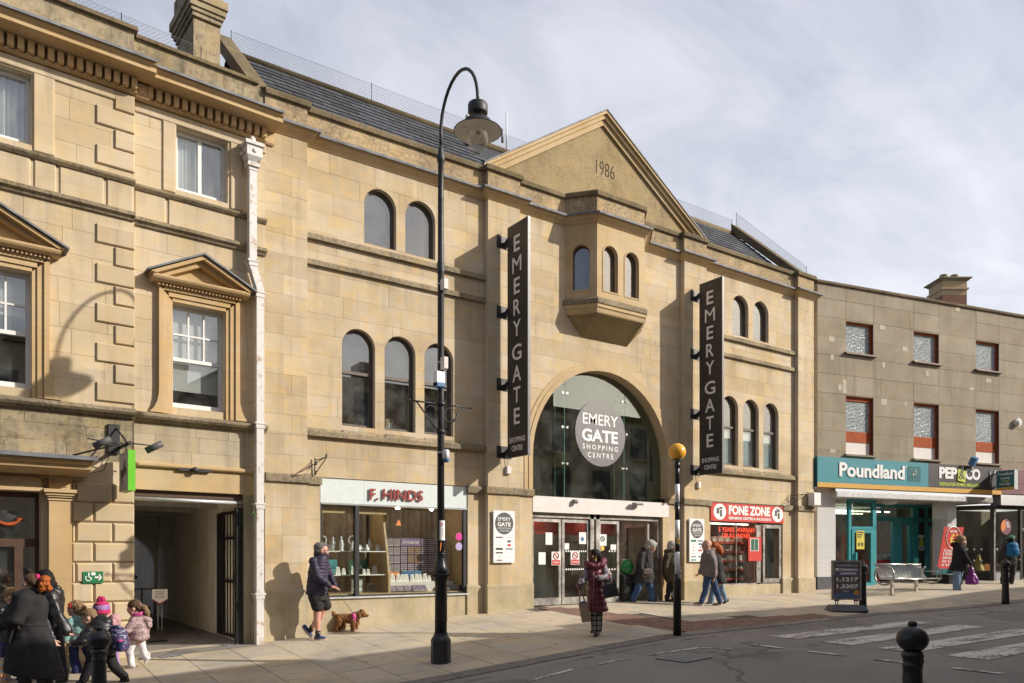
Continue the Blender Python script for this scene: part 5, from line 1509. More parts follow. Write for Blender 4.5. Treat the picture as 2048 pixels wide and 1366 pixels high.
for i, z in enumerate((1.12, 1.38, 1.62, 1.88, 2.14)):
    part('shelf', MB().box(16.25, 18.2, .5, .9, z - .05, z), M['red'], centre)
    mb = MB(); x = 16.4
    while x < 18.1:
        wd = rgE.uniform(.08, .22); hh = rgE.uniform(.05, .17); mb.box(x, x + wd, .52, .6, z, z + hh); x += wd + rgE.uniform(.03, .12)
    part('phone_stock', mb, M[('logo_grey', 'galv', 'paper', 'galv', 'paper')[i]], centre, kind='stuff')
ld = thing('led_sign', 'red illuminated lettering about phone warranty in the phone shop window', 'sign', E, (17.3, .1, 2.3))
neon = M['neon']; neon.node_tree.nodes['Principled BSDF'].inputs['Emission Color'].default_value = (1, .07, .035, 1); neon.node_tree.nodes['Principled BSDF'].inputs['Emission Strength'].default_value = .9
text('5 YEARS WARRANTY', E.X(1437, .15), E.X(1519, .15), 2.40, 2.53, .15, neon, ld, .02); text('ON ALL PHONES', E.X(1444, .15), E.X(1500, .15), 2.24, 2.37, .15, neon, ld, .02)
po = thing('poster', 'red poster with two phones at the right end of the phone shop window', 'poster', E, (18.25, .05, 1.7))
part('sheet', MB().box(E.X(1497, .05), E.X(1523, .05), .05, .058, E.Z(1510, 1122, .05), E.Z(1510, 1074, .05)), M['red'], po)
a, b = E.X(1500.5, .05), E.X(1517.5, .05); mb = MB(); m_ = (a + b) / 2
part('phone_picture', MB().box(a, b, .046, .049, E.Z(1510, 1102, .05), E.Z(1510, 1077, .05)), M['paper'], po)
part('phone_picture', MB().box(a + .03, m_ - .01, .043, .0455, E.Z(1510, 1101, .05), E.Z(1510, 1078, .05)), M['green_card'], po); part('phone_picture', MB().box(m_ + .01, b - .03, .043, .0455, E.Z(1510, 1101, .05), E.Z(1510, 1078, .05)), M['green_card'], po)
# old lantern brackets on the wall, and a white alarm box
def scroll_bracket(x, label, flip=1):
    t = thing('wall_bracket', label, 'bracket', E, (x, 0, 3.22))
    mb = MB(); mb.tube([(x, -.03, 3.22), (x, -.05, 3.55)], .012, 5); mb.tube([(x, -.04, 3.50), (x + .0, -.62, 3.50)], .01, 5); mb.tube([(x, -.04, 3.24), (x, -.3, 3.36), (x, -.6, 3.49)], .01, 5)
    for k, (yc, zc, r_) in enumerate(((-.60, 3.53, .03), (-.07, 3.27, .035), (-.1, 3.44, .03))): mb.tube([(x, yc + r_ * math.cos(i * .6), zc + r_ * math.sin(i * .6)) for i in range(11)], .009, 5)
    part('scrollwork', mb, M['iron'], t)
    part('stay', MB().tube([(x - .3, -.02, 3.24), (x, -.5, 3.5)], .008, 5), M['iron'], t)
scroll_bracket(5.28, 'black wrought iron scroll bracket over the jeweller shop pier')
scroll_bracket(19.6, 'black wrought iron scroll bracket at the right end of the centre')
mb = MB(); mb.bbox(20.24, 20.60, YP - .24, YP - .05, 3.22, 3.60, .02); single('alarm_box', mb, M['white'], 'white box on the last stone pilaster beside the teal fascia', 'box', E, (20.4, YP, 3.2))
# ------------------------------------------------------------------ right: the three-storey panel-clad shop building
block = thing('shop_building', 'brown flat-roofed three-storey building clad in large panels with red-framed windows', 'building', RB, (4.6, 0, .7))
rgR = random.Random(4)
XE = 16.0
WX = [(1.13, 2.25), (3.97, 5.09), (6.81, 7.93), (9.65, 10.77), (12.49, 13.61)]
opsW = [opening((a + b) / 2, .56, 8.0, 8.957, False) for a, b in WX] + [opening((a + b) / 2, .56, 4.88, 6.665, False) for a, b in WX]
zs = [4.70, 4.97, 5.545, 6.118, 6.691, 7.279, 7.852, 8.418, 8.998, 9.556, 9.98]
xs = [0] + [v for ab in WX for v in ab] + [XE]
cells = []
for z0, z1 in zip(zs, zs[1:]):
    for x0, x1 in zip(xs, xs[1:]): cells += cut_cell(x0, x1, z0, z1, opsW)
lay(cells, 0, block, M['render'], M['joint'], gap=.006, proud=.008, depth=.3, rg=rgR, name='cladding_panel')
part('coping', MB().ext([(.4, 9.98), (-.05, 9.98), (-.06, 10.0), (-.06, 10.06), (.4, 10.1)], -.05, XE), M['coping'], block)
part('roof', MB().box(0, XE, .3, 9, 9.6, 9.7), M['lead'], block)
part('end_wall', MB().box(-.35, 0.0, .12, .5, .3, 9.9), M['render'], block)
patches = [(1950 / 1, 0, 0, 0)]
def pr(px, py, w_, h_):
    x, z = RB.at(px, py); part('patch', MB().box(x - w_ / 2, x + w_ / 2, -.006, .01, z - h_ / 2, z + h_ / 2), M['patch'], block)
for px, py, w_, h_ in ((1663, 678, .22, .16), (1764, 655, .22, .15), (1809, 698, .22, .16), (1664, 714.5, .12, .15), (1767, 730, .1, .17), (1689, 773, .15, .42), (1680, 775, .15, .18), (1767.5, 803.5, .24, .19), (1811, 807, .09, .15), (1665, 902, .22, .1), (1854, 747, .14, .17), (1915, 618.5, .2, .15), (1977, 761, .26, .13), (1943, 778, .22, .08)): pr(px, py, w_, h_)
for i, (a, b) in enumerate(WX):
    for z0, z1, zg in ((8.0, 8.957, 8.05), (4.88, 6.665, 5.60)):
        mb = MB(); t_ = .06; y = .09
        mb.box(a, a + t_, y, y + .08, z0, z1); mb.box(b - t_, b, y, y + .08, z0, z1); mb.box(a + t_, b - t_, y, y + .08, z1 - t_ - (.07 if i == 0 and z0 < 5 else 0), z1)
        if z0 > 7: mb.box(a + t_, b - t_, y, y + .08, z0, zg)
        w_ = part('window', mb, M['red_frame'], block)
        part('reveal', MB().box(b - .012, b + .002, .0, y, z0, z1), M['brown_frame'], w_)
        part('pane', MB().box(a + t_, b - t_, y + .03, y + .04, zg, z1 - t_), M['pattern_glass'], w_)
        if z0 < 7:
            part('spandrel', MB().box(a + t_, b - t_, y + .01, y + .05, 5.26, 5.60), M['red_frame'], w_)
            part('panel', MB().box(a + t_, b - t_, y + .02, y + .06, 4.90, 5.26), M['offwhite'], w_)
        part('sill', MB().ext([(.1, z0 - .07), (-.10, z0 - .07), (-.10, z0 - .02), (.1, z0 + .01)], a - .08, b + .08), M['bronze'] if z0 > 7 else M['render'], w_)
# alarm and floodlight
def hexbox(px, py, off, r, label, mat):
    x, z = RB.at(px, py, off); mb = MB(); mb.prism([(x + r * math.cos(i * math.pi / 3 + .5), z + r * math.sin(i * math.pi / 3 + .5)) for i in range(6)], off - .1, off + .02)
    mb.prism([(x + r * .6 * math.cos(i * math.pi / 3 + .5), z + r * .6 * math.sin(i * math.pi / 3 + .5)) for i in range(6)], off - .14, off - .1)
    return single('alarm_box', mb, M[mat], label, 'alarm', RB, (x, off, z))
hexbox(2033, 845, -.02, .15, 'pale hexagonal alarm box high on the panelled wall', 'offwhite')
x, z = RB.at(1943, 923, -.35); mb = MB(); mb.box(x - .12, x + .12, -.5, -.32, z - .12, z + .14); mb.xf(Matrix.Translation((x, -.4, z)) @ Matrix.Rotation(.5, 4, 'X') @ Matrix.Rotation(.4, 4, 'Z') @ Matrix.Translation((-x, .4, -z)))
fl = single('floodlight', mb, M['blue_card'], 'blue alarm lamp tilted on top of the black fascia', 'lamp', RB, (x, -.35, z - .15)); part('bracket', MB().box(x - .03, x + .03, -.40, -.30, z - .3, z - .1), M['grey_metal'], fl)

# fascia signs
pf = thing('shop_sign', 'teal discount shop fascia with white name and yellow strip', 'sign', RB, (2, -.3, 3.8))
part('fascia_panel', MB().box(-.28, 1.95, -.30, -.0, 3.94, 4.70), M['teal'], pf); part('fascia_panel', MB().box(1.955, 4.255, -.30, -.0, 3.94, 4.70), M['teal'], pf)
part('end_cap', MB().box(-.285, -.281, -.299, .0, 3.80, 4.70), M['teal_dark'], pf)
part('yellow_strip', MB().box(-.28, 4.255, -.305, -.0, 3.80, 3.937), M['yellow'], pf)
rX = lambda p: RB.X(p, -.3); rZ = lambda p, q: RB.Z(p, q, -.3)
text('Poundland', rX(1678), rX(1808.5), 4.13, 4.56, -.301, M['letter'], pf, .03, .02)
part('burst_tile', MB().box(rX(1815.5), rX(1841), -.306, -.301, 4.10, 4.57), M['teal_dark'], pf)
mb = MB(); cx, cz = (rX(1815.5) + rX(1841)) / 2, 4.335
for i in range(11):
    a = i * 2 * math.pi / 11 + .3; r1 = .10 + .11 * ((i * 7) % 5) / 5
    mb.tube([(cx + .02 * math.cos(a), -.308, cz + .02 * math.sin(a)), (cx + r1 * math.cos(a), -.308, cz + r1 * math.sin(a) * .95)], .008, 4)
part('burst', mb, M['fascia_mint'], pf)
text('®', rX(1810), rX(1814.5), 4.50, 4.57, -.301, M['letter'], pf)
pc = thing('shop_sign', 'black clothing fascia with white letters and lime swing tag', 'sign', RB, (6, -.3, 3.8))
part('fascia_panel', MB().box(4.26, 7.63, -.30, -.0, 3.94, 4.70), M['sign_black'], pc); part('yellow_strip', MB().box(4.26, 7.63, -.305, .0, 3.80, 3.937), M['yellow'], pc)
text('PEP', rX(1878), rX(1914), 4.24, 4.61, -.301, M['letter'], pc, .045, .012)
text('CO', rX(1930), rX(1960), 4.24, 4.61, -.301, M['letter'], pc, .045, .012)
a, b = rX(1913.5), rX(1930)
part('tag', MB().prism([(a + .02, 4.20), (b - .02, 4.14), (b + .02, 4.52), (a + .05, 4.58)], -.325, -.301), M['lime'], pc)
text('&', a + .06, b - .04, 4.24, 4.50, -.326, M['sign_black'], pc, .0)
part('tag_loop', MB().tube([(a + .2, -.33, 4.5), (a + .18, -.33, 4.64), (a + .25, -.33, 4.68), (a + .27, -.33, 4.6), (a + .24, -.33, 4.5)], .011, 5), M['letter'], pc)
text('FASHION FOR WOMEN, MEN & KIDS', rX(1879), rX(1959), 3.99, 4.12, -.301, M['lime'], pc, .03)
for px in (1979, 1990):
    part('hanging_strap', MB().tube([(rX(px), -.32, 4.6), (rX(px) + (.02 if px < 1985 else -.12), -.33, 4.4), (rX(px) + (.0 if px < 1985 else -.2), -.31, 4.15)], .012, 5), M['galv'], pc)
# projecting sign
ps = thing('hanging_sign', 'dark teal projecting shop sign with white and lime lettering', 'sign', RB, (7.25, -.4, 4.0))
sx, y0, y1 = 7.25, -1.02, -.42
y0, y1 = RB.Y(2028, sx), RB.Y(1993, sx)
part('panel', MB().box(sx, sx + .1, y0, y1, RB.Z(2010, 979.5, (y0 + y1) / 2), RB.Z(2010, 941, (y0 + y1) / 2)), M['teal_dark'], ps)
zb, zt = RB.Z(2010, 979.5, (y0 + y1) / 2), RB.Z(2010, 941, (y0 + y1) / 2)
part('edge_trim', MB().box(sx, sx + .16, y0 - .02, y0 - .001, zb, zt), M['fascia_mint'], ps); part('yellow_strip', MB().box(sx - .004, sx + .1, y0, y1, zb, zb + .08), M['yellow'], ps)
part('bracket', MB().box(sx + .03, sx + .07, y1, -.301, zt - .1, zt - .04), M['galv'], ps); part('bracket', MB().box(sx + .03, sx + .07, y1, -.301, zb + .1, zb + .16), M['galv'], ps)
def side_text(txt, yc, wd, z0, z1, mat):
    tx = text_mesh(txt, .012, .5); X_ = [v.co.x for v in tx.vertices]; Y_ = [v.co.y for v in tx.vertices]; ax, bx_, ay, by = min(X_), max(X_), min(Y_), max(Y_)
    og = ORG[ps.name]
    for v in tx.vertices:
        u = (v.co.x - ax) / (bx_ - ax); w_ = (v.co.y - ay) / (by - ay); dd = v.co.z
        v.co = (sx - .005 - .004 * dd - og[0], yc + wd / 2 - u * wd - og[1], z0 + w_ * (z1 - z0) - og[2])
    put('lettering', tx, M[mat], ps)
ym, wd = (y0 + y1) / 2, abs(y1 - y0); hz = zt - zb
side_text('Poundland', ym, wd * .82, zb + hz * .76, zb + hz * .90, 'letter'); side_text('Amazing', ym, wd * .55, zb + hz * .52, zb + hz * .66, 'letter'); side_text('Value', ym, wd * .45, zb + hz * .40, zb + hz * .51, 'lime'); side_text('Everyday!', ym, wd * .62, zb + hz * .22, zb + hz * .37, 'letter')

# shopfront
part('tiled_pier', MB().box(-.02, .69, -.02, .4, 1.115, 3.80), M['tile'], block)
part('pier_plinth', MB().box(-.02, .69, -.03, .4, .3, 1.11), M['plastic_grey'], block)
part('awning_box', MB().bbox(.45, 6.05, -.30, .0, 3.50, 3.70, .03), M['galv'], block)
part('awning_box', MB().bbox(6.06, 7.3, -.26, .0, 3.50, 3.70, .03), M['alu'], block)
part('soffit', MB().box(.69, 7.4, .0, 3.0, 3.52, 3.6), M['offwhite'], block)
G0 = .70
def tframe(bars, y0_, y1_, mat='teal_frame', nm='shop_frame'):
    mb = MB()
    for a, b, c, d in bars: mb.box(a, b, y0_, y1_, c, d)
    return part(nm, mb, M[mat], block)
def rx(px, off): return RB.X(px, off)
f0 = .02
d_l, d_r = rx(1703, f0), rx(1753, f0)
tframe([(.69, .72, G0, 3.5), (rx(1698, f0), d_l, G0, 3.5), (d_l, d_r, 3.42, 3.5), (rx(1746, f0), d_r, G0, 3.5), (d_l, d_r, 2.58, 2.66)], f0, f0 + .1)
for a, b in ((.72, rx(1698, f0)), (d_l, rx(1746, f0))): part('shop_window', MB().box(a, b, f0 + .05, f0 + .058, .75, 3.45), M['doorglass'], block)
dd = tframe([(d_l + .01, d_l + .1, G0, 2.57), (rx(1746, f0) - .1, rx(1746, f0) - .01, G0, 2.57), (d_l + .1, rx(1746, f0) - .1, 2.46, 2.57), (d_l + .1, rx(1746, f0) - .1, G0, .92)], f0 - .02, f0 + .04, 'teal_frame', 'door')
part('handle', MB().box(d_l + .11, d_l + .17, f0 - .07, f0 - .02, 1.5, 1.85), M['teal_frame'], dd)
x, z = RB.at(1719.5, 1079, f0); part('notice', MB().box(x - .16, x + .16, f0 - .03, f0 - .025, z - .30, z + .27), M['gold'] if 0 else simple('yellow_notice', (.72, .60, .06), .6), dd)
mb = MB()
for i in range(3): mb.box(x - .12, x + .12 - .05 * i, f0 - .034, f0 - .031, z + .20 - i * .07, z + .235 - i * .07)
mb.box(x - .10, x - .03, f0 - .034, f0 - .031, z - .2, z - .1); mb.box(x + .03, x + .11, f0 - .034, f0 - .031, z - .2, z - .1); part('notice_print', mb, M['sign_black'], dd, kind='stuff')
YI = 1.2
il, ir = rx(1752, YI), rx(1884, YI)
part('return_window', MB().box(d_r - .01, d_r, .12, YI, G0, 3.5), M['doorglass'], block)
tframe([(il - .9, ir, 3.40, 3.5), (il - .9, ir, 2.92, 3.06), (rx(1786, YI), rx(1800, YI), G0, 2.92), (rx(1826, YI), rx(1837, YI), G0, 3.4), (rx(1850, YI), rx(1856, YI), G0, 3.4), (rx(1766, YI), rx(1769, YI), 3.06, 3.40), (rx(1856, YI), ir, 2.72, 2.80), (rx(1800, YI), rx(1826, YI), 2.80, 2.92), (rx(1819, YI), rx(1823, YI), G0, 2.80), (rx(1800, YI), rx(1805, YI), G0, 2.8), (rx(1856, YI), rx(1860, YI), G0, 2.72), (rx(1872, YI), rx(1884, YI), G0, 2.72), (rx(1856, YI), ir, G0, .95), (rx(1800, YI), rx(1826, YI), G0, .95)], YI, YI + .1)
for a, b, c, d in ((il - .9, rx(1837, YI), 3.06, 3.40), (rx(1800, YI), rx(1826, YI), .95, 2.80), (rx(1856, YI), ir, .95, 2.72)): part('shop_window', MB().box(a, b, YI + .05, YI + .058, c, d), M['doorglass'], block)
part('black_panel', MB().box(rx(1837, YI), rx(1850, YI), YI + .02, YI + .06, G0, 3.4), M['sign_black'], block); part('black_panel', MB().box(rx(1856, YI), ir, YI + .02, YI + .06, 2.80, 3.40), M['sign_black'], block)
yp = YI + .019
text('PEP', rx(1836.5, yp), rx(1848.5, yp), RB.Z(1842, 1078, yp), RB.Z(1842, 1070, yp), yp, M['letter'], block, .04); text('CO', rx(1837.5, yp), rx(1848.5, yp), RB.Z(1842, 1101, yp), RB.Z(1842, 1092, yp), yp, M['letter'], block, .04)
x, z = RB.at(1842.5, 1086, yp); part('tag', MB().prism([(x - .1, z - .1), (x + .1, z - .1), (x + .1, z + .08), (x, z + .14), (x - .1, z + .08)], yp - .006, yp), M['lime'], block)
text('PEP', rx(1868.5, yp), rx(1881, yp), RB.Z(1875, 1031, yp), RB.Z(1875, 1023, yp), yp, M['letter'], block, .04); part('lime_strip', MB().box(rx(1869, yp), rx(1881, yp), yp - .004, yp, RB.Z(1875, 1036, yp), RB.Z(1875, 1034, yp)), M['lime'], block)
part('ceiling_light', MB().ball((rx(1779, .6), .6, 3.50), (.25, .25, .09), 16, 8), M['letter'], block)
# inside the discount shop
part('room', MB().box(.4, 7, 7, 7.1, .5, 3.6).box(.35, .4, .5, 7, .5, 3.6).box(6.9, 7, 1.3, 7, .5, 3.6), M['interior'], block)
part('shop_floor', MB().box(.4, 7, .3, 7, .5, .69), M['ceil'], block)
tub = MB()
for y in (2.4, 3.6, 5): tub.box(1.0, 5.6, y, y + .05, 3.30, 3.34)
tm = simple('ceiling_tube', (.9, .88, .8), .5); tm.node_tree.nodes['Principled BSDF'].inputs['Emission Color'].default_value = (1, .93, .8, 1); tm.node_tree.nodes['Principled BSDF'].inputs['Emission Strength'].default_value = 4
part('ceiling_tubes', tub, tm, block, kind='stuff')
ck = MB(); cols = MB()
for r_ in range(5):
    for c in range(26):
        bb = (ck if (r_ + c) % 3 else cols); x = 1.0 + c * .22; z = .8 + r_ * .42; bb.box(x, x + .18, 5.8, 5.95, z, z + rgR.uniform(.2, .36))
part('shelf_stock', ck, M['purple'], block, kind='stuff'); part('shelf_stock', cols, M['orange'], block, kind='stuff')
mb = MB()
for i in range(7): mb.hull([(3.8 + i * .13, 2.6, 1.6), (3.9 + i * .13, 2.6, 1.6), (3.9 + i * .13, 2.9, 1.6), (3.8 + i * .13, 2.9, 1.6)], [(3.82 + i * .13, 2.65, 2.5), (3.88 + i * .13, 2.65, 2.5), (3.88 + i * .13, 2.85, 2.5), (3.82 + i * .13, 2.85, 2.5)])
part('clothes_rail_stock', mb, M['red_frame'], block, kind='stuff')
bn = thing('dump_bin', 'red promotional bin of goods inside the teal doorway', 'bin', RB, (3.9, 1.4, .69)); mb = MB(); x0, x1 = rx(1757, 1.5), rx(1789, 1.5); mb.box(x0, x1, 1.5, 2.2, .69, 1.62); part('body', mb, M['red'], bn)
part('ring_print', MB().tube([((x0 + x1) / 2 + .26 * math.cos(i * math.pi / 10), 1.495, 1.2 + .26 * math.sin(i * math.pi / 10)) for i in range(21)], .02, 5), M['taupe'], bn)
mb = MB()
for i in range(9): mb.box(x0 + i * (x1 - x0) / 9, x0 + (i + .8) * (x1 - x0) / 9, 1.55, 1.7, 1.62, 1.62 + rgR.uniform(.08, .2))
part('goods', mb, M['galv'], bn, kind='stuff')
# tiled pier in front of the recess
part('tiled_pier', MB().box(5.46, 5.86, -.02, .55, 1.115, 3.52), M['tile'], block); part('pier_plinth', MB().box(5.46, 5.86, -.03, .56, .3, 1.11), M['plastic_grey'], block)
tframe([(5.86, 6.0, G0, 3.5), (6.35, 6.48, G0, 3.5), (6.0, 6.35, 3.38, 3.5)], .5, .6)
part('black_panel', MB().box(6.0, 6.35, .53, .57, G0, 3.38), M['sign_black'], block)
# neighbouring unit
nb = thing('shop_unit', 'maroon-fronted shop unit with dark angled corner window', 'shop', RB, (9, 0, .7))
part('fascia_panel', MB().box(7.64, 12.5, -.28, .0, 3.84, 4.66), M['maroon'], nb); part('canopy', MB().hull([(7.6, -.3, 3.80), (12.5, -.3, 3.80), (12.5, 0, 3.80), (7.6, 0, 3.80)], [(7.5, -.38, 3.45), (12.5, -.38, 3.45), (12.5, 0, 3.45), (7.5, 0, 3.45)]), M['logo_disc'], nb)
part('fascia_groove', MB().box(7.9, 12.4, -.285, -.281, 4.20, 4.23), M['brown_frame'], nb)
c0, c1 = (6.5, .85), (7.32, -.22)
dv = Vector((c1[0] - c0[0], c1[1] - c0[1])); an = math.atan2(dv.y, dv.x); ln = dv.length
mt = Matrix.Translation((c0[0], c0[1], 0)) @ Matrix.Rotation(an, 4, 'Z')
mb = MB(); mb.box(0, .1, -.05, .05, .7, 3.45); mb.box(ln - .08, ln, -.05, .05, .7, 3.45); mb.box(.1, ln - .08, -.04, .04, 3.3, 3.45); mb.box(.1, ln - .08, -.04, .04, 1.2, 1.26); part('window_frame', mb.xf(mt), M['dk_frame'], nb)
part('pane', MB().box(.1, ln - .08, -.006, .004, 1.26, 3.3).xf(mt), M['doorglass'], nb); part('stall_riser', MB().box(.0, ln, -.03, .05, .5, 1.2).xf(mt), M['black'], nb)
mb = MB(); mb.box(7.32, 7.42, -.26, -.16, .7, 3.45); mb.box(8.62, 8.72, -.26, -.16, .7, 3.45); mb.box(7.42, 12, -.25, -.17, 3.32, 3.45); mb.box(10.2, 10.3, -.26, -.16, .7, 3.45); mb.box(7.42, 8.62, -.25, -.17, 1.2, 1.26); part('window_frame', mb, M['dk_frame'], nb)
part('corner_post', MB().box(7.30, 7.36, -.285, -.262, .7, 3.2), M['alu'], nb)
for a, b, z0 in ((7.42, 8.62, 1.26), (8.72, 10.2, .75), (10.3, 12, .75)): part('pane', MB().box(a, b, -.215, -.207, z0, 3.32), M['doorglass'], nb)
part('stall_riser', MB().box(7.42, 8.62, -.25, -.12, .4, 1.2), M['grey_metal'], nb)
part('door_rail', MB().box(8.72, 10.2, -.25, -.17, 2.6, 2.7), M['alu'], nb)
part('room', MB().box(6.6, 12, 3, 3.1, .5, 3.5).box(12, 12.1, 0, 3, .5, 3.5), M['interior'], nb)
part('floor', MB().box(6.6, 12, .9, 3, .5, .70), M['ceil'], nb)
mb = MB()
for i in range(8): mb.tube([(rx(1944 + 0, .3), 0, 0), (rx(1944, .3), 0, .01)], .001, 3)
for i in range(5): part('window_triangle', MB().prism([(.15 + i * .21, 2.0), (.22 + i * .21, 2.0), (.185 + i * .21, 1.93)], -.012, -.008).xf(mt), M['letter'], nb); part('window_triangle', MB().prism([(.15 + i * .21, 1.62), (.22 + i * .21, 1.62), (.185 + i * .21, 1.55)], -.012, -.008).xf(mt), M['letter'], nb)
for i in range(5): part('window_triangle', MB().prism([(7.5 + i * .2, 2.0), (7.57 + i * .2, 2.0), (7.535 + i * .2, 1.93)], -.222, -.218), M['letter'], nb)
x, z = RB.at(2012, 1054, -.22)
st = thing('sticker', 'round maroon and peach sticker on the corner shop window', 'sticker', RB, (x, -.22, z))
part('disc', MB().disc(x, z, .26, -.226, -.22, 28), M['maroon'], st); part('peach_half', MB().prism([(x + .26 * math.cos(a), z + .26 * math.sin(a)) for a in [math.radians(100 + 12 * i) for i in range(11)]] + [(x - .02, z - .05)], -.229, -.2265), M['orange'], st)
mb = MB()
for i in range(4): mb.box(x - .02 + .02 * i, x + .12 + .02 * i, -.229, -.2265, z + .14 - .05 * i, z + .165 - .05 * i)
part('print', mb, M['letter'], st, kind='stuff')
for i, (px, mat, lab) in enumerate(((1957, 'gold', 'yellow cone shaped display low in the corner shop window'), (1975, 'orange', 'orange arched display beside the yellow cone in the shop window'))):
    x = RB.X(px, .9); mb = MB()
    if i == 0: mb.lathe([(.22, 0), (.2, .02), (.05, .55), (.03, .6), (.0, .61)], (x, .9, 1.2), 12)
    else: mb.disc(x, 1.2, .28, .9, .96, 24)
    single('window_display', mb, M[mat], lab, 'display', RB, (x, .9, 1.2))
mb = MB(); x, z = RB.at(2005, 1108, .3); mb.box(x - .12, x + .2, .3, .33, z - .1, z + .2); single('poster', mb, M['red'], 'small red poster in the corner shop window behind the walker', 'poster', RB, (x, .3, z))
# chimney of a house behind
hp_ = RB.w(RB.X(1934, 4), 4); HF = Frame(hp_.x, hp_.y, -33); hw_ = .62
hs = thing('brick_chimney', 'stone and brick chimney stack with two pots behind the flat roof', 'chimney', HF, (-.4, .4, 9.7))
z_ = lambda py: RB.Z(1934, py, 4)
def cbox(e, a, b): return MB().box(-1.0 - e, e, -e, 1.0 + e, a, b)
part('shaft', cbox(0, z_(590), z_(561)), M['trim'], hs); part('brickwork', cbox(-.002, 9.7, z_(590)), simple('red_brick', (.28, .13, .085), .9, var=.3, scale=20), hs)
part('string', cbox(.06, z_(579), z_(576)), M['trim'], hs)
for e, a, b in ((.06, 561, 558), (.14, 558, 555.5)): part('cap', cbox(e, z_(a), z_(b)), M['parapet_old'], hs)
for x in (-.7, -.25): part('chimney_pot', MB().lathe([(.14, 0), (.12, .12), (.11, .2), (.15, .22), (.15, .26), (.1, .26)], (x, .45, z_(555.5)), 12), M['parapet_old'], hs)
hx = RB.X(2000, 6)
hb = thing('house', 'dark roofed house end rising behind the flat roof at the far right', 'house', RB, (hx + 2, 6, 9.7))
mb = MB(); mb.add([(hx - .3, 6, 10.7), (hx + 6, 6, 12.6), (hx + 6, 9, 12.6), (hx - .3, 9, 10.7), (hx - .3, 6, 10.6), (hx + 6, 6, 12.5), (hx + 6, 9, 12.5), (hx - .3, 9, 10.6)], [(0, 1, 2, 3), (7, 6, 5, 4), (0, 4, 5, 1), (1, 5, 6, 2), (2, 6, 7, 3), (3, 7, 4, 0)]); part('roof', mb, M['dk_frame'], hb)
part('wall', MB().prism([(hx + .3, 9.7), (hx + 6, 9.7), (hx + 6, 12.48), (hx + .3, 10.75)], 6.2, 8.8), M['brown'], hb)
# opposite side of the street, behind the camera: its shade and its reflections
op = thing('opposite_building', 'plain stone terrace on the far side of the street', 'building', WORLD, (0, -15.2, 0))
mb = MB()
segs = [(-40, -14, 8.6, -16), (-14, 2, 9, -16), (2, 8.6, 8.6, -16), (8.6, 15.5, 7.95, -12), (15.5, 20, 7.7, -12), (20, 29, 8.0, -12), (29, 40, 7.55, -12), (40, 62, 8.2, -12)]
for a, b, h, y in segs: mb.box(a, b - .02, y - 9, y, -.5, h)
part('wall', mb, M['opp'], op)
for a, b, h, y in segs: part('coping', MB().box(a, b - .03, y - 9.1, y + .15, h, h + .18), M['coping'], op)
x = -30
wm = MB(); tr = MB()
while x < 58:
    y = -16 if x < 7.8 else -12
    for z in (1.2, 4.2, 6.3): wm.box(x, x + 1.0, y - .05, y + .03, z, z + (2.0 if z < 2 else 1.4)); tr.box(x - .12, x + 1.12, y, y + .1, z - .12, z)
    x += 2.3
part('windows', wm, M['plastic_grey'], op, kind='stuff'); part('window_sills', tr, M['trim'], op, kind='stuff')
for x in (13, 22, 31, 41): part('chimney', MB().box(x, x + 1.0, -16, -15, 7, 9.6), M['parapet_old'], op)
# ------------------------------------------------------------------ street furniture
# lamp post
lx, ly, lz = 5.9, -3.65, ground(5.9, -3.65)
lp = thing('street_lamp', 'tall black heritage street lamp with swan neck and glass bowl', 'street lamp', WORLD, (lx, ly, lz))
part('base', MB().lathe([(.155, -.05), (.150, .30), (.155, .33), (.145, .36), (.105, .42), (.10, .46)], (lx, ly, lz), 8, False, .2), M['iron'], lp)
part('lower_column', MB().lathe([(.093, .44), (.09, 1.22), (.105, 1.24), (.105, 1.27), (.115, 1.29), (.118, 1.33), (.105, 1.36), (.112, 1.38), (.112, 1.41), (.09, 1.47), (.068, 1.58), (.064, 1.64), (.07, 1.645), (.07, 1.66), (.058, 1.665)], (lx, ly, lz), 20), M['black'], lp)
mb = MB()
for i in range(16): mb.ball((lx + .118 * math.cos(i * math.pi / 8), ly + .118 * math.sin(i * math.pi / 8), lz + 1.33), .021, 6, 5)
part('bead_ring', mb, M['black'], lp, kind='stuff')
part('access_door', MB().box(lx - .001, lx + .091, ly - .035, ly + .035, lz + .62, lz + 1.2).xf(Matrix.Identity(4)), M['black'], lp)
part('pole', MB().lathe([(.057, 1.6), (.052, 4.0), (.049, 5.9), (.056, 5.92), (.06, 5.96), (.056, 6.0), (.06, 6.04), (.056, 6.08), (.048, 6.1), (.046, 7.05), (.048, 7.06), (.045, 7.07), (.043, 7.60), (.060, 7.62), (.064, 7.66), (.05, 7.72), (.036, 7.80), (.026, 7.86)], (lx, ly, lz), 18), M['iron'], lp)
LA = 1.05
pts = [(lx, ly, lz + 7.8), (lx, ly, lz + 8.05)] + [(lx, ly - LA / 2 + LA / 2 * math.cos(a * math.pi / 16), lz + 8.05 + .66 * math.sin(a * math.pi / 16)) for a in range(1, 17)] + [(lx, ly - LA, lz + 7.99)]
part('swan_neck', MB().tube(pts, [.026] * 4 + [.024] * 16, 9), M['iron'], lp)
hx_, hy_, hz_ = lx, ly - LA, 7.72
part('lantern_cap', MB().lathe([(.02, .50), (.03, .46), (.045, .42), (.13, .40), (.14, .38), (.14, .27), (.13, .25), (.06, .24), (.07, .20), (.12, .17), (.13, .16)], (hx_, hy_, hz_ - .02), 22), M['iron'], lp)
part('shade', MB().lathe([(.13, .15), (.19, .13), (.20, .07), (.25, .045), (.34, -.005), (.345, -.012), (.335, -.012), (.24, .03), (.18, .045), (.12, .06)], (hx_, hy_, hz_), 30), M['iron'], lp)
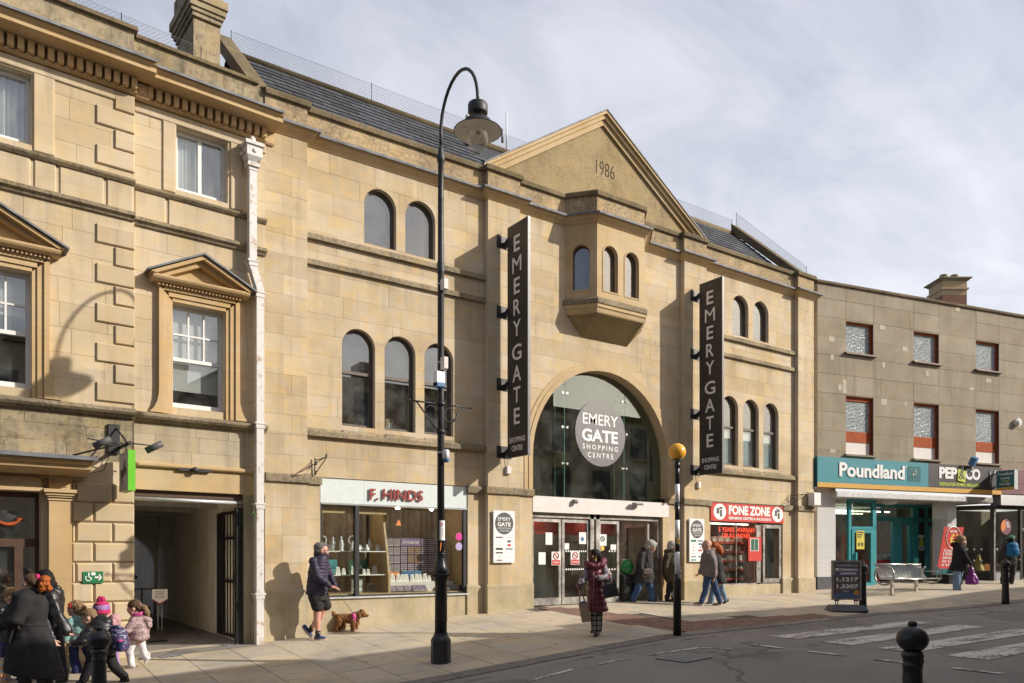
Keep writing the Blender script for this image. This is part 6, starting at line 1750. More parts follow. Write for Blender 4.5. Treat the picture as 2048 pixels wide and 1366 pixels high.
part('reflector', MB().lathe([(.334, -.016), (.25, .018), (.17, .035), (.02, .05)], (hx_, hy_, hz_), 30), M['shade_in'], lp)
part('bowl', MB().lathe([(.165, .03), (.166, -.04), (.15, -.14), (.11, -.24), (.06, -.31), (.02, -.335), (.002, -.34)], (hx_, hy_, hz_), 24), M['bowl'], lp)
part('lamp', MB().lathe([(.04, .04), (.04, -.02), (.025, -.05), (.005, -.06)], (hx_, hy_, hz_), 10), simple('lamp_bulb', (.6, .35, .2), .4), lp)
part('photocell', MB().ball((hx_ - .17, hy_, hz_ + .14), (.035, .035, .04), 8, 6), M['offwhite'], lp)
# banner arms with rings
zb = lz + 3.93
for s_ in (-1, 1):
    mb = MB(); mb.tube([(lx, ly, zb), (lx + s_ * .52, ly, zb)], .013, 6); mb.tube([(lx + s_ * .05, ly, zb - .42), (lx + s_ * .42, ly, zb)], .012, 6); mb.ball((lx + s_ * .53, ly, zb), .022, 8, 6)
    mb.tube([(lx + s_ * .17 + .11 * math.cos(i * math.pi / 9), ly, zb - .15 + .11 * math.sin(i * math.pi / 9)) for i in range(19)], .007, 5)
    part('banner_arm', mb, M['iron'], lp)
mb = MB(); mb.lathe([(.066, -.03), (.07, 0), (.066, .03)], (lx, ly, zb), 14); mb.lathe([(.066, -.03), (.07, 0), (.066, .03)], (lx, ly, zb - .42), 14); part('collar', mb, M['iron'], lp, kind='stuff')
def strap_box(z, sx, sz, mat, nm, label, dx=0.0, round_=False):
    c = (lx + dx, ly - .10, z); mb = MB()
    if round_: mb.lathe([(.0, -.07), (.05, -.07), (.055, -.05), (.055, .05), (.04, .07), (0, .07)], c, 12)
    else: mb.bbox(c[0] - sx / 2, c[0] + sx / 2, c[1] - .06, c[1] + .04, z - sz / 2, z + sz / 2, .008)
    o_ = single(nm, mb, M[mat], label, 'sensor box', WORLD, c)
    part('strap', MB().lathe([(.056, -.012), (.06, -.01), (.06, .01), (.056, .012)], (lx, ly, z + .03), 12), M['galv'], o_)
    if round_: part('lens', MB().lathe([(.0, -.12), (.045, -.12), (.05, -.08), (.05, -.06), (0, -.06)], c, 12), M['blue_card'], o_)
    return o_
strap_box(lz + 5.72, .08, .16, 'offwhite', 'sensor_box', 'small white box strapped high on the lamp post above the strings')
strap_box(lz + 4.53, .08, .18, 'offwhite', 'sensor_box', 'pale upright box strapped to the lamp post above the camera unit')
o_ = strap_box(lz + 4.28, .15, .22, 'sign_white', 'sensor_box', 'blue and white camera unit strapped above the banner arms', -.09); part('blue_hood', MB().bbox(lx - .165, lx - .02, ly - .17, ly - .06, lz + 4.15, lz + 4.22, .01), M['blue_card'], o_)
strap_box(lz + 3.16, .1, .16, 'galv', 'sensor_box', 'round white sensor with blue cap strapped low under the banner arms', .03, True)
cp_ = lambda z0, z1, wd, mat, label, nm='notice': single(nm, MB().add([(lx + .062 * math.sin(a) , ly - .062 * math.cos(a), z) for z in (z0, z1) for a in [(-wd / 2 + wd * i / 6) for i in range(7)]], [(i, i + 1, 8 + i, 7 + i) for i in range(6)]), M[mat], label, 'notice', WORLD, (lx, ly - .06, z0))
nt_ = cp_(lz + 1.86, lz + 2.16, 1.7, 'paper', 'white parking notice wrapped round the lamp post')
mb = MB()
for i in range(6):
    z = lz + 1.92 + i * .022; mb.add([(lx + .0635 * math.sin(a), ly - .0635 * math.cos(a), zz) for zz in (z, z + .006) for a in (-.3, 0, .3)], [(0, 1, 4, 3), (1, 2, 5, 4)])
part('print', mb, M['logo_grey'], nt_, kind='stuff')
part('red_symbol', MB().tube([(lx - .02 + .022 * math.cos(i * .63), ly - .064, lz + 2.10 + .022 * math.sin(i * .63)) for i in range(11)], .005, 4), M['red'], nt_)
tg = MB(); tg.add([(lx + .0635 * math.sin(a), ly - .0635 * math.cos(a), z) for a, z in ((-.7, lz + 1.70), (.8, lz + 1.68), (-.5, lz + 1.84))], [(0, 1, 2)]); single('sticker', tg, M['orange'], 'orange triangular sticker on the lamp post below the notice', 'sticker', WORLD, (lx, ly - .06, lz + 1.7))

# belisha beacon
bx_, by_ = 10.32, -4.33; bz = ground(bx_, by_); bs = .0091
bc = thing('belisha_beacon', 'zebra crossing beacon with amber globe on black and white banded pole', 'beacon', WORLD, (bx_, by_, bz))
yz = lambda py: CAMZ + (1115 - py) * bs
part('globe', MB().ball((bx_, by_, yz(909)), .152, 24, 16), M['amber'], bc)
part('globe_collar', MB().lathe([(.07, 0), (.09, .015), (.085, .03), (.045, .04)], (bx_, by_, yz(926.5)), 16), M['black'], bc)
part('neck', MB().lathe([(.05, -.1), (.055, -.04), (.04, .02)], (bx_, by_, yz(930)), 14), M['black'], bc)
bands = [(930, 972, 'black'), (972, 1007, 'sign_white'), (1007, 1042, 'black'), (1042, 1077, 'sign_white'), (1077, 1104, 'black'), (1104, 1147, 'sign_white')]
for a, b, m_ in bands: part('pole_band', MB().lathe([(.0425, yz(b)), (.0425, yz(a))], (bx_, by_, 0), 16), M[m_], bc)
part('pole_base', MB().lathe([(.072, bz - .05), (.07, yz(1162)), (.066, yz(1158)), (.043, yz(1147))], (bx_, by_, 0), 18), M['black'], bc)
tagm = MB(); tagm.add([(bx_ + .045 * math.sin(a), by_ - .045 * math.cos(a), z) for z in (yz(1088), yz(1078)) for a in (-1.2, -.6, 0, .6, 1.2)], [(i, i + 1, 6 + i, 5 + i) for i in range(4)]); tg_ = part('number_plate', tagm, M['gold'], bc)
text('15', bx_ - .015, bx_ + .03, yz(1087), yz(1079.5), by_ - .047, M['sign_black'], bc, .03)

# bollards
def solve_top(px, py, h):
    rx_, ry_ = ray(px); lo, hi = .002, .03
    for _ in range(40):
        t = (lo + hi) / 2
        if CAMZ + (1115 - py) * t > ground(t * rx_, -14 + t * ry_) + h: lo = t
        else: hi = t
    return t * rx_, -14 + t * ry_
BH = 1.15
def bollard(x, y, label):
    z = ground(x, y); t = thing('bollard', label, 'bollard', WORLD, (x, y, z), 'black ball-topped bollards along the kerbs')
    part('post', MB().lathe([(.092, -.1), (.088, .1), (.074, .74), (.072, .78), (.078, .79), (.078, .81), (.072, .82), (.075, .865), (.086, .87), (.086, .89), (.08, .90), (.08, .915), (.06, .92)], (x, y, z), 20), M['black'], t)
    part('ball', MB().ball((x, y, z + 1.015), (.122, .122, .112), 24, 16), M['black'], t)
    part('finial', MB().lathe([(.02, 1.10), (.022, 1.115), (.034, 1.125), (.037, 1.14), (.03, 1.155), (.012, 1.162), (.001, 1.163)], (x, y, z), 14), M['black'], t)
    part('emblem', MB().disc(x, z + .84, .03, y - .079, y - .07, 14), M['iron'], t)
    return t
b0 = bollard(*solve_top(198, 1255, BH), 'black ball-topped bollard in front of the group of children')
for px, py, lab in ((1825, 1244.5, 'large black ball-topped bollard nearest the viewer at the zebra crossing'), (1725.5, 1125, 'black ball-topped bollard standing beside the exchange rate board'), (2011, 1118.5, 'black ball-topped bollard in front of the man with the backpack')):
    x, y = solve_top(px, py, BH); dup(b0, (x, y, ground(x, y)), None, lab)

# exchange-rate board
ax, ay = 16.95, -3.45; az = ground(ax, ay)
AF = Frame(ax, ay, -39)
ab = thing('pavement_sign', 'grey framed pavement board listing travel money exchange rates', 'sign', AF, (0, 0, az))
z0, z1, hw = az + .27, az + 1.20, .34
mb = MB(); mb.box(-hw, hw, -.03, .03, z0, z0 + .04); mb.box(-hw, hw, -.03, .03, z1 - .04, z1); mb.box(-hw, -hw + .045, -.03, .03, z0 + .04, z1 - .04); mb.box(hw - .045, hw, -.03, .03, z0 + .04, z1 - .04); part('frame', mb, M['alu'], ab)
part('panel', MB().box(-hw + .045, hw - .045, -.02, .02, z0 + .04, z1 - .04), simple('brown_poster', (.13, .10, .085), .5, var=.08), ab)
H = z1 - z0
def az_(py): return z1 - (py - 1121) / (1202 - 1121) * H
part('blue_band', MB().box(-.29, .29, -.023, -.02, z0 + .045, az_(1187.5)), M['taupe'] if 0 else simple('poster_blue', (.10, .17, .30), .5), ab); part('lilac_band', MB().box(-.29, .29, -.023, -.02, az_(1152), az_(1143)), simple('poster_lilac', (.17, .15, .26), .5), ab)
part('arrow', MB().prism([(-.28, az_(1147.5)), (-.17, az_(1144)), (-.17, az_(1151))], -.026, -.0235), simple('arrow_grey', (.08, .08, .10), .5), ab)
lb_ = simple('poster_pale_blue', (.40, .50, .66), .5)
text('Travel Money', -.26, .26, az_(1134.5), az_(1129), -.021, lb_, ab, .02); text('0% Commission', -.26, .26, az_(1142), az_(1137), -.021, M['letter'], ab, .03); text('at RAMSDENS', -.14, .22, az_(1150), az_(1145.5), -.024, M['letter'], ab, .03)
text('1.1217', -.23, .27, az_(1164), az_(1155.5), -.021, M['letter'], ab, .04); text('1.3307', -.23, .27, az_(1178.5), az_(1170), -.021, M['letter'], ab, .04); text('Dollars', -.09, .08, az_(1186), az_(1182), -.021, lb_, ab, .02)
for py in (1166, 1180.5): part('rule', MB().box(-.27, .27, -.022, -.02, az_(py), az_(py) + .004), M['taupe'], ab)
part('price_burst', MB().disc(.225, az_(1187.5), .06, -.027, -.0235, 24), simple('burst_yellow', (.75, .42, .06), .5), ab)
part('price_burst_mark', MB().prism([(.19, az_(1189)), (.24, az_(1190)), (.26, az_(1186))], -.0285, -.0272), M['red'], ab)
for s_ in (-1, 1): mb = MB(); mb.box(s_ * .22 - .05, s_ * .22 + .05, -.03, .03, z0 - .03, z0 - .001); mb.tube([(s_ * .22 - .025, 0, z0 - .03), (s_ * .22 - .025, 0, az + .14)], .012, 6); mb.tube([(s_ * .22 + .025, 0, z0 - .03), (s_ * .22 + .025, 0, az + .14)], .012, 6); part('leg', mb, M['plastic_grey'], ab)
mb = MB(); mb.hull([(-.42, -.28, az + .03), (.42, -.28, az + .03), (.42, .28, az + .03), (-.42, .28, az + .03)], [(-.36, -.18, az + .15), (.36, -.18, az + .15), (.36, .18, az + .15), (-.36, .18, az + .15)]); mb.hull([(-.42, -.28, az + .03), (.42, -.28, az + .03), (.42, .28, az + .03), (-.42, .28, az + .03)], [(-.38, -.24, az - .02), (.38, -.24, az - .02), (.38, .24, az - .02), (-.38, .24, az - .02)]); part('base', mb, M['plastic_grey'], ab)

# bench
q_ = gp(1782.6, 1190)[0]; BF = Frame(q_.x - .32, q_.y - .05, -3.0)
gz = ground(q_.x, q_.y)
be = thing('bench', 'shiny steel wire bench with ring ends in front of the teal shop', 'bench', BF, (1.1, 0, gz))
BL = 2.35; sz = gz + .45
mb = MB(); mb.tube([(0, -.22, sz), (BL, -.22, sz)], .022, 8); mb.tube([(0, .22, sz + .01), (BL, .22, sz + .01)], .018, 8); mb.tube([(0, .40, sz + .42), (BL, .40, sz + .42)], .022, 8); part('rail', mb, M['steel'], be)
mb = MB()
for i in range(47):
    x = .05 + (BL - .1) * i / 46; mb.tube([(x, -.22, sz), (x, 0, sz - .015), (x, .2, sz), (x, .26, sz + .06), (x, .40, sz + .42)], .0075, 4)
part('seat_wires', mb, M['steel'], be, kind='stuff')
for x in (0, BL):
    mb = MB(); mb.tube([(x, .08 + .29 * math.cos(a), sz + .12 + .28 * math.sin(a)) for a in [math.radians(50 - 300 * i / 24) for i in range(25)]], .026, 8); part('end_ring', mb, M['alu'], be)
for x in (.02, BL - .02): mb = MB(); mb.tube([(x, -.20, sz), (x, -.16, sz + .20), (x, .30, sz + .21)], .014, 6); part('armrest', mb, M['steel'], be)
for x in (.32, 1.52): part('leg', MB().box(x - .035, x + .035, .02, .09, gz - .05, sz - .02), M['taupe'], be); part('foot', MB().lathe([(.09, 0), (.09, .012), (.02, .014)], (x, .05, gz), 12), M['iron'], be)

# red pull-up flag
fxx = RB.X(1906, -.4); fzz = ground(*RB.w(fxx, -.4)[:2])
fg = thing('banner_stand', 'red leaning banner with a one pound offer beside the white tiled pier', 'banner', RB, (fxx, -.4, fzz))
zt_, zb_ = RB.Z(1905, 1054, -.4), RB.Z(1905, 1137, -.4)
w2 = (RB.X(1928, -.4) - RB.X(1889, -.4)) / 2; lean = .16
def fp(u, t): return (fxx + u * w2 + lean * (t - .5) * 2 - .1, .22 + .1 * (1 - t) * 0, zb_ + t * (zt_ - zb_))
mb = MB(); mb.prism([fp(-1, 0)[::2], fp(1, 0)[::2], fp(1, 1)[::2], fp(-1, 1)[::2]], -.4, -.388); part('sheet', mb, M['red'], fg)
part('footer', MB().prism([fp(-1, -.13)[::2], fp(1, -.13)[::2], fp(1, 0)[::2], fp(-1, 0)[::2]], -.4, -.388), M['teal_dark'], fg)
part('pole', MB().tube([(fxx - w2 - lean - .1, -.38, zb_ - .3), (fxx - w2 + lean - .1, -.38, zt_)], .012, 6), M['galv'], fg)
cx_, cz_ = fp(.1, .74)[0], fp(0, .74)[2]; part('ring_print', MB().tube([(cx_ + .33 * math.cos(i * math.pi / 14), -.402, cz_ + .36 * math.sin(i * math.pi / 14)) for i in range(29)], .016, 5), M['galv'], fg)
text('£1', cx_ - .17, cx_ + .2, cz_ - .17, cz_ + .12, -.402, M['gold'], fg, .03); text('MORE', cx_ - .15, cx_ + .16, cz_ + .17, cz_ + .24, -.402, M['letter'], fg, .02)
for i, tx in enumerate(('Over', '1500', 'items', 'for £1', 'or less')): c = fp(-.1, .40 - i * .085); text(tx, c[0] - .24, c[0] + .16, c[2], c[2] + .095, -.402, M['letter'], fg, .01)
mb = MB(); mb.box(fxx - .45, fxx + .25, -.62, -.2, fzz - .02, fzz + .28); part('base', mb, M['black'], fg); mb = MB(); mb.box(fxx + .0, fxx + .35, -.75, -.63, fzz, fzz + .1); part('weight', mb, M['galv'], fg)

# horse sign of the bank
hx0, hxw = -2.42, .10
hsn = thing('hanging_sign', 'grey hanging sign with a rearing black horse and bright green edge', 'sign', L, (hx0, YL, 2.7))
ya, yb = L.Y(238.5, hx0), L.Y(255.6, hx0); zt_, zb_ = L.Z(247, 905, (ya + yb) / 2), L.Z(247, 982, (ya + yb) / 2)
part('panel', MB().box(hx0, hx0 + .055, yb, ya, zb_, zt_), M['taupe'], hsn); part('edge', MB().box(hx0 - .004, hx0 + .10, yb - .03, yb - .001, zb_ - .01, zt_ + .01), M['sign_green'], hsn); part('edge', MB().box(hx0 + .055, hx0 + .10, yb, ya, zb_ - .01, zt_ + .01), M['sign_green'], hsn)
hw_, hh_ = (ya - yb), (zt_ - zb_)
def HP(u, v): return (hx0 - .004, ya - u * hw_, zb_ + v * hh_)
sil = MB()
sil.tube([HP(.36, .50), HP(.45, .47), HP(.55, .52), HP(.62, .60), HP(.63, .70), HP(.62, .78)], [.04, .06, .062, .05, .034, .02], 7); sil.tube([HP(.62, .78), HP(.66, .72), HP(.68, .67)], [.022, .02, .012], 6)
sil.tube([HP(.40, .48), HP(.30, .44), HP(.22, .36), HP(.26, .28), HP(.22, .18)], [.05, .035, .018, .012, .012], 6); sil.tube([HP(.44, .46), HP(.38, .36), HP(.36, .28), HP(.40, .19)], [.045, .025, .013, .012], 6)
sil.tube([HP(.60, .56), HP(.74, .60), HP(.80, .52), HP(.84, .44)], [.03, .02, .012, .010], 6); sil.tube([HP(.60, .58), HP(.72, .54), HP(.78, .42), HP(.82, .36)], [.03, .018, .011, .009], 6); sil.tube([HP(.34, .50), HP(.22, .52), HP(.16, .46)], [.03, .02, .01], 6)
for v in range(len(sil.v)): sil.v[v] = (hx0 - .004 + (sil.v[v][0] - (hx0 - .004)) * .06, sil.v[v][1], sil.v[v][2])
part('horse_emblem', sil, M['sign_black'], hsn)
bz0 = L.Z(236, 905, YL)
part('wall_post', MB().box(-2.55, -2.42 + .03, YL - .05, YL - .0, L.Z(237, 908, YL), L.Z(237, 850, YL)), M['iron'], hsn)
mb = MB(); mb.tube([(hx0 + .03, YL - .04, zt_ + .12), (hx0 + .03, yb, zt_ + .12)], .03, 8); mb.tube([(hx0 - .02, YL - .05, L.Z(237, 858, YL)), (hx0 + .03, yb + .15, zt_ + .13)], .014, 6); mb.tube([(hx0 + .03, (ya + yb) / 2 - .05, zt_ + .12), (hx0 + .03, (ya + yb) / 2 - .05, zt_)], .012, 5); part('bracket_arm', mb, M['iron'], hsn)
part('stay', MB().tube([(hx0 - .62, YL - .03, L.Z(200, 915, YL)), (hx0 - .02, YL - .45, zt_ + .14)], .014, 6), M['iron'], hsn)
mb = MB(); mb.tube([(hx0 - .02, ya - .1, zt_ + .15), (hx0 - .5, ya - .35, zt_ + .16)], .01, 5); mb.tube([(hx0 + .04, ya - .3, zt_ + .15), (hx0 + .5, ya - .35, zt_ + .13)], .01, 5); part('spotlight_arm', mb, M['iron'], hsn)
for s_, (x, y, z) in ((-1, (hx0 - .30, ya - .30, zt_ + .12)), (1, (hx0 + .40, ya - .42, zt_ + .10))):
    d = Vector((-.11, .05, -.065)); p = Vector((x, y, z)); part('spotlight', MB().tube([p - d, p + d * .9], [.052, .052], 12), M['logo_grey'], hsn)
part('cable', MB().tube([(hx0 - .1, YL - .08, zt_ + .05), (hx0 - .2, YL - .06, zt_ - .25), (hx0 - .42, YL - .06, zt_ - .33), (hx0 - .62, YL - .1, zt_ - .05)], .007, 5), M['rope'], hsn)
# green accessible sign
gs = thing('direction_sign', 'green direction sign with wheelchair symbol and arrow on the rusticated pier', 'sign', L, (-2.75, YL - .05, 1.4))
yy = YL - .06; gx0, gx1 = L.X(166, yy), L.X(206.5, yy); gz0, gz1 = L.Z(186, 1166.5, yy), L.Z(186, 1143, yy)
part('panel', MB().box(gx0, gx1, yy, yy + .012, gz0, gz1), M['safety_green'], gs)
gw, gh = gx1 - gx0, gz1 - gz0
def G_(u, v): return (gx0 + u * gw, yy - .004, gz0 + v * gh)
mb = MB(); mb.tube([(G_(.25, 0)[0] + .038 * math.cos(a), yy - .003, G_(0, .42)[2] + .038 * math.sin(a)) for a in [math.radians(120 + 20 * i) for i in range(14)]], .008, 5); mb.tube([G_(.27, .78), G_(.28, .5), G_(.37, .48), G_(.41, .3)], .009, 5); mb.ball(G_(.28, .82), (.014, .004, .014), 8, 6)
part('wheelchair_symbol', mb, M['letter'], gs)
mb = MB(); mb.box(*[gx0 + u * gw for u in (.58, .78)], yy - .005, yy - .001, gz0 + .43 * gh, gz0 + .57 * gh); mb.prism([(gx0 + .74 * gw, gz0 + .25 * gh), (gx0 + .82 * gw, gz0 + .25 * gh), (gx0 + .92 * gw, gz0 + .5 * gh), (gx0 + .82 * gw, gz0 + .75 * gh), (gx0 + .74 * gw, gz0 + .75 * gh), (gx0 + .84 * gw, gz0 + .5 * gh)], yy - .0055, yy - .001)
part('arrow', mb, M['letter'], gs); part('white_square', MB().box(gx0 + .41 * gw, gx0 + .61 * gw, yy - .004, yy - .001, gz0 + .68 * gh, gz0 + .93 * gh), M['letter'], gs)
# wall bracket on lintel
mb = MB(); zx = L.Z(390, 941, -.02); mb.box(L.X(355, -.02), L.X(420, -.02), -.06, -.0, zx - .02, zx + .02); mb.ball((L.X(388, -.02), -.08, zx), (.06, .05, .05), 8, 6); single('iron_bracket', mb, M['iron'], 'rusty iron bar bracket on the lintel over the passage', 'bracket', L, (L.X(388), -.02, zx))
# signs and things inside the passage
pz, pt = gp(320, 1283); PFm = Frame(pz.x, pz.y, -25)
pg = thing('passage_sign', 'small white shield sign with red border on a thin steel stand', 'sign', PFm, (0, 0, pz.z)); k_ = pt
mb = MB(); h0, h1 = CAMZ + (1115 - 1207) * pt, CAMZ + (1115 - 1178.5) * pt; ww = 14.5 * pt
mb.prism([(-ww, h0 + .08), (0, h0), (ww, h0 + .08), (ww, h1), (-ww, h1)], -.012, .012); part('panel', mb, M['offwhite'], pg)
mb = MB(); mb.tube([(-ww, -.012, h0 + .08), (0, -.012, h0), (ww, -.012, h0 + .08)], .008, 5); part('red_border', mb, M['red'], pg)
for i, tx in enumerate(('Access to', 'Car Parks', 'and Shops', 'Deliveries')): text(tx, -ww * .6, ww * .6, h1 - .05 - i * .035, h1 - .03 - i * .035, -.013, M['logo_grey'], pg, .02, .002)
mb = MB()
for s_ in (-.035, .035): mb.tube([(s_, 0, pz.z), (s_, 0, h0 + .1)], .008, 5)
for z in (.25, .5): mb.tube([(-.035, 0, pz.z + z), (.035, 0, pz.z + z)], .006, 5)
part('stand', mb, M['alu'], pg); part('foot', MB().lathe([(.2, 0), (.2, .012), (.02, .016)], (0, 0, pz.z), 16), M['iron'], pg)
# iron gate folded against the passage wall
gt = thing('iron_gate', 'black iron gate folded back against the white brick passage wall', 'gate', L, (-.45, .2, .2))
gx_ = -.455; g0, g1 = .14, 1.30; gb, gtp = .28, 2.52
def gbox(mb, y0, y1, z0, z1, e=.012): mb.box(gx_ - e + .03 * y0, gx_ + e + .03 * y0, y0, y1, z0, z1); return mb
mb = MB(); gbox(mb, g0, g0 + .07, gb, gtp); gbox(mb, g1 - .28, g1, gb, gtp)
for z in (gb, 1.25, 2.02, gtp - .05): gbox(mb, g0 + .07, g1 - .28, z, z + .055)
part('frame', mb, M['black'], gt)
for i in range(4): y = g0 + .20 + i * .17; part('bar', gbox(MB(), y, y + .035, gb + .055, gtp - .05, .006), M['black'], gt)
part('lock', MB().box(gx_ - .04, gx_ - .02, g0 + .0, g0 + .06, 1.3, 1.45), M['iron'], gt)
part('gate_post', MB().box(gx_ - .05, gx_ + .04, g0 - .12, g0 - .01, gb - .1, gtp + .05), M['black'], gt)
hr = thing('handrail', 'black and steel handrail inside the passage', 'railing', L, (-1.3, 4.2, 0)); zr_ = L.Z(288, 1178, 4.2); xr = L.X(309, 4.2)
mb = MB(); mb.tube([(xr - 1.2, 4.2, zr_), (xr, 4.2, zr_), (xr, 4.2, .2)], .022, 8); part('top_rail', mb, M['alu'], hr); mb = MB(); mb.tube([(xr - 1.2, 4.2, zr_ - .55), (xr, 4.2, zr_ - .55)], .015, 6); mb.tube([(xr - .25, 4.2, zr_), (xr - .25, 4.2, .1)], .015, 6); part('lower_rail', mb, M['black'], hr)
wb = thing('vehicle_stand_in', 'large black bin shape standing in for a dark vehicle beyond the passage arch', 'bin', L, (-.9, 8.6, .1)); mb = MB(); mb.hull([(-1.7, 8.4, .2), (-.4, 8.4, .2), (-.4, 9.2, .2), (-1.7, 9.2, .2)], [(-1.8, 8.3, 1.15), (-.3, 8.3, 1.15), (-.3, 9.3, 1.15), (-1.8, 9.3, 1.15)]); part('body', mb, M['black'], wb)  # bin shape put in for what looked like a car
part('lid', MB().ext([(8.25, 1.15), (8.25, 1.22), (8.8, 1.36), (9.35, 1.22), (9.35, 1.15)], -1.85, -.25), M['black'], wb)
# fern in the wall
fn = thing('fern', 'small green fern growing from the wall beside the downpipe', 'plant', L, (L.X(512, -.1), -.14, L.Z(512, 1020, -.12)))
mb = MB(); cx_, cz_ = L.X(511, -.14), L.Z(511, 1022, -.14); rgf = random.Random(2)
for i in range(46):
    a = rgf.uniform(0, 6.28); e = rgf.uniform(-.9, 1.2); d = Vector((math.cos(a) * math.cos(e) * .8, -abs(math.sin(a)) * math.cos(e), math.sin(e))); r0 = rgf.uniform(.04, .11); c = Vector((cx_, -.15, cz_)) + d * r0
    s_ = Vector((-d.z, .3, d.x)).normalized() * rgf.uniform(.008, .016); tip = c + d * rgf.uniform(.03, .07) + Vector((0, 0, -.02)); mb.add([c - s_, c + s_, tip], [(0, 1, 2)])
part('leaves', mb, M['leafg'], fn, kind='stuff'); part('stem', MB().tube([(cx_, -.12, cz_ - .1), (cx_, -.16, cz_), (cx_ - .02, -.2, cz_ + .06)], .008, 4), M['leafg'], fn)
# suitcase with bags by the open door
sx_, sy_ = E.X(1251, .25), .25; sg = .60
su = thing('suitcase', 'tall black wheeled suitcase with raised silver handle by the open door', 'suitcase', WORLD, (sx_, sy_, sg))
mb = MB(); mb.bbox(sx_ - .22, sx_ + .22, sy_ - .15, sy_ + .13, sg + .05, sg + .68, .04); part('body', mb, M['black'], su)
mb = MB()
for s_ in (-.09, .09): mb.tube([(sx_ + s_, sy_, sg + .68), (sx_ + s_, sy_, sg + 1.05)], .012, 6)
mb.tube([(sx_ - .1, sy_, sg + 1.05), (sx_ + .1, sy_, sg + 1.05)], .016, 6); part('handle', mb, M['galv'], su)
for s_ in (-.17, .17): part('wheel', MB().tube([(sx_ + s_ - .015, sy_ - .05, sg + .035), (sx_ + s_ + .015, sy_ - .05, sg + .035)], .035, 10), M['black'], su)
mb = MB(); rgf = random.Random(9)
m_gr = simple('green_plastic_bag', (.03, .26, .07), .3, var=.3, scale=14)
bgm = MB().ball((0, 0, 0), 1, 16, 10); bgm.v = [(sx_ + .02 + x * .20 * (1 + .18 * noise.noise((x * 2, y * 2, z * 2))), sy_ - .02 + y * .14, sg + .86 + z * .19 * (1 + .25 * noise.noise((x * 3 + 5, y * 3, z * 3)))) for x, y, z in bgm.v]
single('carrier_bag', bgm, m_gr, 'green plastic carrier bag resting on the black suitcase', 'bag', WORLD, (sx_, sy_, sg + .7))
# ------------------------------------------------------------------ people
rgp = random.Random(31)
CAMROT = R(-34.9)
def cap(mb, pts, rr):
    """tapering limb with rounded joints"""
    rr = rr if isinstance(rr, (list, tuple)) else [rr] * len(pts)
    for i in range(len(pts) - 1): mb.tube([pts[i], pts[i + 1]], [rr[i], rr[i + 1]], 12)
    for p, r_ in zip(pts, rr): mb.ball(p, r_ * 1.0, 12, 8)
    return mb
def blob(mb, voxel=.013, smooth=2, wr=None, extra=None):
    me = mb.mesh('cloth'); o = bpy.data.objects.new('cloth', me)
    m = o.modifiers.new('r', 'REMESH'); m.mode = 'VOXEL'; m.voxel_size = voxel; m.use_smooth_shade = True
    me2 = evaluated(o); bpy.data.meshes.remove(me)
    bm = bmesh.new(); bm.from_mesh(me2)
    for _ in range(smooth): bmesh.ops.smooth_vert(bm, verts=bm.verts, factor=.5, use_axis_x=True, use_axis_y=True, use_axis_z=True)
    if wr:
        kind, amp, fr = wr; bm.normal_update(); off = Vector((rgp.random() * 50, rgp.random() * 50, rgp.random() * 50))
        ds = []
        for v in bm.verts:
            p = v.co
            if kind == 'fold': d = amp * (noise.noise(Vector((p.x * fr, p.y * fr, p.z * fr * .45)) + off) + .6 * noise.noise(Vector((p.x * fr * .5 + p.z * fr * .9, p.y * fr * .7, p.z * fr * .9 - p.x * fr * .5)) + off))
            elif kind == 'quilt': d = amp * (abs(math.sin(math.pi * (p.z + .02 * noise.noise(p * 6)) / fr)) ** .6 - .5) + amp * .5 * noise.noise(p * 14 + off)
            else: d = amp * (noise.noise(p * fr + off) + .6 * noise.noise(p * fr * 2.3 + off))
            ds.append(v.normal * d)
        for v, d in zip(bm.verts, ds): v.co += d
    if extra is not None and extra.v:
        e = extra.mesh('x'); bm.from_mesh(e); bpy.data.meshes.remove(e)
    for f in bm.faces: f.smooth = True
    bm.to_mesh(me2); bm.free()
    return me2
def cloth(name, col, rough=.85, col2=None, scale=8, bump=.15, pattern=None, spec=.25):
    m, t, b = nodes(name); k = NT(t); co = k.co()
    c2 = col2 or tuple(x * .7 for x in col)
    if pattern == 'check':
        w1 = k.n('ShaderNodeTexBrick'); w1.offset = 0; w1.inputs['Scale'].default_value = 1; w1.inputs['Brick Width'].default_value = .09; w1.inputs['Row Height'].default_value = .09; w1.inputs['Mortar Size'].default_value = .011
        w1.inputs['Color1'].default_value = (*col, 1); w1.inputs['Color2'].default_value = (*[x * .85 for x in col], 1); w1.inputs['Mortar'].default_value = (*c2, 1)
        k.link(k.co('Object', (1, 1, 1), (R(90), 0, 0)), w1.inputs[0]); c = w1.outputs[0]
    elif pattern == 'print':
        c = k.mix(k.rng(k.noise(scale, 3, .6, k.co('Object', (1, 1, 1), (.4, .7, .3)), 2.5), .46, .54), col, c2)
        c = k.mix(k.rng(k.noise(scale * .8, 2, .5, k.co('Object', (1, 1, 2.2), (.2, .9, 0))), .58, .62), c, (.28, .03, .04) if col[0] > .3 else (.35, .38, .45))
    else: c = k.mix(k.rng(k.noise(scale, 5, .6, co), .38, .66), col, c2)
    k.link(c, b.inputs['Base Color']); b.inputs['Roughness'].default_value = rough; b.inputs['Specular IOR Level'].default_value = spec
    k.bump(b, k.noise(scale * 9, 3, .6, co), bump, .006)
    return m
def skin(name, col):
    m, t, b = nodes(name); k = NT(t)
    k.link(k.mix(k.rng(k.noise(14, 4), .4, .65), col, tuple(x * f for x, f in zip(col, (.9, .78, .74)))), b.inputs['Base Color']); b.inputs['Roughness'].default_value = .55
    b.inputs['Subsurface Weight'].default_value = .08; b.inputs['Subsurface Radius'].default_value = (.02, .008, .005)
    return m
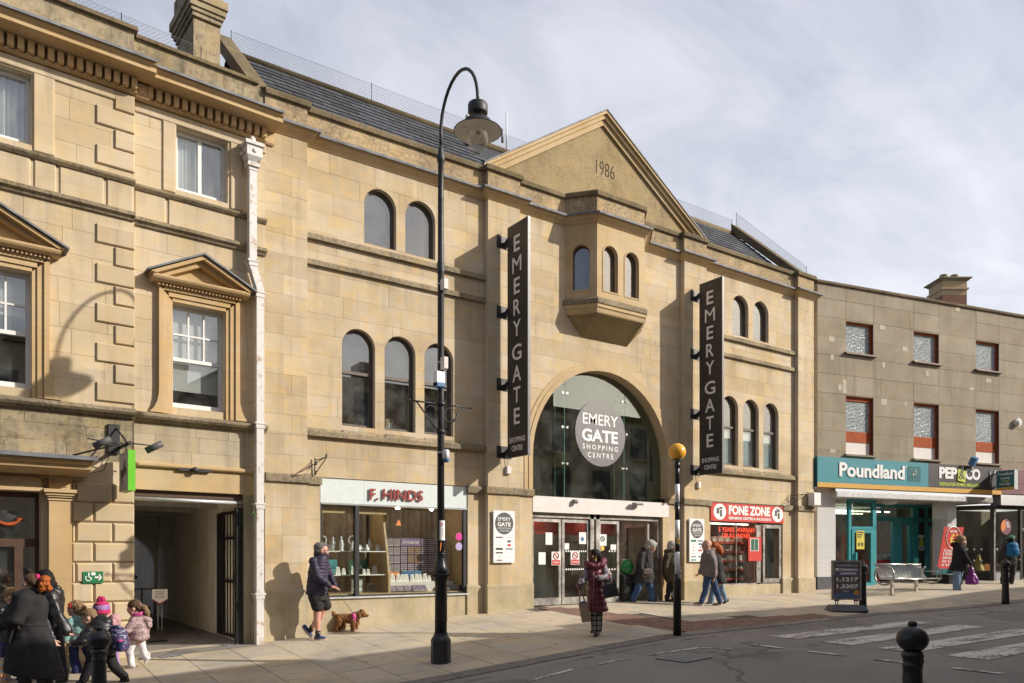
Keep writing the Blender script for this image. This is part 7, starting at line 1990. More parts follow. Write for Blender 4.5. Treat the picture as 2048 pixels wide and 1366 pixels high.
SK = {'pale': skin('pale_skin', (.58, .36, .27)), 'pink': skin('rosy_skin', (.56, .31, .23)), 'brown': skin('brown_skin', (.115, .05, .028)), 'tan': skin('tan_skin', (.48, .27, .18))}
C = {}
for nm, a in dict(black_wool=((.030, .028, .029), .95), black_shell=((.016, .015, .015), .45), black_leather=((.016, .0145, .014), .42), charcoal=((.05, .046, .046), .8), navy_quilt=((.050, .040, .068), .5), dark_shorts=((.03, .028, .028), .75), jeans=((.075, .135, .25), .9), pale_jeans=((.20, .29, .40), .9), dark_jeans=((.05, .09, .17), .9), navy=((.03, .04, .12), .85), teal_coat=((.24, .40, .37), .8), pink_coat=((.42, .29, .28), .7), dusty_pink=((.45, .24, .25), .7), white_trouser=((.68, .66, .66), .8), mauve_jacket=((.20, .165, .155), .7), olive=((.085, .072, .045), .8), maroon=((.17, .02, .035), .42), brown_trouser=((.04, .034, .03), .8), pink_hat=((.48, .03, .12), .85), lilac=((.36, .20, .42), .85), violet=((.20, .02, .20), .4), tan_bag=((.36, .26, .17), .6), taupe_bag=((.30, .24, .21), .5), blue_pack=((.02, .16, .34), .5), navy_pack=((.02, .025, .08), .5), shoe_blue=((.05, .08, .22), .6), shoe_dark=((.018, .016, .015), .4), shoe_white=((.62, .58, .58), .6), shoe_brown=((.12, .075, .05), .6), sole=((.55, .42, .33), .7), hair_black=((.012, .010, .009), .6), hair_grey=((.16, .145, .13), .7), hair_white=((.46, .43, .39), .75), hair_brown=((.10, .055, .03), .6), hair_red=((.22, .055, .018), .6), hair_ginger=((.42, .11, .025), .65), hair_blond=((.30, .19, .09), .6), hair_sandy=((.24, .15, .08), .65), eye=((.015, .012, .01), .3), lips=((.35, .12, .10), .6), cap_green=((.10, .20, .13), .8), red_bow=((.45, .03, .03), .6), magenta=((.55, .08, .25), .6), white_bag=((.62, .64, .70), .4)).items():
    C[nm] = cloth(nm, a[0], a[1], scale=60 if 'hair' in nm else 9, bump=.5 if 'hair' in nm else .15, spec=.5 if a[1] < .5 else .2)
C['plaid'] = cloth('checked_trousers', (.30, .27, .245), .85, (.02, .018, .018), pattern='check')
C['printed'] = cloth('printed_blouse', (.42, .38, .38), .8, (.05, .045, .07), 16, pattern='print')
C['printed_dark'] = cloth('printed_scarf', (.10, .11, .14), .8, (.015, .015, .02), 22, pattern='print')
C['leopard'] = cloth('speckled_coat', (.48, .34, .33), .7, (.17, .11, .11), 34)

class Fig:
    def __init__(s, cx, by, label, t=None, base=None, group=None):
        p, tt = gp(cx, by); s.t = tt; s.cx, s.by = cx, by; s.core = []; s.lim = []
        s.p = p
        o = bpy.data.objects.new('person', None); COL.objects.link(o); o.location = p; o.rotation_euler = (0, 0, CAMROT)
        o['label'] = label; o['category'] = 'person'
        if group: o['group'] = group
        ORG[o.name] = (0, 0, 0); s.o = o; s.sk = MB(); s.ex = MB(); s.eye = MB()
    def J(s, px, py, d=0.0): return Vector(((px - s.cx) * s.t, d, (s.by - py) * s.t))
    def pts(s, l): return [s.J(*q) for q in l]
    def loft(s, rows, mb=None, n=18):
        """rows: (py, xl, xr, half depth m, centre depth m, [tilt px])"""
        mb = mb or MB(); rs = []
        for r_ in rows:
            py, xl, xr, hd = r_[:4]; dc = r_[4] if len(r_) > 4 else 0; tl = r_[5] if len(r_) > 5 else 0
            c = s.J((xl + xr) / 2, py, dc); a = (xr - xl) / 2 * s.t
            rs.append([c + Vector((a * math.cos(2 * math.pi * i / n), hd * math.sin(2 * math.pi * i / n), -tl * s.t * math.cos(2 * math.pi * i / n))) for i in range(n)])
        cs = [s.J((r_[1] + r_[2]) / 2, r_[0], r_[4] if len(r_) > 4 else 0) for r_ in rows]
        if len(rows) > 4: s.core.append(cs)
        return mb.rings(rs, True)
    def wear(s, name, mb, mat, voxel=.013, smooth=2, wr=('fold', .007, 16), parent=None):
        return put(name, blob(mb, voxel, smooth, wr), mat, parent or s.o)
    def limb(s, mb, l, rr):
        P = s.pts(l); q = rr if isinstance(rr, list) else [rr] * len(P)
        if max(q) > .055: s.lim.append((P, [min(x * .5, .05) for x in q]))
        return cap(mb, P, rr)
    def head(s, px, py, hpx, yaw, pitch=0, mat='pale', neck=None, ears=True, roll=0):
        """px,py = middle of the head; hpx = head height in pixels; yaw 0 right, 180 left, 90 away, -90 towards"""
        c = s.J(px, py); k = hpx * s.t / .225
        s.H = Matrix.Translation(c) @ Matrix.Rotation(R(yaw), 4, 'Z') @ Matrix.Rotation(R(-pitch), 4, 'Y') @ Matrix.Rotation(R(roll), 4, 'X') @ Matrix.Scale(k, 4)
        s.hk = k; rot = s.H.to_3x3()
        def e(p, r_): s.sk.ball(s.H @ Vector(p), r_, 14, 10, rot)
        e((-.012, 0, .028), (.094, .073, .085)); e((.03, 0, -.03), (.062, .056, .075)); e((.048, 0, -.078), (.034, .034, .030)); e((.087, 0, -.012), (.017, .012, .022)); e((.095, 0, -.022), (.012, .012, .010)); e((.078, 0, .018), (.02, .05, .012)); e((.074, 0, -.052), (.018, .024, .014))
        for sg in (-1, 1):
            e((.05, sg * .045, -.022), (.03, .02, .026))
            if ears: e((-.008, sg * .074, -.012), (.018, .010, .030))
            s.eye.ball(s.H @ Vector((.0795, sg * .030, .004)), (.009, .012, .006), 8, 6, rot)
            s.eye.ball(s.H @ Vector((.084, sg * .030, .026)), (.006, .017, .004), 8, 6, rot)
        cap(s.sk, [s.H @ Vector((-.02, 0, -.06)), s.H @ Vector((-.03, 0, -.15)) if neck is None else s.J(*neck)], [.052 * k, .055 * k])
        s.skm = mat
    def hair(s, balls, mat, amp=.006, fr=40, voxel=.009, name='hair'):
        mb = MB(); rot = s.H.to_3x3()
        for p, r_ in balls: mb.ball(s.H @ Vector(p), r_, 14, 10, rot)
        return put(name, blob(mb, voxel, 1, ('fuzz', amp, fr)), C[mat], s.o)
    def hand(s, wrist, d, side=1, curl=.5, k=1.0):
        """palm, four curling fingers and a thumb; d = direction of the fingers"""
        w_ = s.J(*wrist) if not isinstance(wrist, Vector) else wrist; d = Vector(d).normalized()
        a = d.cross(Vector((0, 1, 0))); a = a.normalized() if a.length > .1 else Vector((1, 0, 0)); b = a.cross(d).normalized()
        L_ = .085 * k
        for i in range(4): cap(s.sk, [w_, w_ + d * L_ + b * (.027 - .018 * i) * k], [.017 * k, .014 * k])
        for i, ln in enumerate((.068, .078, .072, .056)):
            p = w_ + d * L_ + b * (.027 - .018 * i) * k; q = p + (d * (1 - curl * .4) + a * curl * .5 * side) * ln * .5 * k; r_ = q + (d * (1 - curl * 1.1) + a * curl * side) * ln * .5 * k
            s.ex.tube([p, q, r_], [.0088 * k, .008 * k, .0065 * k], 7)
        p = w_ + d * .025 * k + b * .025 * k; s.ex.tube([p, p + (d * .6 + b * .7 + a * .3 * side) * .035 * k, p + (d * 1.3 + b * .8 + a * .6 * side) * .045 * k], [.012 * k, .0095 * k, .007 * k], 7)
    def done(s, voxel=.011):
        cc = s.core[0] if s.core else []
        for cs in s.core[:1]: cap(s.sk, cs, .06)
        if cc: cap(s.sk, [cc[0], s.H @ Vector((-.02, 0, -.08))], .05)
        for P, q in s.lim:
            cap(s.sk, P, q)
            if cc: cap(s.sk, [P[0], min(cc, key=lambda c: (c - P[0]).length)], q[0])
        put('body', blob(s.sk, voxel, 1, None, s.ex), SK[s.skm], s.o)
        if s.eye.v: put('eyes', s.eye.mesh('eyes'), C['eye'], s.o, kind='stuff')
    def shoe(s, heel, toe, mat, h=.045, w_=.04, sole=None, name='shoe', boot=0):
        mb = MB(); a, b = s.J(*heel), s.J(*toe); d = (b - a); up = Vector((0, 0, 1))
        cap(mb, [a + up * h * .8, a.lerp(b, .45) + up * h * .75, b + up * h * .55], [h * .85, h * .75, h * .55])
        cap(mb, [a + up * .02, b + up * .018], [.03, .026])
        if boot: cap(mb, [a + up * h * .8, a + up * (h + boot)], [h * .9, h * 1.05])
        o_ = put(name, blob(mb, .009, 1, None), C[mat], s.o)
        if sole:
            m2 = MB(); m2.tube([a - d.normalized() * .035 + up * .008, a.lerp(b, .5) + up * .008, b + d.normalized() * .03 + up * .012], [.034, .036, .024], 10)
            put('sole', m2.mesh('sole'), C[sole], o_)
        return o_
    def child_of(s, name, mb, mat): return put(name, mb.mesh(name), mat, s.o)
    def held(s, name, label, cat):
        o = bpy.data.objects.new(name, None); COL.objects.link(o); o.location = s.p; o.rotation_euler = (0, 0, CAMROT); o['label'] = label; o['category'] = cat; ORG[o.name] = (0, 0, 0); return o
HAIR_SHORT = [((-.022, 0, .045), (.096, .080, .082)), ((-.06, 0, .0), (.055, .072, .07)), ((.02, 0, .085), (.06, .06, .035))]
HAIR_BOB = HAIR_SHORT + [((-.05, .05, -.03), (.05, .035, .07)), ((-.05, -.05, -.03), (.05, .035, .07)), ((-.07, 0, -.03), (.04, .07, .07))]

# man walking the dog
f = Fig(637, 1279, 'man in a navy quilted jacket and black shorts walking a curly dog')
f.head(644, 1101.5, 31, 18, 0, 'pink', (640, 1124))
f.hair([((-.03, 0, .05), (.092, .080, .076)), ((-.065, 0, .01), (.05, .070, .072)), ((.03, 0, .085), (.05, .055, .030))], 'hair_grey', .005, 60)
f.child_of('glasses', MB().tube([f.H @ Vector(p) for p in ((-.0, -.079, .012), (.088, -.06, .008), (.098, -.03, .004), (.102, 0, .008), (.098, .03, .004))], .0035, 5), C['shoe_dark'])
mb = f.loft([(1108, 636, 653, .07), (1112, 629, 655, .10), (1122, 622, 656, .17), (1140, 617, 656, .19), (1160, 615, 656, .18), (1178, 613, 655, .18), (1187, 611.5, 654, .175), (1189, 612, 653.5, .16)])
f.limb(mb, [(630, 1122, -.14), (640, 1152, -.19), (662, 1170, -.15)], [.075, .064, .05]); f.limb(mb, [(645, 1122, .15), (655, 1150, .19), (668, 1171, .05)], [.07, .06, .048])
f.limb(mb, [(634, 1108, 0), (652, 1112, 0)], [.062, .06]); f.wear('jacket', mb, C['navy_quilt'], .012, 1, ('quilt', .012, .062))
mb = f.loft([(1184, 616, 654, .15), (1196, 617, 655, .16), (1201, 618, 655, .16)]); f.limb(mb, [(630, 1190, -.06), (637, 1213, -.07)], [.115, .105]); f.limb(mb, [(643, 1190, .06), (650, 1211, .07)], [.11, .10]); f.wear('shorts', mb, C['dark_shorts'], .013, 2)
f.limb(f.sk, [(637, 1205, -.07), (636, 1232, -.06), (636, 1240, -.06), (637, 1266, -.05)], [.08, .066, .062, .04]); f.limb(f.sk, [(648, 1205, .07), (640, 1232, .08), (630, 1243, .08), (621, 1258, .1)], [.08, .06, .06, .042])
f.hand((664, 1171, -.14), (.8, .1, -.45), 1, .7); f.hand((668, 1172, .04), (.5, -.3, -.6), 1, .7); f.done()
for a, b in (((637, 1262, -.05), (637, 1272, -.05)), ((622, 1254, .1), (618, 1262, .1))): mb = MB(); cap(mb, f.pts([a, b]), [.048, .046]); f.child_of('sock', mb, C['shoe_dark'])
f.shoe((634, 1279, -.05), (651, 1279, -.06), 'shoe_blue', .05, .04, 'sole'); f.shoe((606, 1259, .1), (620, 1276, .1), 'shoe_blue', .05, .04, 'sole')
ld = f.held('dog_lead', 'thin green and black dog lead between the man and the dog', 'lead'); a, b = f.J(670, 1172, .02), f.J(705, 1227, .06)
put('cord', MB().tube([a, a.lerp(b, .5) + Vector((0, 0, -.03)), b], .006, 5).mesh('cord'), C['cap_green'], ld)
# the dog
dg = Fig(695, 1262, 'curly apricot dog in a pink harness trotting on a lead'); dg.o.name = 'dog'; dg.o['category'] = 'dog'
mb = MB(); J = dg.J
dg.limb(mb, [(680, 1236, 0), (692, 1237, 0), (706, 1237, 0), (712, 1234, 0)], [.085, .088, .098, .085]); dg.limb(mb, [(710, 1232, 0), (719, 1229, 0), (724, 1227, 0)], [.075, .065, .062])
mb.ball(J(725, 1228), (.075, .062, .066)); mb.ball(J(732, 1231), (.05, .036, .034)); mb.ball(J(720, 1231, -.06), (.03, .022, .055)); mb.ball(J(720, 1231, .06), (.03, .022, .055)); mb.ball(J(724, 1222), (.05, .05, .035))
for d_, pts_, rr in ((-.05, [(680, 1240), (679, 1248), (673, 1254), (675, 1261)], [.07, .055, .042, .038]), (.05, [(682, 1240), (684, 1250), (678, 1256), (673, 1262)], [.065, .048, .04, .036]), (-.05, [(707, 1240), (706, 1250), (707, 1262)], [.06, .046, .04]), (.05, [(710, 1240), (714, 1247), (709, 1253), (713, 1256)], [.055, .042, .036, .033])): dg.limb(mb, [(x, y, d_) for x, y in pts_], rr)
dg.limb(mb, [(676, 1234, 0), (667, 1226, 0), (659, 1219, 0)], [.03, .036, .04])
put('body', blob(mb, .009, 1, ('fuzz', .014, 42)), cloth('apricot_curls', (.34, .165, .07), .95, (.15, .065, .025), 55, .9), dg.o)
mb = MB(); mb.ball(J(736.5, 1230), (.014, .014, .012)); put('nose', mb.mesh('nose'), C['eye'], dg.o); mb = MB(); mb.ball(J(729.5, 1226, -.045), .009); mb.ball(J(729.5, 1226, .045), .009); put('eyes', mb.mesh('eyes'), C['eye'], dg.o, kind='stuff')
mb = dg.loft([(1226, 703, 712, .095, 0, 0), (1232, 702, 716, .108, 0, 0), (1240, 702, 715, .105, 0, 0), (1244, 705, 713, .06)]); put('harness', blob(mb, .01, 2, None), C['magenta'], dg.o)

# woman in maroon quilted coat
f = Fig(1193, 1271, 'woman in a long maroon quilted gilet with printed sleeves looking up to the left')
f.head(1187, 1112.5, 26, -152, 8, 'brown', (1191, 1131))
f.hair([((-.03, 0, .05), (.105, .092, .085)), ((-.085, 0, .02), (.06, .085, .08)), ((-.02, 0, .10), (.07, .065, .03)), ((-.07, .0, -.03), (.04, .07, .04))], 'hair_black', .006, 50)
put('earring', MB().ball(f.H @ Vector((0, .083, -.05)), .014, 8, 6).mesh('earring'), M['gold'], f.o)
mb = f.loft([(1131, 1176, 1207, .12), (1140, 1174, 1205, .155), (1160, 1174, 1205, .165), (1180, 1174, 1207, .17), (1200, 1174, 1211, .18), (1215, 1174, 1215, .185), (1221, 1175, 1217, .18), (1223, 1177, 1215, .16)])
f.wear('gilet', mb, C['maroon'], .012, 1, ('quilt', .016, .105))
put('zip', MB().tube([f.J(1185.5, 1134, -.165), f.J(1186, 1160, -.176), f.J(1184, 1190, -.182), f.J(1183, 1221, -.19)], .006, 5).mesh('zip'), C['tan_bag'], f.o)
mb = MB(); f.limb(mb, [(1174, 1128, -.02), (1178, 1131, -.12), (1190, 1134, -.15), (1202, 1129, -.11), (1207, 1122, 0), (1200, 1122, .09)], [.055, .06, .05, .06, .062, .06]); f.wear('fur_collar', mb, C['maroon'], .009, 1, ('fuzz', .016, 42))
mb = MB(); f.limb(mb, [(1176, 1137, -.02), (1168, 1156, -.08), (1157, 1170, -.16)], [.075, .062, .058]); f.limb(mb, [(1205, 1135, 0), (1216, 1156, -.1), (1195, 1155, -.24)], [.085, .08, .055]); f.wear('sleeves', mb, C['printed'], .012, 2, ('fold', .01, 20))
mb = MB(); f.limb(mb, [(1187, 1218, -.03), (1189, 1240, -.02), (1190, 1262, -.02)], [.085, .072, .062]); f.limb(mb, [(1197, 1218, .06), (1198, 1240, .05), (1197, 1260, .05)], [.085, .072, .064]); f.wear('trousers', mb, C['plaid'], .012, 2)
f.limb(f.sk, [(1180, 1138, 0), (1205, 1138, 0)], .05); f.limb(f.sk, [(1190, 1255, -.02), (1191, 1266, -.02)], .04)
f.hand((1157, 1171, -.17), (-.1, -.1, -1), 1, .8); f.hand((1193, 1154, -.25), (-.9, -.2, .2), -1, .9); f.done()
f.shoe((1196, 1270, .02), (1190, 1271, -.14), 'shoe_dark', .05); f.shoe((1192, 1266, .06), (1183, 1266, -.0), 'shoe_dark', .045)
b = f.held('paper_bag', 'tan paper carrier bag hanging from the maroon-coated woman\'s right hand', 'bag')
mb = MB(); mb.hull([f.J(1163, 1243, -.26), f.J(1179, 1241, -.26), f.J(1178, 1240, -.12), f.J(1162, 1242, -.12)], [f.J(1156, 1206, -.26), f.J(1172, 1204, -.26), f.J(1170, 1204, -.12), f.J(1155, 1206, -.12)]); put('bag', mb.mesh('bag'), C['tan_bag'], b)
for d_ in (-.25, -.13): put('handle', MB().tube([f.J(1158, 1206, d_), f.J(1157, 1180, d_ * .5 - .1), f.J(1160, 1176, -.18), f.J(1168, 1204, d_)], .009, 5).mesh('handle'), C['tan_bag'], b)
put('blue_tissue', MB().ball(f.J(1165, 1205, -.19), (.06, .04, .04), 8, 6).mesh('blue_tissue'), M['blue_card'], b)
b = f.held('handbag', 'large black leather handbag on the maroon-coated woman\'s arm', 'bag')
mb = MB(); mb.hull([f.J(1205, 1196, -.30), f.J(1235, 1190, -.30), f.J(1236, 1189, -.14), f.J(1206, 1195, -.14)], [f.J(1202, 1171, -.25), f.J(1228, 1163, -.25), f.J(1228, 1163, -.19), f.J(1202, 1171, -.19)]); put('bag', blob(mb, .012, 2, ('fold', .004, 12)), C['black_leather'], b)
for d_ in (-.25, -.19): put('strap', MB().tube([f.J(1208, 1169, d_), f.J(1213, 1150, d_ + .08), f.J(1221, 1150, d_ + .08), f.J(1226, 1164, d_)], .01, 5).mesh('strap'), C['black_leather'], b)

# grey-haired woman by the door
f = Fig(1285, 1203, 'grey haired woman in a black coat and blue jeans stepping right by the open door')
f.head(1302, 1093.5, 23, 8, -22, 'pink', (1295, 1107))
f.hair([((-.02, 0, .045), (.115, .095, .092)), ((-.06, 0, -.02), (.07, .085, .08)), ((.04, 0, .085), (.06, .065, .035))], 'hair_white', .008, 45)
mb = f.loft([(1100, 1285, 1303, .10), (1106, 1277, 1306, .16), (1122, 1273, 1306, .18), (1140, 1271, 1307, .18), (1155, 1266, 1308, .19), (1164, 1262, 1306, .19), (1166, 1264, 1305, .17)])
f.limb(mb, [(1282, 1110, -.14), (1278, 1130, -.19), (1283, 1146, -.16)], [.075, .066, .055]); f.limb(mb, [(1301, 1112, .12), (1304, 1135, .16), (1304, 1150, .12)], [.07, .06, .05]); f.limb(mb, [(1286, 1098, 0), (1298, 1103, 0)], [.06, .06])
f.wear('coat', mb, C['charcoal'], .014, 2, ('fold', .014, 14))
mb = MB(); f.limb(mb, [(1281, 1160, -.07), (1273, 1180, -.08), (1263, 1199, -.08)], [.10, .085, .08]); f.limb(mb, [(1299, 1160, .07), (1303, 1180, .07), (1305, 1199, .06)], [.10, .08, .075]); f.wear('jeans', mb, C['jeans'], .013, 2, ('fold', .012, 16))
f.limb(f.sk, [(1285, 1115, 0), (1300, 1115, 0)], .05); f.hand((1282, 1147, -.17), (.4, -.1, -.7), 1, .8); f.done()
f.shoe((1261, 1203, -.08), (1271, 1203, -.1), 'shoe_dark'); f.shoe((1300, 1203, .06), (1312, 1203, .06), 'shoe_dark')
b = f.held('shoulder_bag', 'small beige bag carried at the hip of the grey haired woman', 'bag'); mb = MB(); mb.ball(f.J(1292, 1142.5, -.24), (.105, .04, .075)); mb.box(*[f.J(1284, 1142, 0).x, f.J(1300, 1142, 0).x, -.28, -.2, f.J(0, 1148, 0).z, f.J(0, 1138, 0).z]); put('bag', blob(mb, .01, 2, None), C['taupe_bag'], b)

# person in olive coat behind the beacon
f = Fig(1337, 1203, 'person in an olive hooded coat half hidden by the beacon pole')
f.head(1346, 1094, 22, 15, -12, 'pink', (1342, 1106))
f.hair([((-.02, 0, .045), (.11, .09, .09)), ((-.06, 0, -.01), (.07, .08, .075))], 'hair_white', .007, 45)
mb = f.loft([(1100, 1335, 1350, .10), (1108, 1328, 1354, .16), (1125, 1325, 1356, .18), (1145, 1324, 1356, .18), (1160, 1330, 1357, .18), (1164, 1332, 1356, .16)])
f.limb(mb, [(1334, 1112, -.13), (1329, 1132, -.17), (1330, 1150, -.12)], [.07, .062, .052]); f.limb(mb, [(1352, 1112, .1), (1357, 1132, .1), (1360, 1148, .05)], [.07, .06, .05]); f.limb(mb, [(1334, 1103, .05), (1344, 1104, -.08)], [.07, .07])
f.wear('coat', mb, C['olive'], .014, 2, ('fold', .014, 14))
mb = MB(); f.limb(mb, [(1340, 1160, -.05), (1336, 1180, -.05), (1335, 1194, -.05)], [.085, .065, .055]); f.limb(mb, [(1346, 1160, .07), (1347, 1180, .07), (1349, 1196, .08)], [.085, .062, .055]); f.wear('trousers', mb, C['black_wool'], .013, 2)
f.limb(f.sk, [(1340, 1112, 0), (1350, 1112, 0)], .05); f.hand((1361, 1149, .03), (.1, 0, -1), 1, .8); f.done(); f.shoe((1332, 1203, -.05), (1344, 1203, -.06), 'shoe_dark', .05, boot=.08, name='boot'); f.shoe((1347, 1202, .09), (1357, 1202, .09), 'shoe_dark', .05, boot=.08, name='boot')
b = f.held('carrier_bag', 'white and blue plastic carrier bag just left of the beacon pole', 'bag'); mb = f.loft([(1160, 1351, 1357, .03, .04), (1172, 1346, 1360, .05, .04), (1190, 1343, 1362, .06, .04), (1194, 1345, 1360, .04, .04)]); put('bag', blob(mb, .011, 1, ('fold', .012, 18)), C['white_bag'], b)

# bald man and red-haired companion
f = Fig(1417, 1211.5, 'bald man in a grey mauve jacket and jeans striding left')
f.head(1413, 1091, 23, 184, -6, 'pink', (1417, 1105))
mb = f.loft([(1101, 1409, 1425, .10), (1106, 1405, 1430, .15), (1120, 1404, 1434, .18), (1135, 1404, 1435, .18), (1148, 1404, 1435, .175), (1153, 1405, 1434, .16)])
f.limb(mb, [(1420, 1112, -.15), (1424, 1132, -.2), (1425, 1152, -.17)], [.075, .066, .052]); f.limb(mb, [(1411, 1110, .14), (1408, 1130, .18), (1402, 1146, .1)], [.072, .06, .05]); f.limb(mb, [(1411, 1101, 0), (1425, 1101, .02)], [.062, .07])
f.wear('jacket', mb, C['mauve_jacket'], .014, 2, ('fold', .014, 13))
mb = MB(); f.limb(mb, [(1415, 1150, -.05), (1410, 1180, -.06), (1401, 1205, -.06)], [.10, .078, .062]); f.limb(mb, [(1424, 1150, .06), (1433, 1180, .06), (1441, 1203, .06)], [.10, .078, .062]); f.wear('jeans', mb, C['dark_jeans'], .013, 2, ('fold', .012, 16))
f.limb(f.sk, [(1410, 1112, 0), (1428, 1112, 0)], .05); f.hand((1425, 1154, -.17), (-.1, -.1, -1), -1, .6); f.hand((1401, 1147, .1), (-.6, 0, -.5), -1, .6); f.done()
f.shoe((1403, 1210, -.06), (1388, 1208, -.06), 'shoe_brown', .045, .04, 'sole'); f.shoe((1442, 1211, .06), (1428, 1212, .06), 'shoe_brown', .045, .04, 'sole')
f = Fig(1438, 1208, 'red haired woman in a dark coat walking behind the bald man')
f.head(1427, 1097, 22, 178, -4, 'pale', (1431, 1109)); f.hair([((-.02, 0, .045), (.10, .085, .085)), ((-.09, 0, -.0), (.08, .085, .09)), ((-.13, 0, -.07), (.07, .07, .08))], 'hair_ginger', .012, 36)
mb = f.loft([(1107, 1422, 1438, .10), (1114, 1420, 1442, .15), (1130, 1420, 1444, .16), (1150, 1421, 1449, .17), (1164, 1424, 1454, .17), (1167, 1426, 1450, .15)]); f.limb(mb, [(1436, 1116, -.05), (1441, 1135, -.08), (1440, 1152, -.08)], [.07, .06, .05]); f.limb(mb, [(1424, 1116, .13), (1420, 1135, .15), (1418, 1148, .1)], [.07, .06, .05]); f.wear('coat', mb, C['charcoal'], .014, 2, ('fold', .012, 14))
mb = MB(); f.limb(mb, [(1431, 1160, -.02), (1425, 1185, 0), (1421, 1204, 0)], [.09, .08, .075]); f.limb(mb, [(1440, 1160, .08), (1446, 1182, .08), (1453, 1200, .08)], [.09, .072, .06]); f.wear('jeans', mb, C['pale_jeans'], .013, 2, ('fold', .012, 16))
f.limb(f.sk, [(1424, 1116, 0), (1438, 1116, 0)], .05); f.hand((1440, 1153, -.09), (-.1, 0, -1), -1, .7); f.hand((1417, 1149, .09), (-.5, 0, -.6), -1, .7); f.done(); f.shoe((1425, 1208, 0), (1412, 1209, 0), 'shoe_dark'); f.shoe((1457, 1203, .08), (1448, 1209, .08), 'shoe_dark')

# woman with purple bag
f = Fig(1917, 1180, 'woman in a black coat and jeans walking right with a purple bag')
f.head(1923, 1083, 22, 4, -12, 'pale', (1918, 1095)); f.hair([((-.025, 0, .045), (.102, .085, .085)), ((-.06, 0, .0), (.06, .075, .07)), ((-.13, 0, .0), (.045, .03, .03))], 'hair_blond', .005, 50)
mb = f.loft([(1087, 1911, 1924, .10), (1094, 1907, 1930, .15), (1110, 1906, 1932, .17), (1125, 1903, 1932, .18), (1138, 1899, 1932, .19), (1142, 1900, 1930, .17)]); f.limb(mb, [(1918, 1098, -.12), (1925, 1115, -.18), (1935, 1128, -.16)], [.075, .066, .052]); f.limb(mb, [(1926, 1098, .12), (1932, 1115, .14), (1936, 1129, .05)], [.07, .06, .05]); f.limb(mb, [(1906, 1089, 0), (1914, 1089, 0)], [.07, .07])
f.wear('coat', mb, C['black_wool'], .015, 2, ('fold', .012, 14))
mb = MB(); f.limb(mb, [(1912, 1138, -.05), (1912, 1158, -.05), (1911, 1175, -.05)], [.11, .10, .105]); f.limb(mb, [(1922, 1138, .06), (1919, 1158, .06), (1917, 1174, .05)], [.105, .09, .095]); f.wear('jeans', mb, C['pale_jeans'], .014, 2, ('fold', .014, 14))
f.limb(f.sk, [(1912, 1100, 0), (1928, 1100, 0)], .05); f.hand((1936, 1129, -.13), (.3, 0, -1), 1, .8); f.hand((1937, 1130, .04), (.3, -.2, -1), 1, .8); f.done(); f.shoe((1909, 1180, -.05), (1919, 1180, -.06), 'shoe_white'); f.shoe((1914, 1179, .05), (1925, 1179, .05), 'shoe_white')
b = f.held('carrier_bag', 'bright purple plastic carrier bag in the walking woman\'s hands', 'bag'); mb = f.loft([(1133, 1934, 1941, .03, -.1), (1148, 1931, 1947, .06, -.1), (1158, 1928, 1952, .09, -.1), (1166, 1927, 1955, .09, -.1, -2), (1169, 1930, 1950, .07, -.1)]); put('bag', blob(mb, .012, 1, ('fold', .02, 14)), C['violet'], b); put('handle', MB().tube([f.J(1936, 1148, -.14), f.J(1936, 1134, -.13), f.J(1938, 1133, -.1), f.J(1943, 1147, -.08)], .012, 5).mesh('handle'), C['violet'], b)

# man with blue backpack
f = Fig(2015, 1168, 'person in a green cap, dark jacket and blue backpack walking away')
f.head(2021, 1082, 21, 65, 0, 'tan', (2018, 1094)); f.hair([((-.02, 0, .03), (.10, .08, .07)), ((-.06, 0, -.02), (.05, .075, .06))], 'hair_black', .004, 50)
mb = MB(); mb.ball(f.H @ Vector((-.005, 0, .065)), (.108, .09, .062), 14, 10, f.H.to_3x3()); mb.ball(f.H @ Vector((.11, 0, .05)), (.07, .065, .012), 12, 6, f.H.to_3x3()); put('cap', blob(mb, .01, 1, None), C['cap_green'], f.o)
mb = f.loft([(1089, 2011, 2027, .10), (1094, 2004, 2033, .14), (1108, 2002, 2034, .16), (1122, 2003, 2034, .16), (1130, 2004, 2033, .15)]); f.limb(mb, [(2007, 1098, 0), (2002, 1112, .05), (2002, 1124, .12)], [.075, .062, .05]); f.limb(mb, [(2031, 1098, 0), (2037, 1112, -.02), (2041, 1116, .1)], [.075, .062, .05]); f.wear('jacket', mb, C['charcoal'], .014, 2, ('fold', .012, 14))
mb = MB(); f.limb(mb, [(2011, 1126, 0), (2008, 1146, 0), (2006, 1163, .02)], [.105, .085, .075]); f.limb(mb, [(2026, 1126, 0), (2025, 1146, 0), (2023, 1163, 0)], [.105, .085, .08]); f.wear('trousers', mb, C['brown_trouser'], .014, 2, ('fold', .014, 14))
f.limb(f.sk, [(2008, 1098, 0), (2030, 1098, 0)], .05); f.hand((2041, 1116, .11), (.5, .5, -.5), 1, .7); f.hand((2002, 1125, .13), (0, .2, -1), 1, .6); f.done(); f.shoe((2006, 1168, -.03), (2007, 1168, .12), 'shoe_dark'); f.shoe((2023, 1168, -.05), (2027, 1168, .1), 'shoe_dark')
b = f.held('backpack', 'bright blue backpack worn by the person in the green cap', 'backpack'); mb = f.loft([(1085, 2010, 2024, .04, -.22), (1089, 2006, 2027, .09, -.22), (1100, 2005, 2028, .11, -.23), (1110, 2005, 2027, .11, -.23), (1113, 2008, 2025, .07, -.22)]); put('bag', blob(mb, .013, 1, ('fold', .008, 12)), C['blue_pack'], b); put('pocket', blob(f.loft([(1098, 2010, 2024, .04, -.33), (1101, 2008, 2026, .05, -.33), (1109, 2009, 2025, .05, -.33)]), .012, 1, None), C['blue_pack'], b)
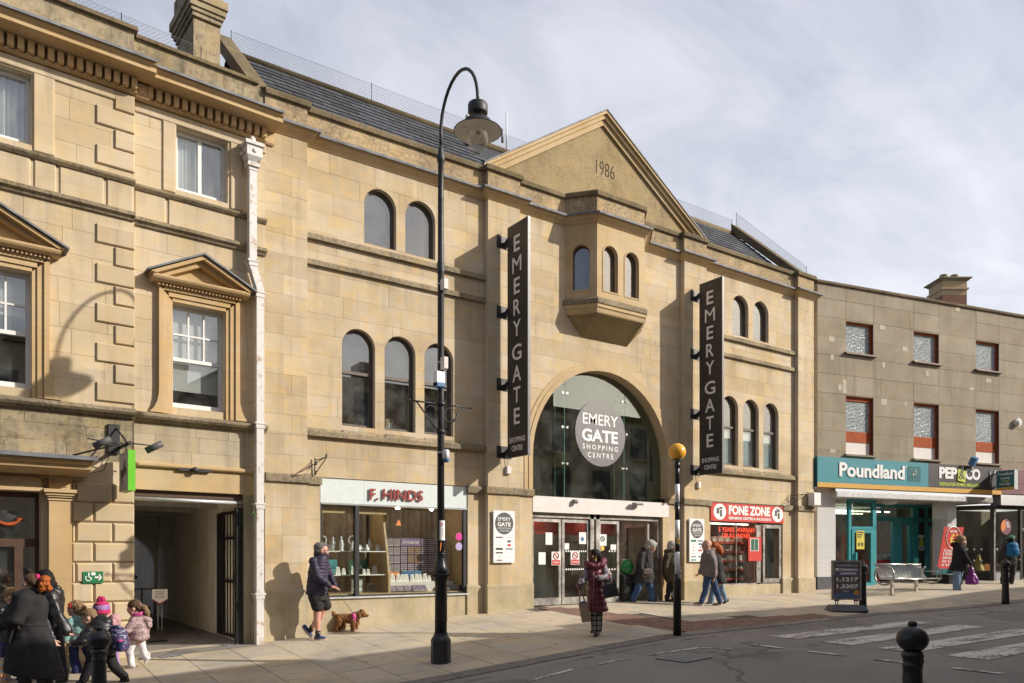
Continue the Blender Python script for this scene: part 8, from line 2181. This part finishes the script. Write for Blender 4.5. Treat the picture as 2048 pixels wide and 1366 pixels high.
for x in (2009, 2024): put('strap', MB().tube([f.J(x, 1088, -.16), f.J(x, 1085, -.05), f.J(x + (.5 if x > 2015 else -.5), 1090, .12)], .018, 5).mesh('strap'), C['navy_pack'], b)

# group on the left: red-haired woman, woman in leather jacket, children
f = Fig(72, 1405, 'red haired woman in a long belted black coat walking left at the left edge')
f.head(58, 1166, 37, 172, 12, 'pale', (72, 1190)); f.hair([((-.03, 0, .045), (.098, .082, .082)), ((-.085, 0, .03), (.06, .075, .065))], 'hair_brown', .005, 45)
mb = MB()
for i in range(9): mb.ball(f.J(84 + i % 3 * 4.5 + i // 3 * 2, 1160 + i // 3 * 8.5, rgp.uniform(-.05, .03)), rgp.uniform(.042, .058), 10, 8)
put('ponytail', blob(mb, .008, 0, ('fuzz', .016, 38)), C['hair_ginger'], f.o); mb = MB(); cap(mb, f.pts([(76, 1152, -.02), (79, 1158, -.02)]), [.03, .03]); put('hair_band', blob(mb, .008, 0, ('fuzz', .008, 50)), C['pink_hat'], f.o)
mb = f.loft([(1183, 52, 82, .12, 0, 5), (1190, 35, 88, .17, 0, 5), (1205, 25, 92, .20), (1225, 19, 93, .20), (1245, 17, 91, .18), (1262, 19, 97, .19), (1285, 17, 106, .22), (1310, 14, 116, .25), (1335, 12, 124, .27, 0, 6), (1348, 12, 126, .27, 0, 8), (1351, 18, 120, .24, 0, 8)])
f.limb(mb, [(66, 1200, -.17), (58, 1236, -.25), (30, 1247, -.24), (4, 1253, -.2)], [.10, .085, .07, .062]); f.limb(mb, [(40, 1200, .15), (20, 1235, .2), (-5, 1240, .15)], [.09, .075, .06]); f.limb(mb, [(45, 1190, -.1), (60, 1186, -.08), (80, 1184, .02)], [.06, .065, .065])
f.wear('coat', mb, C['black_wool'], .014, 2, ('fold', .012, 11)); f.wear('belt', f.loft([(1244, 15.5, 92.5, .19, 0, 3), (1250, 16.5, 94.5, .19, 0, 3)]), C['black_wool'], .012, 1, None)
mb = MB(); cap(mb, f.pts([(53, 1247, -.2), (46, 1262, -.22), (40, 1280, -.22)]), [.022, .018, .018]); cap(mb, f.pts([(53, 1247, -.2), (58, 1254, -.21)]), [.03, .022]); f.wear('belt_tie', mb, C['black_wool'], .009, 1, None)
mb = MB(); f.limb(mb, [(85, 1330, -.05), (96, 1365, -.05), (104, 1392, -.05)], [.11, .085, .06]); f.limb(mb, [(50, 1335, .08), (42, 1365, .08), (36, 1395, .08)], [.10, .08, .06]); f.wear('leggings', mb, C['charcoal'], .013, 2, None)
f.limb(f.sk, [(60, 1200, 0), (75, 1200, 0)], .06); f.hand((2, 1253, -.2), (-.9, 0, -.2), -1, .7); f.done(); f.shoe((108, 1404, -.05), (90, 1405, -.05), 'shoe_dark', .05, boot=.1, name='boot'); f.shoe((40, 1404, .08), (20, 1405, .08), 'shoe_dark', .05, boot=.1, name='boot')
f = Fig(118, 1364, 'black haired woman in a black leather jacket holding a child\'s hand')
f.head(88, 1157, 33, 165, 0, 'pale', (98, 1180)); f.hair([((-.02, 0, .04), (.105, .09, .09)), ((-.08, 0, -.02), (.07, .085, .09)), ((-.10, -.03, -.10), (.06, .075, .09)), ((-.09, .0, -.16), (.05, .08, .08)), ((-.02, -.06, -.06), (.06, .04, .09))], 'hair_black', .006, 30)
mb = f.loft([(1174, 86, 115, .12), (1184, 82, 124, .18), (1205, 84, 124, .20), (1230, 88, 122, .19), (1250, 90, 121, .18), (1254, 92, 119, .16)]); f.limb(mb, [(116, 1190, -.14), (130, 1225, -.2), (147, 1254, -.2), (150, 1260, -.2)], [.085, .075, .07, .07]); f.limb(mb, [(92, 1190, .15), (86, 1220, .2), (84, 1250, .15)], [.08, .07, .06]); f.limb(mb, [(95, 1178, -.04), (112, 1180, 0)], [.08, .08]); f.wear('jacket', mb, C['black_leather'], .013, 2, ('fold', .016, 13))
mb = MB(); f.limb(mb, [(92, 1186, -.2), (98, 1215, -.25), (112, 1245, -.27), (128, 1272, -.27)], [.05, .07, .065, .04]); f.wear('patterned_sleeve', mb, C['printed_dark'], .011, 1, ('fold', .016, 18))
mb = MB(); f.limb(mb, [(105, 1246, 0), (112, 1290, 0), (124, 1325, -.02), (127, 1350, -.02)], [.115, .10, .068, .055]); f.limb(mb, [(98, 1246, .1), (92, 1295, .12), (88, 1345, .12)], [.11, .085, .055]); f.wear('trousers', mb, C['black_wool'], .013, 2, None)
f.limb(f.sk, [(95, 1192, 0), (112, 1192, 0)], .06); f.hand((150, 1260, -.2), (.75, 0, -.55), 1, .4); f.hand((129, 1274, -.27), (.5, 0, -.8), 1, .5); f.done(); f.shoe((131, 1364, -.02), (118, 1365, -.04), 'shoe_dark', .055, boot=.12, name='boot'); f.shoe((92, 1360, .12), (76, 1360, .12), 'shoe_dark', .055, boot=.12, name='boot')
f = Fig(24, 1362, 'fair haired girl with bowed head at the far left behind the black coat')
f.head(22, 1193, 30, 188, -25, 'pale', (26, 1212)); f.hair([((-.015, 0, .05), (.108, .09, .088)), ((-.07, 0, -.03), (.07, .085, .10)), ((-.08, 0, -.12), (.05, .08, .08)), ((-.0, -.07, -.02), (.06, .025, .07))], 'hair_blond', .004, 40)
mb = f.loft([(1208, 14, 36, .11), (1222, 8, 40, .15), (1250, 6, 42, .16), (1280, 4, 44, .16), (1284, 8, 40, .14)]); f.limb(mb, [(14, 1222, -.12), (4, 1255, -.15), (-4, 1275, -.1)], [.07, .058, .05]); f.wear('coat', mb, C['black_shell'], .013, 2, ('fold', .012, 15))
mb = MB(); f.limb(mb, [(18, 1275, -.05), (16, 1320, -.05), (14, 1352, -.05)], [.085, .065, .05]); f.limb(mb, [(32, 1275, .06), (35, 1320, .06), (40, 1352, .06)], [.085, .065, .05]); f.wear('trousers', mb, C['navy'], .013, 2, None); f.hand((-4, 1276, -.1), (-.2, 0, -1), -1, .5, .8); f.done(); f.shoe((17, 1361, -.05), (6, 1362, -.05), 'shoe_dark'); f.shoe((42, 1361, .06), (30, 1362, .06), 'shoe_dark')
# child in teal coat
f = Fig(158, 1344, 'curly haired child in a pale teal coat and blue trousers')
f.head(148, 1218, 30, 178, 0, 'pale', (154, 1235)); f.hair([((-.03, 0, .05), (.10, .088, .085)), ((-.10, .0, .0), (.08, .085, .085)), ((-.12, 0, -.07), (.075, .08, .07)), ((-.02, -.05, .09), (.06, .05, .04)), ((-.05, -.07, -.02), (.06, .035, .07))], 'hair_sandy', .016, 34, .008)
mb = MB(); mb.ball(f.J(145.5, 1209, -.09), (.025, .015, .03)); mb.ball(f.J(147, 1213, -.09), (.02, .015, .025)); put('hair_bow', mb.mesh('bow'), C['red_bow'], f.o)
mb = f.loft([(1230, 148, 166, .09), (1240, 145, 173, .13), (1260, 142, 178, .14), (1280, 138, 182, .16), (1288, 136, 181, .16), (1291, 140, 176, .14)]); f.limb(mb, [(150, 1242, -.11), (146, 1262, -.15), (143, 1278, -.13)], [.06, .052, .045]); f.limb(mb, [(170, 1242, .05), (180, 1258, 0), (187, 1262, -.05)], [.06, .05, .045]); f.wear('coat', mb, C['teal_coat'], .012, 2, ('fold', .012, 16))
mb = MB(); f.limb(mb, [(151, 1286, -.04), (152, 1315, -.05), (158, 1340, -.05)], [.075, .062, .08]); f.limb(mb, [(163, 1286, .06), (172, 1312, .07), (176, 1325, .08)], [.072, .058, .06]); f.wear('trousers', mb, C['navy'], .011, 2, ('fold', .008, 18)); f.limb(f.sk, [(152, 1244, 0), (166, 1244, 0)], .04); f.hand((143, 1279, -.13), (-.1, 0, -1), -1, .5, .7); f.done(); f.shoe((160, 1344, -.05), (146, 1345, -.05), 'shoe_white', .035); f.shoe((180, 1334, .08), (170, 1340, .08), 'shoe_white', .035)
# boy in the black jacket
f = Fig(200, 1366, 'short haired boy in a puffy black jacket striding behind the bollard')
f.head(178, 1236, 33, 192, -22, 'pale', (192, 1250)); f.hair([((-.025, 0, .05), (.094, .080, .078)), ((-.065, 0, .0), (.05, .072, .07)), ((.03, 0, .088), (.05, .055, .03))], 'hair_sandy', .004, 60)
mb = f.loft([(1240, 186, 214, .10), (1252, 180, 226, .15), (1275, 176, 232, .17), (1298, 176, 232, .17), (1310, 184, 228, .15), (1313, 188, 224, .12)]); f.limb(mb, [(190, 1262, -.13), (182, 1278, -.2), (168, 1284, -.22)], [.075, .066, .055]); f.limb(mb, [(185, 1258, .1), (178, 1268, .12), (168, 1268, .0)], [.065, .055, .05]); f.limb(mb, [(200, 1240, 0), (214, 1244, 0)], [.07, .07]); f.wear('jacket', mb, C['black_shell'], .012, 2, ('quilt', .012, .09))
mb = MB(); f.limb(mb, [(192, 1306, -.05), (182, 1335, -.06), (172, 1358, -.06)], [.085, .07, .06]); f.limb(mb, [(212, 1306, .06), (224, 1334, .06), (236, 1346, .06)], [.085, .07, .06]); f.wear('trousers', mb, C['black_wool'], .011, 2, None); f.hand((167, 1284, -.22), (-.9, 0, .1), -1, .4, .8); f.hand((167, 1268, 0), (-.9, 0, -.1), -1, .5, .8); f.done(); f.shoe((174, 1366, -.06), (160, 1367, -.06), 'shoe_dark', .045, boot=.12, name='boot')
mb = MB(); cap(mb, f.pts([(228, 1340, .06), (244, 1354, .06)]), [.065, .06]); cap(mb, f.pts([(244, 1354, .06), (248, 1362, .06), (240, 1364, .06)]), [.055, .045, .04]); f.wear('boot', mb, C['shoe_dark'], .01, 1, None)
b = f.held('backpack', 'navy patterned school backpack with pink bottle beside the boy', 'backpack'); mb = f.loft([(1252, 214, 238, .08, .02), (1258, 212, 250, .11, .02), (1280, 220, 255, .12, .02), (1298, 226, 254, .11, .02), (1303, 230, 250, .08, .02)]); put('bag', blob(mb, .012, 1, ('fold', .012, 14)), cloth('printed_backpack', (.025, .03, .09), .6, (.10, .06, .12), 22, pattern='print'), b)
mb = MB(); cap(mb, f.pts([(246, 1283, -.09), (246, 1296, -.09)]), [.045, .04]); put('bottle_pocket', blob(mb, .01, 1, None), C['navy_pack'], b); mb = MB(); mb.ball(f.J(246, 1281, -.09), (.045, .04, .028)); put('bottle_lid', mb.mesh('lid'), C['magenta'], b); put('strap', MB().tube([f.J(228, 1256, -.09), f.J(238, 1250, -.08), f.J(243, 1256, -.06)], .012, 5).mesh('strap'), C['navy_pack'], b)
# child in bobble hat
f = Fig(214, 1345, 'child in a pink and lilac bobble hat behind the boy')
f.head(203, 1225, 30, 140, 0, 'pale', (208, 1240)); f.hair([((-.05, 0, -.04), (.06, .08, .07)), ((-.06, -.03, -.10), (.04, .06, .06))], 'hair_brown', .006, 40)
def hatband(y0, y1, a0, a1, mat, nm): mb = f.loft([(y0, 203 - a0, 203 + a0, .13 * a0 / 16.5), ((y0 + y1) / 2, 203 - (a0 + a1) / 2 - .4, 203 + (a0 + a1) / 2 + .4, .13), (y1, 203 - a1, 203 + a1, .13 * a1 / 16.5)]); put(nm, blob(mb, .008, 1, ('fuzz', .003, 60)), C[mat], f.o)
hatband(1219, 1227, 15.5, 16.5, 'pink_hat', 'hat_brim'); hatband(1209, 1220, 15, 16, 'lilac', 'hat_band'); hatband(1203.5, 1210, 8, 15, 'pink_hat', 'hat_crown'); mb = MB(); mb.ball(f.J(202, 1200, 0), .058, 14, 10); put('bobble', blob(mb, .008, 0, ('fuzz', .018, 45)), C['pink_hat'], f.o)
mb = f.loft([(1236, 203, 226, .10), (1244, 200, 234, .14), (1265, 200, 236, .15), (1290, 202, 236, .15), (1294, 206, 232, .13)]); f.limb(mb, [(228, 1236, 0), (234, 1248, 0)], [.07, .06]); f.limb(mb, [(230, 1246, -.05), (236, 1266, -.05), (238, 1280, -.05)], [.058, .05, .045]); f.wear('coat', mb, C['dusty_pink'], .012, 2, ('fold', .01, 16))
mb = MB(); f.limb(mb, [(210, 1288, -.04), (208, 1315, -.04), (206, 1338, -.04)], [.07, .055, .05]); f.limb(mb, [(224, 1288, .06), (226, 1315, .06), (228, 1336, .06)], [.07, .055, .05]); f.wear('trousers', mb, C['lilac'], .012, 2, None); f.hand((238, 1281, -.05), (0, 0, -1), 1, .5, .7); f.done(); f.shoe((208, 1345, -.04), (198, 1345, -.04), 'shoe_white', .035); f.shoe((230, 1343, .06), (220, 1343, .06), 'shoe_white', .035)
# girl in pink speckled coat
f = Fig(275, 1335, 'girl with a ponytail in a pink speckled coat and white trousers')
f.head(268, 1217, 31, 190, -20, 'pale', (276, 1233)); f.hair([((-.025, 0, .045), (.10, .084, .084)), ((-.075, 0, -.01), (.05, .075, .075))], 'hair_brown', .004, 50)
mb = MB(); cap(mb, f.pts([(281, 1212, 0), (289, 1216, .0), (294, 1226, .01), (296, 1237, .0)]), [.035, .045, .04, .018]); put('ponytail', blob(mb, .008, 1, ('fuzz', .006, 40)), C['hair_sandy'], f.o); mb = MB(); mb.ball(f.J(282, 1209, -.02), .022); put('hair_band', mb.mesh('band'), C['dusty_pink'], f.o)
mb = f.loft([(1226, 264, 288, .08, 0, -5), (1232, 262, 290, .09, 0, -5), (1236, 262, 284, .08, 0, -5)]); put('snood', blob(mb, .01, 1, ('fold', .008, 20)), C['magenta'], f.o)
mb = f.loft([(1233, 262, 288, .10), (1242, 258, 293, .14), (1258, 257, 297, .15), (1275, 257, 297, .15), (1280, 261, 293, .14), (1282, 264, 290, .11)]); f.limb(mb, [(274, 1243, -.11), (266, 1258, -.17), (255, 1264, -.17)], [.065, .055, .046]); f.limb(mb, [(264, 1242, .1), (258, 1256, .12), (252, 1262, .05)], [.06, .05, .044]); f.limb(mb, [(286, 1236, 0), (296, 1242, 0), (298, 1252, 0)], [.055, .06, .045]); f.wear('coat', mb, C['leopard'], .011, 2, ('quilt', .010, .10))
mb = MB(); f.limb(mb, [(268, 1277, -.04), (262, 1302, -.05), (266, 1328, -.05)], [.075, .06, .05]); f.limb(mb, [(276, 1277, .05), (282, 1302, .05), (290, 1316, .06)], [.072, .06, .05]); f.wear('trousers', mb, C['white_trouser'], .011, 2, ('fold', .006, 18)); f.hand((254, 1265, -.17), (-.8, 0, -.4), -1, .5, .7); f.done(); f.shoe((270, 1334, -.05), (256, 1335, -.05), 'shoe_white', .035); f.shoe((293, 1313, .06), (287, 1327, .06), 'shoe_white', .035)
# carrier bag at the far left edge
cb = Fig(4, 1366, 'x'); bpy.data.objects.remove(cb.o)
b = cb.held('carrier_bag', 'green and orange printed shopping bag at the bottom left corner', 'bag'); mb = MB(); mb.hull([cb.J(-20, 1372, -.12), cb.J(12, 1372, -.12), cb.J(12, 1372, .1), cb.J(-20, 1372, .1)], [cb.J(-22, 1316, -.1), cb.J(16, 1314, -.1), cb.J(16, 1314, .08), cb.J(-22, 1316, .08)]); put('bag', blob(mb, .012, 1, ('fold', .014, 12)), cloth('printed_bag', (.30, .42, .40), .4, (.55, .20, .04), 14, pattern='print'), b); put('handle', MB().tube([cb.J(8, 1315, 0), cb.J(10, 1290, 0), cb.J(4, 1282, 0)], .01, 5).mesh('handle'), C['navy_pack'], b)
bpy.data.scenes.remove(TMP)
